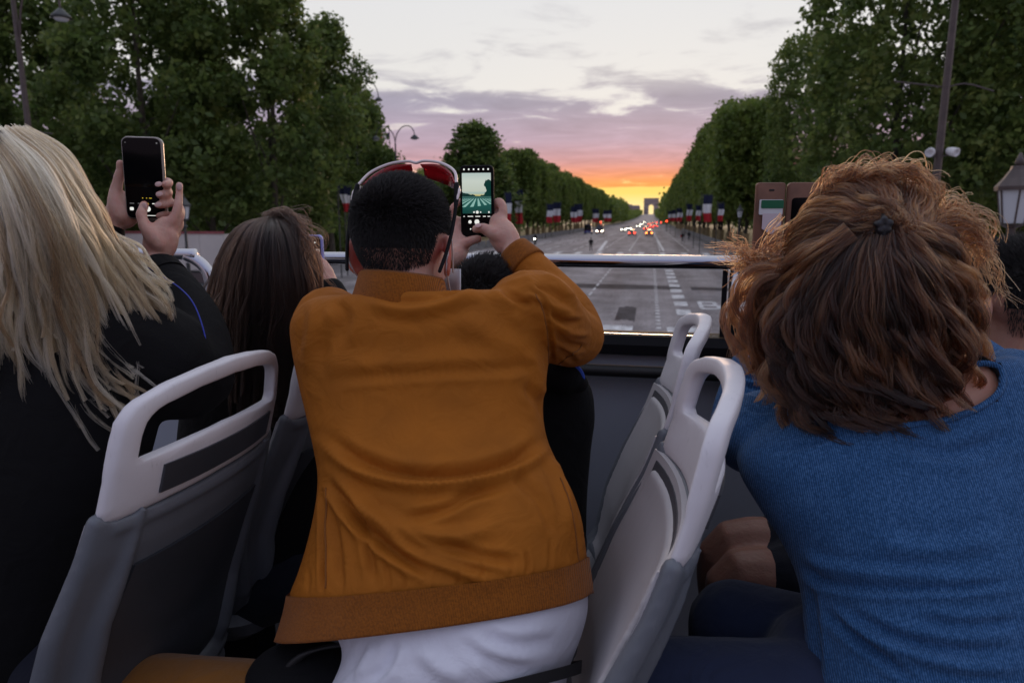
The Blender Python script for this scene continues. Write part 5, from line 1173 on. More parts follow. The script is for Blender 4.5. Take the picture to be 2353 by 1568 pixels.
# left hand: palm at the phone's back, thumb up its left edge, fingertips round the right edge
mb.tube(catmull(px((250, 520, 1.128), (266, 504, 1.135), (284, 486, 1.145), (296, 466, 1.155)), 10), [.0195, .02, .022, .026, .029, .031, .031, .03, .028, .023], 14, flat=(V(-.3, 1, 0), .62))
mb.tube(catmull(px((274, 496, 1.132), (266, 462, 1.134), (266, 438, 1.138)), 7), [.018, .018, .0165, .015, .0135, .0122, .0115], 12)
finger(mb, px((266, 440, 1.138), (272, 412, 1.140), (277, 392, 1.140), (276, 375, 1.138)), .0112, .0072)
for k, (v, u1) in enumerate(((421, 386), (444, 373), (468, 371))):
    finger(mb, px((300, v + 24, 1.165), (340, v + 8, 1.172), (382, v - 4, 1.165), (388 - 2 * k, v + 1, 1.146), (u1 - 6, v + 3, 1.136)), .0092, .0074)
finger(mb, px((304, 500, 1.16), (340, 494, 1.168), (372, 488, 1.165), (380, 492, 1.15), (366, 496, 1.146)), .0084, .0066)
for s in (-1, 1):
    hp = bhc + V(.02, .07 * s, -.80); kn = hp + V(-.42, .03 * s, 0); ft = V(kn[0] + .02, kn[1], DECK + .07)
    mb.tube(catmull([bhc + V(0, 0, -.5), hp, kn], 10), np.linspace(.08, .05, 10), 10); mb.tube(catmull([kn, (kn + ft) / 2, ft], 8), np.linspace(.05, .03, 8), 10)
bb = fuse(mb, 'body', M['skin'], None, .0034, 4); flush_attr(bb, [at(330, 474, 1.105)], [.004]); ch(bb, BW)
for p_, d_, n_ in ((at(412.5, 429, 1.134), V(0, .1, 1), V(.25, -1, .15)), (at(331, 474, 1.101), V(.1, .1, 1), V(.1, -1, .3)), (at(364, 423, 1.131) , V(-1, -.2, -.1), V(.1, -1, .3)), (at(366, 446, 1.129), V(-1, -.2, -.1), V(.1, -1, .3)), (at(363, 470, 1.129), V(-1, -.2, -.1), V(.1, -1, .3))):
    n0 = len(bpy.data.objects); nail(p_, d_, n_, 1.0, None); ch(COL.objects[-1], BW)
mb = MB(); torso(mb, [(-60, 640, 180, 650, .87, .06), (-160, 680, 290, 690, .875, .085), (-230, 760, 345, 760, .88, .105), (-250, 880, 345, 880, .875, .12), (-250, 1020, 318, 1020, .86, .125), (-260, 1180, 262, 1180, .84, .13), (-270, 1340, 205, 1340, .82, .135), (-280, 1520, 150, 1520, .80, .14), (-290, 1700, 100, 1700, .78, .14)])
mb.tube(catmull([at(260, 790, .90), sR, at(400, 850, .95), eR, at(440, 765, 1.03), at(408, 685, 1.07), at(372, 628, 1.094)], 26), np.interp(np.linspace(0, 1, 26), [0, .3, .5, .8, 1], [.085, .085, .07, .05, .036]), 14)
mb.tube(catmull([at(-80, 740, .90), sL, at(40, 770, 1.0), eL, at(190, 600, 1.10), at(244, 532, 1.126)], 26), np.interp(np.linspace(0, 1, 26), [0, .3, .55, .8, 1], [.07, .062, .054, .042, .034]), 14)
bj = fuse(mb, 'coat', M['black'], None, .007, 6); soft_noise(bj, .002, 14, 2.0); ch(bj, BW)
for pts, r_ in ((((385, 640, 1.084), (372, 622, 1.094)), (.037, .035)), (((232, 546, 1.122), (248, 528, 1.128)), (.035, .033))):
    mb = MB(); mb.tube(px(*pts), list(r_), 20, 'flat'); ch(mb.build('cuff', M['black'], None, smooth='auto'), BW)
mb = MB()
for s in (-1, 1):
    hp = bhc + V(.02, .08 * s, -.80); kn = hp + V(-.44, .03 * s, 0); ft = V(kn[0] + .02, kn[1], DECK + .05)
    mb.tube(catmull([bhc + V(0, 0, -.62), hp, kn], 10), np.linspace(.11, .075, 10), 12); mb.tube(catmull([kn, (kn + ft) / 2, ft], 8), np.linspace(.075, .055, 8), 12)
ch(fuse(mb, 'trousers', M['navy'], None, .01, 5), BW)
# hair
def shell(guides, back, name, m, root, K=16, inset=.02):
    """dark mass under the strands, running from the scalp along the guides"""
    G = np.array([catmull(g, K) for g in guides]); c = np.array([np.asarray(back)] * len(G))
    mb = MB(); rings = []
    for k in range(K):
        front = G[:, k] + nrm(G[:, k] - CAMP) * inset; rear = front[::-1] + nrm(front[::-1] - CAMP) * (.10 * (1 - k / K) + .015)
        rings.append(np.vstack([front, rear]))
    mb.loft(rings); o = mb.build(name, m, None, smooth=True); ch(o, root); return o
bg_ = [[(62, 305, .90), (150, 358, .90), (212, 460, .905), (248, 540, .91), (308, 604, .915), (368, 650, .92), (412, 692, .925)],
       [(44, 303, .875), (132, 365, .865), (196, 470, .87), (236, 560, .875), (290, 642, .88), (334, 722, .885), (350, 800, .89), (338, 856, .89)],
       [(22, 302, .86), (106, 372, .83), (170, 482, .83), (212, 582, .84), (256, 684, .85), (292, 764, .855), (312, 836, .86), (300, 884, .86)],
       [(2, 304, .85), (80, 382, .80), (140, 500, .795), (180, 610, .805), (222, 722, .82), (266, 832, .83), (304, 902, .835)],
       [(-18, 308, .845), (50, 400, .785), (106, 522, .775), (142, 642, .785), (182, 762, .80), (232, 872, .81), (294, 952, .82)],
       [(-38, 318, .845), (20, 420, .775), (66, 542, .765), (100, 662, .775), (136, 790, .79), (182, 902, .80), (252, 1002, .81)],
       [(-60, 340, .85), (-15, 450, .775), (26, 570, .765), (56, 690, .77), (82, 802, .78), (112, 922, .79), (172, 1040, .80)],
       [(-90, 380, .86), (-50, 500, .79), (-15, 620, .775), (10, 740, .775), (32, 852, .78), (60, 950, .785), (96, 1010, .79)],
       [(-120, 430, .87), (-90, 560, .81), (-60, 700, .79), (-40, 820, .785), (-20, 930, .79), (0, 1015, .795)],
       [(-112, 400, .90), (-135, 520, .89), (-125, 660, .87), (-108, 800, .86), (-88, 930, .85)], [(-92, 340, .93), (-142, 440, .95), (-152, 560, .945), (-140, 700, .93), (-120, 860, .91)], [(-60, 308, .95), (-112, 370, .985), (-142, 480, 1.0), (-142, 620, .985), (-130, 780, .96)]]
G3 = [px(*g) for g in bg_]
cap = MB(); ca_ = np.linspace(0, 2 * pi, 36, endpoint=False); cap.loft([bhc + (np.c_[np.cos(ca_) * math.cos(p_), np.sin(ca_) * math.cos(p_), np.full(36, math.sin(p_))] * V(.079, .096 if p_ > .35 else .088, .087) + V(0, -.016 if p_ > .35 else -.03, .029)) @ bR.T for p_ in np.linspace(-.6, pi / 2 - .05, 14)]); ch(cap.build('hair_cap', M['bblonde'], None, smooth=True), BW)
bs = shell([g[:int(len(g) * .72) + 1] for g in G3], None, 'hair', M['bblonde'], BW, inset=.022)
S1 = lock_strands(G3, 400, 32, K=26, crad=.0036, lat=.013, depth=.024, wave=.012, seed=3, tip=.35, cut=(.62, 1.02), frizz=.0012)
S2 = lock_strands(G3, 90, 16, K=26, crad=.0026, lat=.018, depth=.008, wave=.014, seed=4, tip=.3, cut=(.75, 1.08), frizz=.002)
S3 = lock_strands(G3[:3], 22, 8, K=26, crad=.003, lat=.014, depth=.01, wave=.012, seed=5, tip=.8, cut=(.8, 1.06), arange=(0, .8), frizz=.003)
attach(strands('hair_strands', np.concatenate([S1, S2, S3]), .00045, .00022, M['hblonde'], None, tones_of((len(S1), 3), (len(S2), 4), (len(S3), 5))), bs)
# her glasses: only a pale corner shows beyond the hair
GL = empty('eyeglasses', tuple(at(170, 402, .95))); tag(GL, 'pale eyeglass frame corner peeking out beside the blonde hair', 'glasses')
e0 = at(176, 400, .955)
ch(MB().box(e0, (.030, .008, .019), R=frame(V(.5, 1, -.1)) @ np.array(Matrix.Rotation(-.45, 3, 'Y'))).build('frame_corner', M['white'], None, bevel=.002), GL)
ch(MB().tube(catmull([e0 + V(-.008, 0, .004), e0 + V(-.03, -.05, .006), bhc + bR @ V(.085, -.01, .02)], 12), .0022, 6).build('temple', M['white'], None), GL)
ch(MB().tube(catmull([e0, e0 + V(-.05, .028, -.004), bhc + bR @ V(0, .115, .005), bhc + bR @ V(-.07, .09, .01)], 16), .0024, 6).build('front_frame', M['white'], None), GL)
# blue cord
cd = MB().tube(catmull(px((248, 536, 1.06), (285, 568, 1.04), (330, 606, 1.02), (372, 634, 1.005), (416, 664, .985), (446, 700, .968), (468, 760, .955), (480, 830, .945)), 60), .0012, 7).build('cord', mat('blue_cord', (0.03, 0.05, 0.42), .5), None, smooth=True); tag(cd, 'thin blue cord running over the black sleeve of the blonde woman', 'cord')

# ------------------------------------------------------------------ phones
M['screen_off'] = mat('black_screen', (0.004, 0.004, 0.005), 0.12, spec=0.12); M['clear'] = mat('clear_case', (0.55, 0.50, 0.45), 0.15, trans=.55)
def rrect(w, h, r, n=5):
    o = []
    for cx, cy, a0 in ((w / 2 - r, h / 2 - r, 0), (-w / 2 + r, h / 2 - r, pi / 2), (-w / 2 + r, -h / 2 + r, pi), (w / 2 - r, -h / 2 + r, 1.5 * pi)):
        for k in range(n + 1): a = a0 + k / n * pi / 2; o.append((cx + r * math.cos(a), cy + r * math.sin(a)))
    return o
class Slab:
    """phone-like slab: local x right, y up, z towards its user"""
    def __init__(s, c, right, up): s.c = np.asarray(c); s.x = nrm(right); s.z = nrm(np.cross(s.x, up)); s.y = np.cross(s.z, s.x)
    def P(s, x, y, z=0): return s.c + s.x * x + s.y * y + s.z * z
    def slab(s, w, h, r, z0, z1, name, m, root, cx=0, cy=0, bev=0):
        q = rrect(w, h, r); mb = MB(); mb.loft([[s.P(a + cx, b + cy, z0) for a, b in q], [s.P(a + cx, b + cy, z1) for a, b in q]]); return ch(mb.build(name, m, None, bevel=bev, smooth='auto' if bev else False), root)
def emis(name, c, k=1.0): return mat(name, (0.0, 0.0, 0.0), .1, emit=(lin(c)[:3], k), spec=.3)
W1 = emis('ui_white', (235, 235, 230), .9); Y1 = emis('ui_yellow', (220, 190, 60), .6); G1_ = emis('ui_grey', (120, 120, 122), .5)
ph1 = empty('smartphone', tuple(at(332, 409, 1.14))); tag(ph1, 'phone in clear case held up by the blonde woman, dark screen', 'phone')
S_ = Slab(at(331, 410, 1.142), at(368, 410, 1.150) - at(293, 408, 1.134), at(288, 325, 1.142) - at(300, 494, 1.142))
S_.slab(.0735, .151, .012, -.010, .001, 'case', M['clear'], ph1, bev=.002); S_.slab(.068, .1455, .0105, .0005, .0026, 'screen', M['screen_off'], ph1)
for x, y, w, h, m_ in [(-.024, -.046, .008, .0016, G1_), (-.010, -.046, .007, .0016, G1_), (.003, -.046, .007, .0018, Y1), (.017, -.046, .009, .0016, W1), (.029, -.046, .004, .0016, G1_), (-.025, -.056, .007, .006, W1), (-.004, -.036, .002, .0016, Y1), (.003, -.036, .002, .0016, Y1), (.010, -.036, .005, .0016, Y1), (.008, -.068, .02, .0012, W1), (-.028, .064, .0018, .0018, G1_), (.028, .064, .003, .003, G1_)]:
    S_.slab(w, h, min(w, h) * .3, .0027, .0029, 'icon', m_, ph1, x, y)
S_.slab(.010, .010, .0049, .0027, .003, 'shutter_button', W1, ph1, .004, -.056); S_.slab(.066, .006, .001, .0027, .0028, 'preview_horizon', emis('ui_black', (3, 3, 4), .3), ph1, 0, -.013)
# the man's phone, its camera preview lit
ph2 = empty('smartphone', tuple(at(1095, 463, 1.452))); tag(ph2, 'black phone with lit camera preview held up by the man in ochre', 'phone')
S_ = Slab(at(1095.5, 463, 1.455), V(1, .03, 0), at(1095, 385, 1.45) - at(1097, 542, 1.455))
def screen_mat():
    """camera preview: pale sky, dark trees, teal road with zebra, drawn as flat print on the screen"""
    m = bpy.data.materials.new('camera_preview'); m.use_nodes = True; t = m.node_tree; t.nodes.clear(); nn = t.nodes.new; ll = t.links.new
    uv = nn('ShaderNodeAttribute'); uv.attribute_name = 'scr'; sp3 = nn('ShaderNodeSeparateXYZ'); ll(uv.outputs['Vector'], sp3.inputs[0]); X, Y = sp3.outputs[0], sp3.outputs[1]
    def mt(op, a, b=None, c=None):
        n = nn('ShaderNodeMath'); n.operation = op
        for i, q in enumerate((a, b, c)):
            if q is None: continue
            if isinstance(q, (int, float)): n.inputs[i].default_value = q
            else: ll(q, n.inputs[i])
        return n.outputs[0]
    def rp(f, st):
        n = nn('ShaderNodeValToRGB'); el = n.color_ramp.elements
        while len(el) < len(st): el.new(.5)
        for e, (p, c) in zip(el, st): e.position = p; e.color = lin(c)
        ll(f, n.inputs[0]); return n.outputs[0]
    def mix(f, a, b):
        n = nn('ShaderNodeMix'); n.data_type = 'RGBA'; ll(f, n.inputs[0])
        for s_, q in ((6, a), (7, b)):
            if isinstance(q, tuple): n.inputs[s_].default_value = q
            else: ll(q, n.inputs[s_])
        return n.outputs[2]
    nz = nn('ShaderNodeTexNoise'); nz.inputs['Scale'].default_value = 9; nz.inputs['Detail'].default_value = 5; ll(uv.outputs['Vector'], nz.inputs[0])
    nv = mt('SUBTRACT', nz.outputs[0], .5)
    base = rp(Y, [(0, (20, 66, 62)), (.30, (42, 98, 92)), (.40, (58, 104, 98)), (.43, (78, 112, 106)), (.44, (226, 206, 120)), (.50, (170, 196, 190)), (.56, (206, 214, 200)), (.8, (214, 224, 214)), (1, (190, 208, 204))])
    ax = mt('ABSOLUTE', mt('SUBTRACT', X, .53))
    treetop = mt('MULTIPLY_ADD', nv, .12, mt('MULTIPLY_ADD', ax, .17, .432)); tr = mt('MULTIPLY', mt('LESS_THAN', Y, treetop), mt('GREATER_THAN', Y, .425))
    base = mix(tr, base, lin((20, 52, 48)))
    big = mt('MULTIPLY', mt('GREATER_THAN', mt('MULTIPLY_ADD', nv, .35, X), .80), mt('MULTIPLY', mt('LESS_THAN', mt('MULTIPLY_ADD', nv, .3, Y), .82), mt('GREATER_THAN', Y, .425)))
    base = mix(big, base, lin((16, 58, 54)))
    # zebra stripes fanning from the vanishing point
    dyv = mt('SUBTRACT', .45, Y); fan = mt('DIVIDE', mt('SUBTRACT', X, .53), mt('MAXIMUM', dyv, .01)); zz = mt('GREATER_THAN', mt('SINE', mt('MULTIPLY', fan, 6.5)), .15)
    zb = mt('MULTIPLY', zz, mt('MULTIPLY', mt('LESS_THAN', Y, .37), mt('GREATER_THAN', mt('MULTIPLY_ADD', mt('MULTIPLY', X, X), -.08, Y), .16))); base = mix(zb, base, lin((150, 196, 186)))
    e = nn('ShaderNodeEmission'); e.inputs[1].default_value = .78; ll(base, e.inputs[0]); g = nn('ShaderNodeBsdfGlossy'); g.inputs[1].default_value = .1; a_ = nn('ShaderNodeMixShader'); a_.inputs[0].default_value = .05; ll(e.outputs[0], a_.inputs[1]); ll(g.outputs[0], a_.inputs[2])
    o = nn('ShaderNodeOutputMaterial'); ll(a_.outputs[0], o.inputs[0]); return m
S_.slab(.0735, .152, .0105, -.0105, .001, 'case', M['blk'], ph2, bev=.002); S_.slab(.069, .147, .0085, .0005, .0026, 'screen', M['screen_off'], ph2)
w_, h_ = .0635, .0855; pv = MB().add([S_.P(-w_ / 2, -.0255, .0028), S_.P(w_ / 2, -.0255, .0028), S_.P(w_ / 2, -.0255 + h_, .0028), S_.P(-w_ / 2, -.0255 + h_, .0028)], [(0, 1, 2, 3)]).build('camera_preview', screen_mat(), None)
a_ = pv.data.attributes.new('scr', 'FLOAT_VECTOR', 'POINT'); a_.data.foreach_set('vector', [0, 0, 0, 1, 0, 0, 1, 1, 0, 0, 1, 0]); ch(pv, ph2)
for k in range(6): S_.slab(.0034, .0036, .0012, .0027, .003, 'icon', W1, ph2, -.0268 + k * .0106, .0675)
for x, w in ((-.0285, .003), (-.0145, .012), (.002, .011), (.0165, .0065), (.0265, .006)): S_.slab(w, .0018, .0006, .0027, .003, 'mode_text', W1, ph2, x, -.0315)
for x, y, w in ((.001, -.0225, .0062), (-.0062, -.0225, .0036), (.0085, -.0225, .003), (.0268, -.0225, .0036), (-.0155, -.0432, .0072), (.0, -.0432, .0105), (-.0145, -.0585, .003)): S_.slab(w, w, w * .45, .0029, .0032, 'control', W1, ph2, x, y)
# the brunette's phone and the brown case
M['lav'] = mat('lavender_case', (0.30, 0.33, 0.72), .4); M['leather'] = mat('brown_leather', (0.17, 0.075, 0.045), .55, var=(30, .25), bump=(120, .2, .001))
ph3 = empty('smartphone', tuple(at(712, 600, 1.5))); tag(ph3, 'phone in lavender case half hidden by the brunette hair', 'phone')
S_ = Slab(at(709, 613, 1.5), V(1, .02, 0), V(.0, 0, 1)); S_.slab(.074, .152, .011, -.010, .0, 'case', M['lav'], ph3, bev=.0015); S_.slab(.066, .144, .008, .0, .0016, 'screen', M['screen_off'], ph3)
S_.slab(.062, .11, .001, .0018, .002, 'camera_preview', emis('pale_preview', (196, 176, 166), .7), ph3, 0, -.012)
for k in range(2): S_.slab(.003, .003, .001, .0018, .002, 'icon', W1, ph3, .006 + .014 * k, .058)
ph4 = empty('smartphone', tuple(at(1790, 520, 1.26))); tag(ph4, 'phone in open brown leather wallet case with cards, beside the auburn hair', 'phone')
S_ = Slab(at(1768, 520, 1.27), V(1, .12, 0), V(.0, 0, 1)); S_.slab(.050, .150, .006, -.012, -.002, 'wallet_flap', M['leather'], ph4, -.001, 0, .002)
S_.slab(.078, .150, .008, -.012, -.002, 'phone_case', M['leather'], ph4, .066, 0, .002); S_.slab(.062, .118, .006, -.002, -.0005, 'screen', M['screen_off'], ph4, .066, -.01)
S_.slab(.040, .026, .002, -.001, .0004, 'white_card', M['white'], ph4, -.0, .033); S_.slab(.038, .014, .002, .0006, .0014, 'green_card', mat('green_card', (.01, .13, .06), .4), ph4, .002, .038)
q = [(-.014, .022), (.018, .022), (.018, -.004), (.002, -.014), (-.014, -.004)]; mb = MB(); mb.loft([[S_.P(a, b, .0016) for a, b in q], [S_.P(a, b, .0026) for a, b in q]]); ch(mb.build('paper_slip', mat('pink_paper', (.66, .56, .60), .7), None), ph4)
S_.slab(.009, .003, .0014, -.0018, -.0012, 'slot', M['dark'], ph4, 0, .062)

# ------------------------------------------------------------------ sunglasses on the man's head
M['lensred'] = mat('red_lens', (0.50, 0.012, 0.02), .08, coat=.5, trans=.25); M['fwhite2'] = mat('white_frame', (0.75, 0.66, 0.66), .3)
SG = empty('sunglasses', tuple(mhc + V(0, .04, .09))); tag(SG, 'white framed red sunglasses pushed up on the cropped black hair', 'sunglasses')
def hp_(x, y, z): return mhc + mhR @ V(x * 1.04, y, z + .010 * min(1, max(0, (z - .06) / .04)))
rim = catmull([hp_(-.086, .010, .098), hp_(-.074, .034, .122), hp_(-.046, .048, .138), hp_(-.015, .054, .143), hp_(0, .054, .140), hp_(.015, .054, .143), hp_(.046, .048, .138), hp_(.074, .034, .122), hp_(.086, .010, .098)], 44)
ch(MB().tube(rim, .0026, 8).build('brow_bar', M['fwhite2'], None, smooth=True), SG)
for s in (-1, 1):
    up_ = catmull([hp_(s * .008, .054, .138), hp_(s * .040, .049, .136), hp_(s * .066, .038, .122), hp_(s * .082, .016, .100)], 14); lo_ = catmull([hp_(s * .012, .066, .116), hp_(s * .038, .066, .108), hp_(s * .064, .052, .098), hp_(s * .082, .022, .090)], 14)
    mb = MB(); mb.loft([up_, up_ * .5 + lo_ * .5 + mhR @ V(0, .004, .004), lo_], cap=False, closed=False); o = mb.build('lens', M['lensred'], None, smooth=True); md = o.modifiers.new('t', 'SOLIDIFY'); md.thickness = .0018; ch(o, SG)
    ch(MB().tube(catmull([hp_(s * .086, .010, .098), hp_(s * .0895, -.004, .070), hp_(s * .0885, -.018, .034), hp_(s * .085, -.032, .0), hp_(s * .078, -.047, -.034)], 16), [.0042] * 4 + [.003] * 12, 8).build('temple', M['fwhite2'] if False else M['blk'], None, smooth=True), SG)
    ch(MB().tube(catmull([hp_(s * .084, .018, .096), hp_(s * .090, .008, .090), hp_(s * .0905, -.002, .078)], 8), [.003, .0045, .003, .004, .004, .003, .003, .002], 8).build('hinge', M['fwhite2'], None, smooth=True), SG)

# ------------------------------------------------------------------ the brunette girl
GR = empty('person', (-.86, 1.34, DECK)); tag(GR, 'girl with long straight dark brown hair between the blonde woman and the man in ochre', 'person')
ghc = at(610, 622, 1.335); gR = frame(V(.10, 1, -.05))
mb = MB(); head_parts(mb, ghc, gR, .82); mb.tube([ghc + V(0, -.02, -.03), ghc + V(0, -.02, -.2)], [.045, .055], 12); mb.ell(ghc + V(0, .0, -.33), (.13, .08, .19))
gw = at(752, 640, 1.47); mb.tube(catmull([ghc + V(.06, 0, -.22), at(720, 800, 1.34), at(770, 720, 1.42), gw], 16), np.linspace(.045, .021, 16), 10)
mb.tube(catmull(px((752, 648, 1.465), (746, 628, 1.475), (742, 608, 1.487)), 7), [.02, .022, .023, .023, .021, .018, .014], 12, flat=(V(0, 1, 0), .7))
finger(mb, px((740, 616, 1.478), (735, 602, 1.482), (731, 590, 1.486), (728, 580, 1.488)), .0105, .007)
for k in range(3): finger(mb, px((744, 612 + 14 * k, 1.495), (738, 606 + 14 * k, 1.512), (712, 606 + 14 * k, 1.516)), .009, .007)
mb.tube(catmull([ghc + V(-.06, 0, -.22), at(560, 800, 1.34), at(640, 730, 1.46), at(690, 650, 1.50)], 14), np.linspace(.045, .02, 14), 10)
for s in (-1, 1):
    h0 = ghc + V(.02, .06 * s, -.70); k0 = h0 + V(-.38, .02 * s, 0); f0 = V(k0[0], k0[1], DECK + .07); mb.tube(catmull([ghc + V(0, 0, -.45), h0, k0], 8), np.linspace(.07, .045, 8), 10); mb.tube([k0, f0], [.045, .03], 10)
ch(fuse(mb, 'body', M['skin'], None, .004, 4), GR)
mb = MB(); torso(mb, [(540, 760, 670, 760, 1.31, .05), (490, 790, 735, 790, 1.32, .075), (455, 850, 760, 850, 1.32, .095), (430, 960, 750, 960, 1.31, .10), (420, 1150, 735, 1150, 1.30, .105), (420, 1400, 735, 1400, 1.28, .11)])
mb.tube(catmull([at(690, 820, 1.32), at(730, 810, 1.345), at(780, 735, 1.42), at(760, 668, 1.458)], 14), np.linspace(.06, .034, 14), 12); mb.tube(catmull([at(530, 820, 1.32), at(560, 815, 1.35), at(640, 745, 1.46), at(680, 670, 1.495)], 14), np.linspace(.06, .034, 14), 12)
ch(fuse(mb, 'coat', M['black'], None, .008, 5), GR)
mb = MB()
for s in (-1, 1):
    h0 = ghc + V(.02, .07 * s, -.70); k0 = h0 + V(-.40, .02 * s, 0); f0 = V(k0[0], k0[1], DECK + .05); mb.tube(catmull([ghc + V(0, 0, -.56), h0, k0], 8), np.linspace(.10, .07, 8), 12); mb.tube([k0, f0], [.07, .05], 12)
ch(fuse(mb, 'trousers', M['navy'], None, .01, 4), GR)
gg = [[(612, 497, 1.31), (552, 516, 1.30), (506, 580, 1.30), (482, 660, 1.30), (472, 740, 1.30), (470, 830, 1.29), (478, 930, 1.29)], [(614, 496, 1.28), (566, 520, 1.245), (530, 600, 1.235), (512, 690, 1.235), (504, 790, 1.235), (504, 940, 1.235)],
      [(618, 496, 1.27), (588, 524, 1.215), (566, 610, 1.20), (556, 700, 1.20), (550, 800, 1.205), (548, 960, 1.21)], [(622, 496, 1.265), (612, 528, 1.205), (604, 610, 1.19), (600, 700, 1.19), (598, 800, 1.20), (596, 970, 1.205)],
      [(628, 496, 1.27), (640, 528, 1.21), (648, 610, 1.195), (650, 700, 1.195), (648, 800, 1.20), (644, 970, 1.205)], [(634, 497, 1.28), (666, 524, 1.24), (690, 600, 1.23), (698, 680, 1.23), (698, 780, 1.23), (690, 950, 1.23)],
      [(640, 499, 1.31), (684, 524, 1.29), (716, 580, 1.29), (728, 640, 1.29), (734, 700, 1.28), (728, 800, 1.27), (716, 930, 1.26)]]
gg = [[(a, b + 12, c) for a, b, c in g] for g in gg]; GG = [px(*g) for g in gg]; gs = shell(GG, None, 'hair', M['bbrown'], GR, inset=.016)
S1 = lock_strands(GG, 230, 36, K=20, crad=.0042, lat=.005, depth=.014, wave=.003, seed=13, tip=.6, cut=(.8, 1.0)); S2 = lock_strands(GG, 60, 8, K=20, crad=.003, lat=.016, depth=.002, wave=.012, seed=14, tip=.5, cut=(.6, 1.0), frizz=.003)
fly = lock_strands([px((600, 498, 1.3), (640, 486, 1.29), (690, 520, 1.27), (730, 570, 1.26)), px((620, 497, 1.28), (660, 496, 1.26), (700, 540, 1.24), (724, 620, 1.24)), px((640, 500, 1.28), (680, 520, 1.25), (710, 580, 1.24), (712, 660, 1.24))], 34, 5, K=20, crad=.006, lat=.014, depth=.01, wave=.01, seed=15, tip=1.2, cut=(.5, 1.1), frizz=.004)
attach(strands('hair_strands', np.concatenate([S1, S2, fly]), .00045, .00025, M['hbrown'], None, tones_of((len(S1), 13), (len(S2), 14), (len(fly), 15))), gs)

# ------------------------------------------------------------------ the woman in the blue sweater
WM = empty('person', (.36, 1.0, DECK)); tag(WM, 'woman with wavy auburn hair and ribbed blue sweater seen from behind', 'person')
whc = at(1985, 680, 1.03); wRm = frame(V(-.15, 1, 0))
WS = [(1930, 915, 2250, 825, 1.0, .07), (1850, 928, 2320, 818, 1.0, .085), (1770, 955, 2385, 850, 1.0, .10), (1712, 1010, 2440, 930, .995, .115), (1700, 1075, 2470, 1040, .975, .124), (1742, 1160, 2480, 1150, .95, .13), (1800, 1250, 2478, 1250, .925, .134), (1836, 1340, 2470, 1340, .90, .137), (1846, 1450, 2465, 1450, .875, .14), (1850, 1568, 2462, 1568, .85, .14), (1852, 1700, 2460, 1700, .825, .14)]
mb = MB(); head_parts(mb, whc, wRm, .97); mb.tube([whc + V(0, -.02, -.03), at(2060, 860, 1.01), at(2080, 930, 1.0)], [.05, .055, .08], 14)
torso(mb, [(a + 26, b + 10, c - 20, d + 8, e, f - .009) for a, b, c, d, e, f in WS[:6]])
wsh, wel, wws, whd = at(1770, 985, 1.03), at(1706, 975, 1.20), at(1762, 720, 1.262), at(1778, 630, 1.275)
mb.tube(catmull([at(1850, 980, 1.0), wsh, wel, at(1734, 830, 1.245), wws], 22), np.interp(np.linspace(0, 1, 22), [0, .3, .6, 1], [.045, .042, .036, .024]), 12)
mb.tube(catmull([wws, whd, at(1785, 590, 1.28)], 8), [.023, .026, .028, .029, .029, .027, .024, .018], 12, flat=(V(.2, 1, 0), .65))
finger(mb, px((1770, 625, 1.262), (1758, 605, 1.256), (1756, 590, 1.256), (1760, 574, 1.26)), .011, .0075)
for k in range(4): finger(mb, px((1792, 588 + 13 * k, 1.285), (1784, 580 + 13 * k, 1.292), (1760, 578 + 13 * k, 1.292)), .009, .007)
mb.tube(catmull([at(2330, 900, 1.0), at(2430, 960, 1.05), at(2330, 900, 1.26), at(1960, 660, 1.29), at(1860, 600, 1.29)], 22), np.interp(np.linspace(0, 1, 22), [0, .3, .6, 1], [.045, .045, .038, .02]), 12)
wj = []
for (hpv, knv) in ((at(1880, 1520, .98), at(1690, 1440, 1.03)), (at(1880, 1640, .84), at(1500, 1590, .86))):
    wj.append((hpv, knv)); ft = V(knv[0] + .02, knv[1], DECK + .07)
    mb.tube(catmull([at(2050, 1560, .90), hpv, knv], 10), np.linspace(.09, .055, 10), 10); mb.tube([knv, ft], [.05, .03], 10)
wb = fuse(mb, 'body', M['skin2'], None, .0045, 5); ch(wb, WM)
mb = MB(); torso(mb, WS)
mb.tube(catmull([at(1860, 1000, 1.0), wsh + V(0, 0, -.006), at(1722, 1000, 1.12), wel, at(1712, 915, 1.222), at(1726, 850, 1.24)], 24), np.interp(np.linspace(0, 1, 24), [0, .3, .6, 1], [.068, .064, .055, .042]), 16)
mb.tube(catmull([at(2320, 910, 1.0), at(2430, 960, 1.05), at(2340, 905, 1.25), at(2100, 750, 1.28)], 20), np.linspace(.068, .045, 20), 14)
sw_ = fuse(mb, 'sweater', M['blue'], None, .0042, 7); soft_noise(sw_, .0018, 14, 5.0)
WF = [([(1850, 1300), (1890, 1335), (2000, 1352), (2200, 1350), (2352, 1330)], -.007, 12, .5), ([(1840, 1270), (1900, 1300), (2040, 1318), (2220, 1318)], .006, 16), ([(1890, 1400), (1960, 1460), (2040, 1520), (2110, 1568)], -.009, 12), ([(1930, 1390), (2030, 1450), (2180, 1490), (2352, 1490)], -.006, 15), ([(1950, 1420), (2060, 1490), (2200, 1530), (2352, 1535)], .006, 16),
      ([(1760, 1040), (1860, 1020), (1960, 985)], -.004, 7), ([(2050, 1010), (2180, 1040), (2330, 1000)], -.006, 20), ([(1700, 880), (1740, 892), (1775, 900)], -.006, 7), ([(1700, 905), (1738, 918), (1772, 924)], .005, 7), ([(1700, 930), (1736, 942), (1772, 944)], -.006, 7), ([(1694, 862), (1730, 870), (1770, 872)], -.004, 6), ([(2000, 1240), (2130, 1262), (2300, 1240)], .005, 24), ([(2100, 1420), (2220, 1436), (2352, 1425)], -.005, 14), ([(1860, 1340), (1872, 1440), (1880, 1560)], -.006, 12)]
folds(sw_, WF)
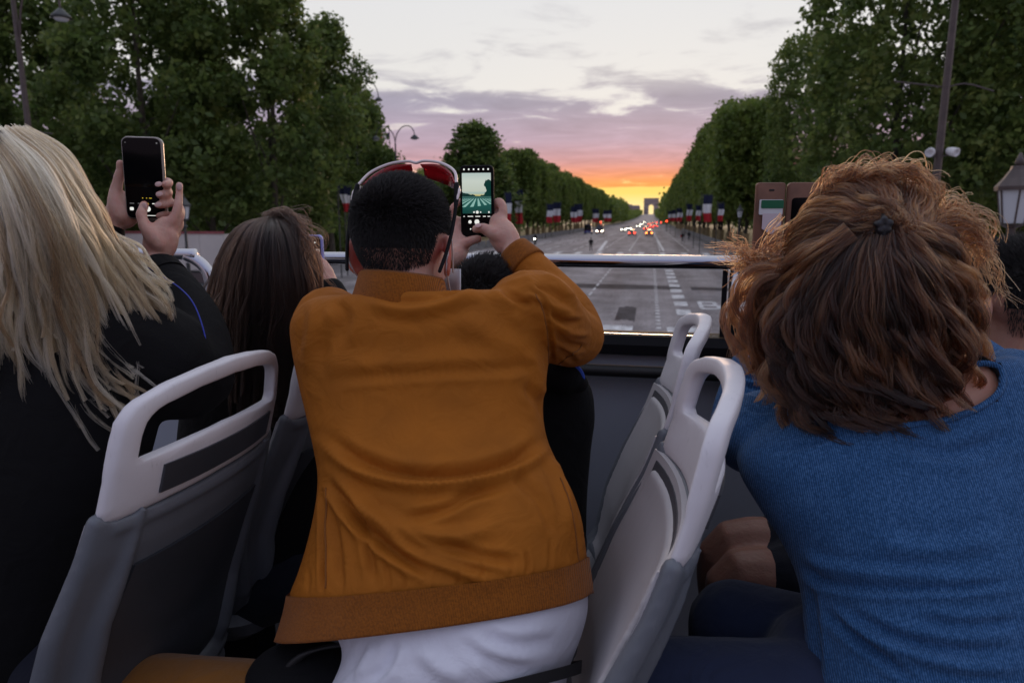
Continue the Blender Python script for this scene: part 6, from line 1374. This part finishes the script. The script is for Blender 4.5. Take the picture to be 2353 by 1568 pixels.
# wide neckline: open the knit where the shoulder shows
NK = np.array([(1990, 985), (2110, 975), (2210, 952), (2285, 915), (2306, 872), (2296, 838), (2255, 812), (2200, 800), (2080, 830), (1960, 890)], float)
def inside(u, v, poly):
    c = np.zeros(len(u), bool); n = len(poly)
    for i in range(n):
        x0, y0 = poly[i]; x1, y1 = poly[(i + 1) % n]; k = ((y0 > v) != (y1 > v)) & (u < (x1 - x0) * (v - y0) / (y1 - y0 + 1e-9) + x0); c ^= k
    return c
bm = bmesh.new(); bm.from_mesh(sw_.data); bm.verts.ensure_lookup_table(); co = np.array([v.co for v in bm.verts]); u_, v_ = proj(co); ins = inside(u_, v_, NK) & (co[:, 1] < 1.06)
bmesh.ops.delete(bm, geom=[bm.verts[i] for i in np.nonzero(ins)[0]], context='VERTS'); bm.to_mesh(sw_.data); bm.free(); ch(sw_, WM)
rim_co = co[(np.abs(co[:, 1] - 1) < .2)]; ru, rv = proj(rim_co); pts = []
for q in catmull(np.vstack([NK, NK[:1]]), 60):
    k = (ru - q[0]) ** 2 + (rv - q[1]) ** 2 + 4e5 * (rim_co[:, 1] - .9).clip(0, 1) ** 2; pts.append(rim_co[np.argmin(k)])
pts = np.array(pts); 
for _ in range(3): pts[1:-1] = (pts[:-2] + pts[1:-1] * 2 + pts[2:]) / 4
o = MB().tube(pts, .0042, 8).build('neckline', M['blue'], None, smooth=True); ch(o, WM)
o = MB().tube(catmull([at(2222, 812, .965), at(2262, 828, .945), at(2292, 852, .925), at(2304, 880, .915)], 12), .0045, 8, flat=(V(0, 1, 0), .4)).build('strap', M['black'], None, smooth=True); ch(o, WM)
mb = MB(); mb.tube(catmull([at(2050, 1600, .90), at(1950, 1580, .90)], 4), .12, 14)
for (hpv, knv) in wj:
    ft = V(knv[0] + .02, knv[1], DECK + .05); mb.tube(catmull([at(2050, 1600, .90), hpv, knv], 12), np.linspace(.115, .075, 12), 14); mb.tube(catmull([knv, (knv + ft) / 2, ft], 8), np.linspace(.075, .055, 8), 12)
jn = fuse(mb, 'jeans', M['denim'], None, .008, 6); ch(jn, WM)
# auburn hair
M['hauburn_lit'] = hair_mat('sunlit_auburn_hair', (0.007, 0.0022, 0.001), (0.044, 0.0135, 0.005), (0.26, 0.10, 0.033))  # sunlight put into the colour: top and sides lighter than the fall
def gd(*q): return px(*q)
scalp = MB(); a0 = np.linspace(0, 2 * pi, 36, endpoint=False); sr_ = []
for ph in np.linspace(-1.2, pi / 2 - .05, 16):
    r = np.c_[np.cos(a0) * math.cos(ph), np.sin(a0) * math.cos(ph), np.full(36, math.sin(ph))] * V(.095, .096, .100) * np.where(math.sin(ph) < -.2, V(1.05, 1.0, 1.25), V(1, 1, 1)); sr_.append(at(2000, 690, 1.03) + V(0, .0, 0) + (r + V(0, .0, .03)) @ wRm.T)
scalp.loft(sr_); ab = scalp.build('hair', M['bauburn'], None, smooth=True); ch(ab, WM)
# fall below the clip, fanned left to right
FALL = [gd((1990, 520, .915), (1900, 590, .905), (1820, 680, .92), (1790, 780, .93), (1800, 870, .93), (1850, 950, .925)), gd((2010, 525, .905), (1950, 610, .89), (1890, 720, .89), (1870, 820, .90), (1890, 910, .90), (1930, 975, .90)), gd((2030, 530, .90), (2000, 620, .88), (1960, 730, .88), (1950, 830, .885), (1965, 920, .89), (1990, 985, .89)),
        gd((2045, 530, .90), (2050, 620, .88), (2040, 730, .88), (2035, 830, .885), (2040, 920, .89), (2050, 985, .89)), gd((2060, 528, .90), (2100, 610, .885), (2120, 720, .885), (2120, 820, .89), (2110, 900, .895), (2100, 965, .90)), gd((2075, 525, .91), (2150, 590, .90), (2200, 680, .91), (2215, 770, .92), (2190, 850, .92), (2150, 930, .92))]
# swept back from the crown to the clip
SWEEP = [gd((1770, 660, 1.01), (1800, 580, .97), (1880, 540, .925), (1960, 530, .905), (2035, 515, .90)), gd((1800, 560, 1.01), (1830, 490, .97), (1900, 470, .93), (1970, 490, .905), (2035, 505, .898)), gd((1850, 470, 1.02), (1890, 425, .98), (1950, 425, .94), (2005, 455, .91), (2040, 498, .898)),
         gd((1930, 415, 1.03), (1965, 395, .98), (2005, 410, .94), (2030, 450, .91), (2045, 495, .898)), gd((2050, 395, 1.03), (2065, 395, .98), (2065, 425, .94), (2058, 460, .91), (2050, 497, .898)), gd((2130, 420, 1.02), (2140, 440, .97), (2120, 470, .93), (2090, 490, .91), (2055, 503, .898)), gd((2190, 520, 1.02), (2180, 530, .97), (2150, 540, .93), (2105, 530, .91), (2060, 512, .90))]
# waves over the left side, swept forward by the wind, and curls on the right
LEFT = [gd((1960, 540, .90), (1880, 590, .90), (1800, 640, .93), (1740, 690, .95), (1725, 770, .96), (1750, 850, .96)), gd((1940, 520, .905), (1850, 570, .91), (1780, 620, .95), (1720, 650, .97), (1700, 720, .98), (1730, 820, .97)), gd((1900, 600, .90), (1830, 660, .92), (1770, 720, .945), (1760, 800, .955), (1790, 880, .95), (1830, 940, .94))]
RIGHT = [gd((2070, 520, .905), (2150, 550, .91), (2210, 610, .94), (2240, 690, .95), (2210, 760, .955), (2170, 800, .95)), gd((2080, 510, .91), (2170, 530, .93), (2240, 590, .96), (2270, 680, .97), (2270, 760, .97), (2230, 800, .965)), gd((2090, 560, .90), (2150, 640, .91), (2190, 720, .925), (2230, 780, .94), (2210, 850, .94), (2160, 900, .93))]
def squeeze(gs, cx, kx, dx=0):
    """narrow a set of guides towards a vertical line"""
    out = []
    for g in gs:
        u, v = proj(g); out.append(np.array([at(cx + (a - cx) * kx + dx, b + 8, q[1]) for a, b, q in zip(u, v, g)]))
    return out
FALL = squeeze(FALL, 2000, .93, -10); SWEEP = squeeze(SWEEP, 2000, .90, -6); SWEEP = [g + V(0, 0, -.008) for g in SWEEP]; RIGHT = squeeze(RIGHT, 2040, .82, -14); LEFT = squeeze(LEFT, 2000, .86)
H = [lock_strands(FALL, 250, 34, K=26, crad=.0046, lat=.014, depth=.03, wave=.016, seed=31, tip=.5, cut=(.8, 1.06), curl=.018, curlf=1.7, frizz=.0045), lock_strands(SWEEP, 210, 30, K=22, crad=.005, lat=.006, depth=.014, wave=.006, seed=32, tip=.8, cut=(.9, 1.0), curl=.003, frizz=.0025),
     lock_strands(LEFT, 80, 30, K=26, crad=.004, lat=.014, depth=.02, wave=.016, seed=33, tip=.9, cut=(.85, 1.08), curl=.012, curlf=1.4, frizz=.003), lock_strands(RIGHT, 80, 30, K=26, crad=.0045, lat=.012, depth=.02, wave=.012, seed=34, tip=.5, cut=(.88, 1.1), curl=.015, curlf=2.0, frizz=.004)]
TOPW = [gd((1880, 450, .97), (1890, 415, .97), (1940, 395, .96), (2010, 392, .95), (2080, 405, .95)), gd((1940, 425, .96), (1980, 398, .95), (2060, 395, .95), (2120, 425, .96), (2140, 480, .96)), gd((2060, 400, .96), (2110, 380, .96), (2150, 420, .97), (2165, 480, .98), (2150, 540, .97))]
LW = [gd((1800, 600, .98), (1740, 600, .99), (1690, 585, 1.0), (1660, 560, 1.01), (1640, 530, 1.02)), gd((1830, 560, .97), (1780, 590, .98), (1730, 580, 1.0), (1690, 560, 1.01), (1655, 535, 1.02)), gd((1820, 640, .96), (1760, 640, .97), (1715, 620, .99), (1680, 600, 1.0), (1660, 570, 1.01)), gd((1800, 480, 1.0), (1770, 520, 1.01), (1750, 600, 1.01), (1720, 680, 1.0), (1705, 760, 1.0))]
RW = [gd((2140, 500, .97), (2200, 480, .98), (2240, 520, .99), (2230, 580, .99), (2260, 620, 1.0)), gd((2150, 560, .96), (2220, 560, .97), (2260, 600, .98), (2290, 680, .99), (2310, 730, 1.0)), gd((2160, 480, .98), (2180, 450, .99), (2230, 470, 1.0), (2260, 540, 1.0), (2240, 600, 1.0))]
for k, gset in enumerate((TOPW, LW, RW)): H.append(lock_strands(gset, (46, 40, 40)[k], 5, K=26, crad=.006, lat=.008, depth=.02, wave=.007, seed=40 + k, tip=1.3, cut=(.4, 1.0), curl=.004, curlf=1.6, frizz=.004))
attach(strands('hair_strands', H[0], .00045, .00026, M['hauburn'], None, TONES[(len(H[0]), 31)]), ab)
HT = tones_of(*[(len(h), sd_) for h, sd_ in zip(H[1:], (32, 33, 34, 40, 41, 42))])
H[1] = np.array([catmull(s, 26) for s in H[1]])
attach(strands('hair_strands', np.concatenate(H[1:]), .00045, .00024, M['hauburn_lit'], None, HT), ab)
cl = MB(); c0 = at(2028, 517, .896)
for k in range(5):
    a = k * 1.256 + .4; cl.tube(catmull([c0, c0 + V(math.cos(a) * .007, -.004, math.sin(a) * .007), c0 + V(math.cos(a) * .011, .005, math.sin(a) * .013)], 7), [.003, .0045, .005, .005, .004, .003, .0015], 8)
cl.ell(c0 + V(0, -.002, -.006), (.006, .005, .011)); ch(fuse(cl, 'hair_clip', mat('dark_plastic_clip', (.014, .014, .018), .35), None, .0014, 3), WM)

# ------------------------------------------------------------------ children and the others behind
def small_person(label, hc, fwd, hs, hair_m, base_m, coat, stations, legs, skin='skin', pants='navy', hair_len=.03, seed=1, arm=None, bare=0):
    t = empty('person', (float(hc[0]), float(hc[1]), DECK)); tag(t, label, 'person'); R = frame(fwd)
    mb = MB(); head_parts(mb, hc, R, hs); mb.tube([hc + V(0, -.01, -.03), hc + V(0, 0, -.18)], [.045 * hs, .055 * hs], 12); mb.ell(hc + V(0, 0, -.32 * hs), (.12 * hs, .08, .19 * hs))
    for l in legs: mb.tube(catmull(l[0], 12), np.linspace(l[1], l[2], 12), 12)
    ch(fuse(mb, 'body', M[skin], None, .005, 14), t)
    mb = MB(); torso(mb, stations)
    for a in (arm or []): mb.tube(catmull(a[0], 14), np.linspace(a[1], a[2], 14), 12)
    c = fuse(mb, 'jacket', M[coat], None, .007, 6); soft_noise(c, .003, 16, seed); ch(c, t)
    mb = MB()
    for l in legs:
        q = catmull(l[0], 12); k = 12 if not bare else bare; mb.tube(q[:k], np.linspace(l[1], l[2], 12)[:k] + .016, 12)
    ch(fuse(mb, 'shorts' if bare else 'trousers', M[pants], None, .008, 4), t)
    cropped(t, hc, R, hs, M[hair_m], M[base_m], 6000, seed, hair_len); return t
c1 = at(1122, 705, 1.40)
def seated(hc, z, dirx, spread, y0=0.0):
    out = []
    for s in (-1, 1):
        h0 = V(hc[0], hc[1] + spread * s + y0, z); k0 = h0 + V(dirx, .02 * s, .0); f0 = V(k0[0], k0[1], DECK + .06)
        out.append(([h0, (h0 + k0) / 2, k0, k0 * .5 + f0 * .5 + V(-.01, 0, 0), f0], .07, .035))
    return out
K1 = small_person('child in black jacket squeezed between the man in ochre and the side wall', c1, V(.1, 1, 0), .86, 'hblack', 'bblack', 'black',
                  [(1090, 800, 1200, 790, 1.40, .05), (1060, 850, 1290, 850, 1.40, .07), (1040, 900, 1350, 880, 1.395, .085), (1040, 960, 1366, 950, 1.39, .09), (1050, 1050, 1352, 1040, 1.375, .095), (1060, 1180, 1348, 1170, 1.35, .10), (1060, 1320, 1340, 1300, 1.33, .10)], seated(V(-.2, 1.36, 0), CAMZ - .72, -.33, .07), seed=8)
k1 = lambda *a: at(*a)
ch(MB().tube(catmull(px((1300, 838, 1.30), (1322, 846, 1.305), (1334, 866, 1.31), (1332, 892, 1.315)), 14), .0085, 8, flat=(V(0, 1, 0), .5)).build('blue_trim', mat('bright_blue_trim', (.01, .06, .45), .6), None, smooth=True), K1)
for k in range(5):
    u0 = 1268 + k * 11; ch(MB().tube(px((u0, 848 + 2 * k, 1.299), (u0 + (9 if k % 2 else 3), 884, 1.303)), .0026, 6).build('white_stripe', M['shirt'], None), K1)
ch(fuse(MB().tube(catmull(px((1250, 850, 1.33), (1290, 860, 1.315), (1328, 880, 1.32)), 8), [.03, .034, .036, .037, .036, .034, .03, .022], 12), 'hood', M['black'], None, .005, 4), K1)
K2 = small_person('person in dark shorts with bare knees beyond the woman in blue', at(1960, 800, 1.42), V(-1, .4, 0), .95, 'hblack', 'bblack', 'navy',
                  [(1880, 930, 2060, 930, 1.42, .06), (1840, 980, 2110, 980, 1.42, .09), (1840, 1080, 2110, 1080, 1.41, .1), (1850, 1250, 2100, 1250, 1.40, .11), (1850, 1400, 2100, 1400, 1.38, .11)],
                  [([at(1900, 1290, 1.36), at(1780, 1262, 1.35), at(1672, 1268, 1.345), at(1660, 1380, 1.34), at(1668, 1560, 1.33)], .075, .04), ([at(1900, 1360, 1.27), at(1790, 1340, 1.26), at(1692, 1336, 1.25), at(1682, 1450, 1.24), at(1690, 1640, 1.23)], .075, .04)], skin='skin3', pants='navy', seed=9, bare=3)
K3 = small_person('person with dark hair half cut off at the right edge', at(2320, 700, 1.5), V(-.6, 1, 0), 1.0, 'hblack', 'bblack', 'denim',
                  [(2270, 830, 2420, 820, 1.5, .06), (2320, 840, 2480, 835, 1.5, .08), (2300, 900, 2520, 890, 1.5, .1), (2300, 1100, 2520, 1100, 1.48, .11), (2300, 1400, 2520, 1400, 1.45, .11)], seated(V(.95, 1.45, 0), CAMZ - .74, -.36, .08), skin='skin2', seed=10, hair_len=.035)
# dark bag on the man's lap
BG = empty('shoulder_bag', tuple(at(700, 1540, .80))); tag(BG, 'dark bag with strap lying on the lap of the man in ochre', 'bag')
mb = MB(); mb.ell(at(700, 1560, .82), (.09, .07, .05)); mb.ell(at(670, 1570, .83), (.06, .06, .055)); ch(fuse(mb, 'bag_body', M['black'], None, .006, 5), BG)
ch(MB().tube(catmull(px((640, 1560, .79), (700, 1500, .80), (790, 1480, .83), (860, 1490, .84)), 14), .008, 8, flat=(V(0, .6, 1), .35)).build('strap', M['dark'], None, smooth=True), BG)

# ------------------------------------------------------------------ people on the avenue
def walker(x, y, label, coat, seed, step=.12, red=False, h=1.75, rz=0.0):
    s = h / 1.75; t = empty('person', (x, y, float(gz(y)) + .01), rz); tag(t, label, 'person'); mb = MB(); c = V(0, 0, 1.60)
    head_parts(mb, c * 1.0, frame(V(0, 1, 0)), 1.0); mb.tube([(0, 0, 1.55), (0, 0, 1.38)], [.05, .07], 10); mb.loft([[(math.cos(a) * w, math.sin(a) * d, z) for a in np.linspace(0, 2 * pi, 16, endpoint=False)] for z, w, d in ((.88, .16, .11), (1.05, .16, .11), (1.25, .19, .12), (1.38, .18, .1), (1.44, .08, .06))])
    for q in (-1, 1):
        mb.tube(catmull([(q * .19, 0, 1.38), (q * .25, -.02, 1.12), (q * .24, .08, .88)], 8), np.linspace(.055, .03, 8), 8); mb.tube(catmull([(q * .09, 0, .92), (q * .11, q * step * .6, .5), (q * .12, q * step, .06)], 8), np.linspace(.085, .045, 8), 8); mb.tube([(q * .12, q * step - .04, .04), (q * .12, q * step + .16, .03)], [.045, .035], 6)
    o = fuse(mb, 'body', M[coat], None, .022, 3); o.parent = t; t.scale = (s, s, s)
    mb = MB(); mb.ell(c + V(0, -.02, .05), (.085, .10, .08)); mb.build('hair', M['bblack'], t, smooth=True); return t
q = atz(1357, 577); walker(q[0], q[1], 'lone person in dark clothes standing in the middle of the avenue', 'black', 1)
q = atz(1567, 556); w1 = walker(q[0], q[1], 'dark clothed person walking near the right kerb, left of two', 'black', 2, .2)
q = atz(1582, 552); walker(q[0], q[1], 'dark clothed person walking near the right kerb, right of two', 'navy', 3, .2)
bgp = MB().ell((-.28, .0, 1.05), (.12, .14, .2)); o = bgp.build('red_backpack', M['fred'], w1, smooth=True)
# scooter with rider at the left
q = atz(1229, 562); SCt = empty('motor_scooter', (q[0], q[1], .01), pi); tag(SCt, 'motor scooter with lit headlamp crossing on the left', 'scooter')
for yy in (-.6, .6):
    mb = MB(); a = np.linspace(0, 2 * pi, 20, endpoint=False); mb.tube(np.vstack([np.c_[np.zeros(20), yy + np.cos(a) * .22, .24 + np.sin(a) * .22], [[0, yy + .22, .24]]]), .06, 8, None); mb.build('wheel', M['tyre'], SCt, smooth=True)
mb = MB(); mb.tube(catmull([(0, -.7, .62), (0, -.3, .58), (0, -.02, .34), (0, .3, .34), (0, .5, .7), (0, .48, 1.0)], 16), [.12, .16, .15, .12, .1, .1, .1, .1, .11, .12, .13, .13, .12, .1, .08, .06], 10); mb.build('bodywork', M['grey'], SCt, smooth=True)
MB().tube([(-.3, .42, 1.02), (0, .48, 1.05), (.3, .42, 1.02)], .02, 6).build('handlebar', M['iron'], SCt); MB().ell((0, -.35, .76), (.13, .32, .06)).build('saddle', M['dark'], SCt, smooth=True); MB().ell((0, .62, .95), (.1, .06, .1)).build('headlight', M['headl'], SCt, smooth=True)
rd = empty('person', (q[0], q[1], .01), pi); tag(rd, 'helmeted rider on the motor scooter', 'person'); mb = MB()
head_parts(mb, V(0, -.1, 1.62), frame(V(0, 1, 0)), 1.0); mb.tube(catmull([(0, -.3, .85), (0, -.25, 1.2), (0, -.12, 1.45)], 8), [.16, .17, .17, .18, .18, .17, .12, .07], 12)
for s in (-1, 1): mb.tube(catmull([(s * .18, -.15, 1.38), (s * .27, .08, 1.15), (s * .27, .4, 1.06)], 8), np.linspace(.06, .035, 8), 8); mb.tube(catmull([(s * .1, -.3, .85), (s * .17, .12, .82), (s * .13, .15, .42)], 8), np.linspace(.09, .05, 8), 8)
fuse(mb, 'body', M['black'], rd, .02, 3); MB().ell((0, -.1, 1.66), (.13, .15, .13)).build('helmet', M['iron'], rd, smooth=True)
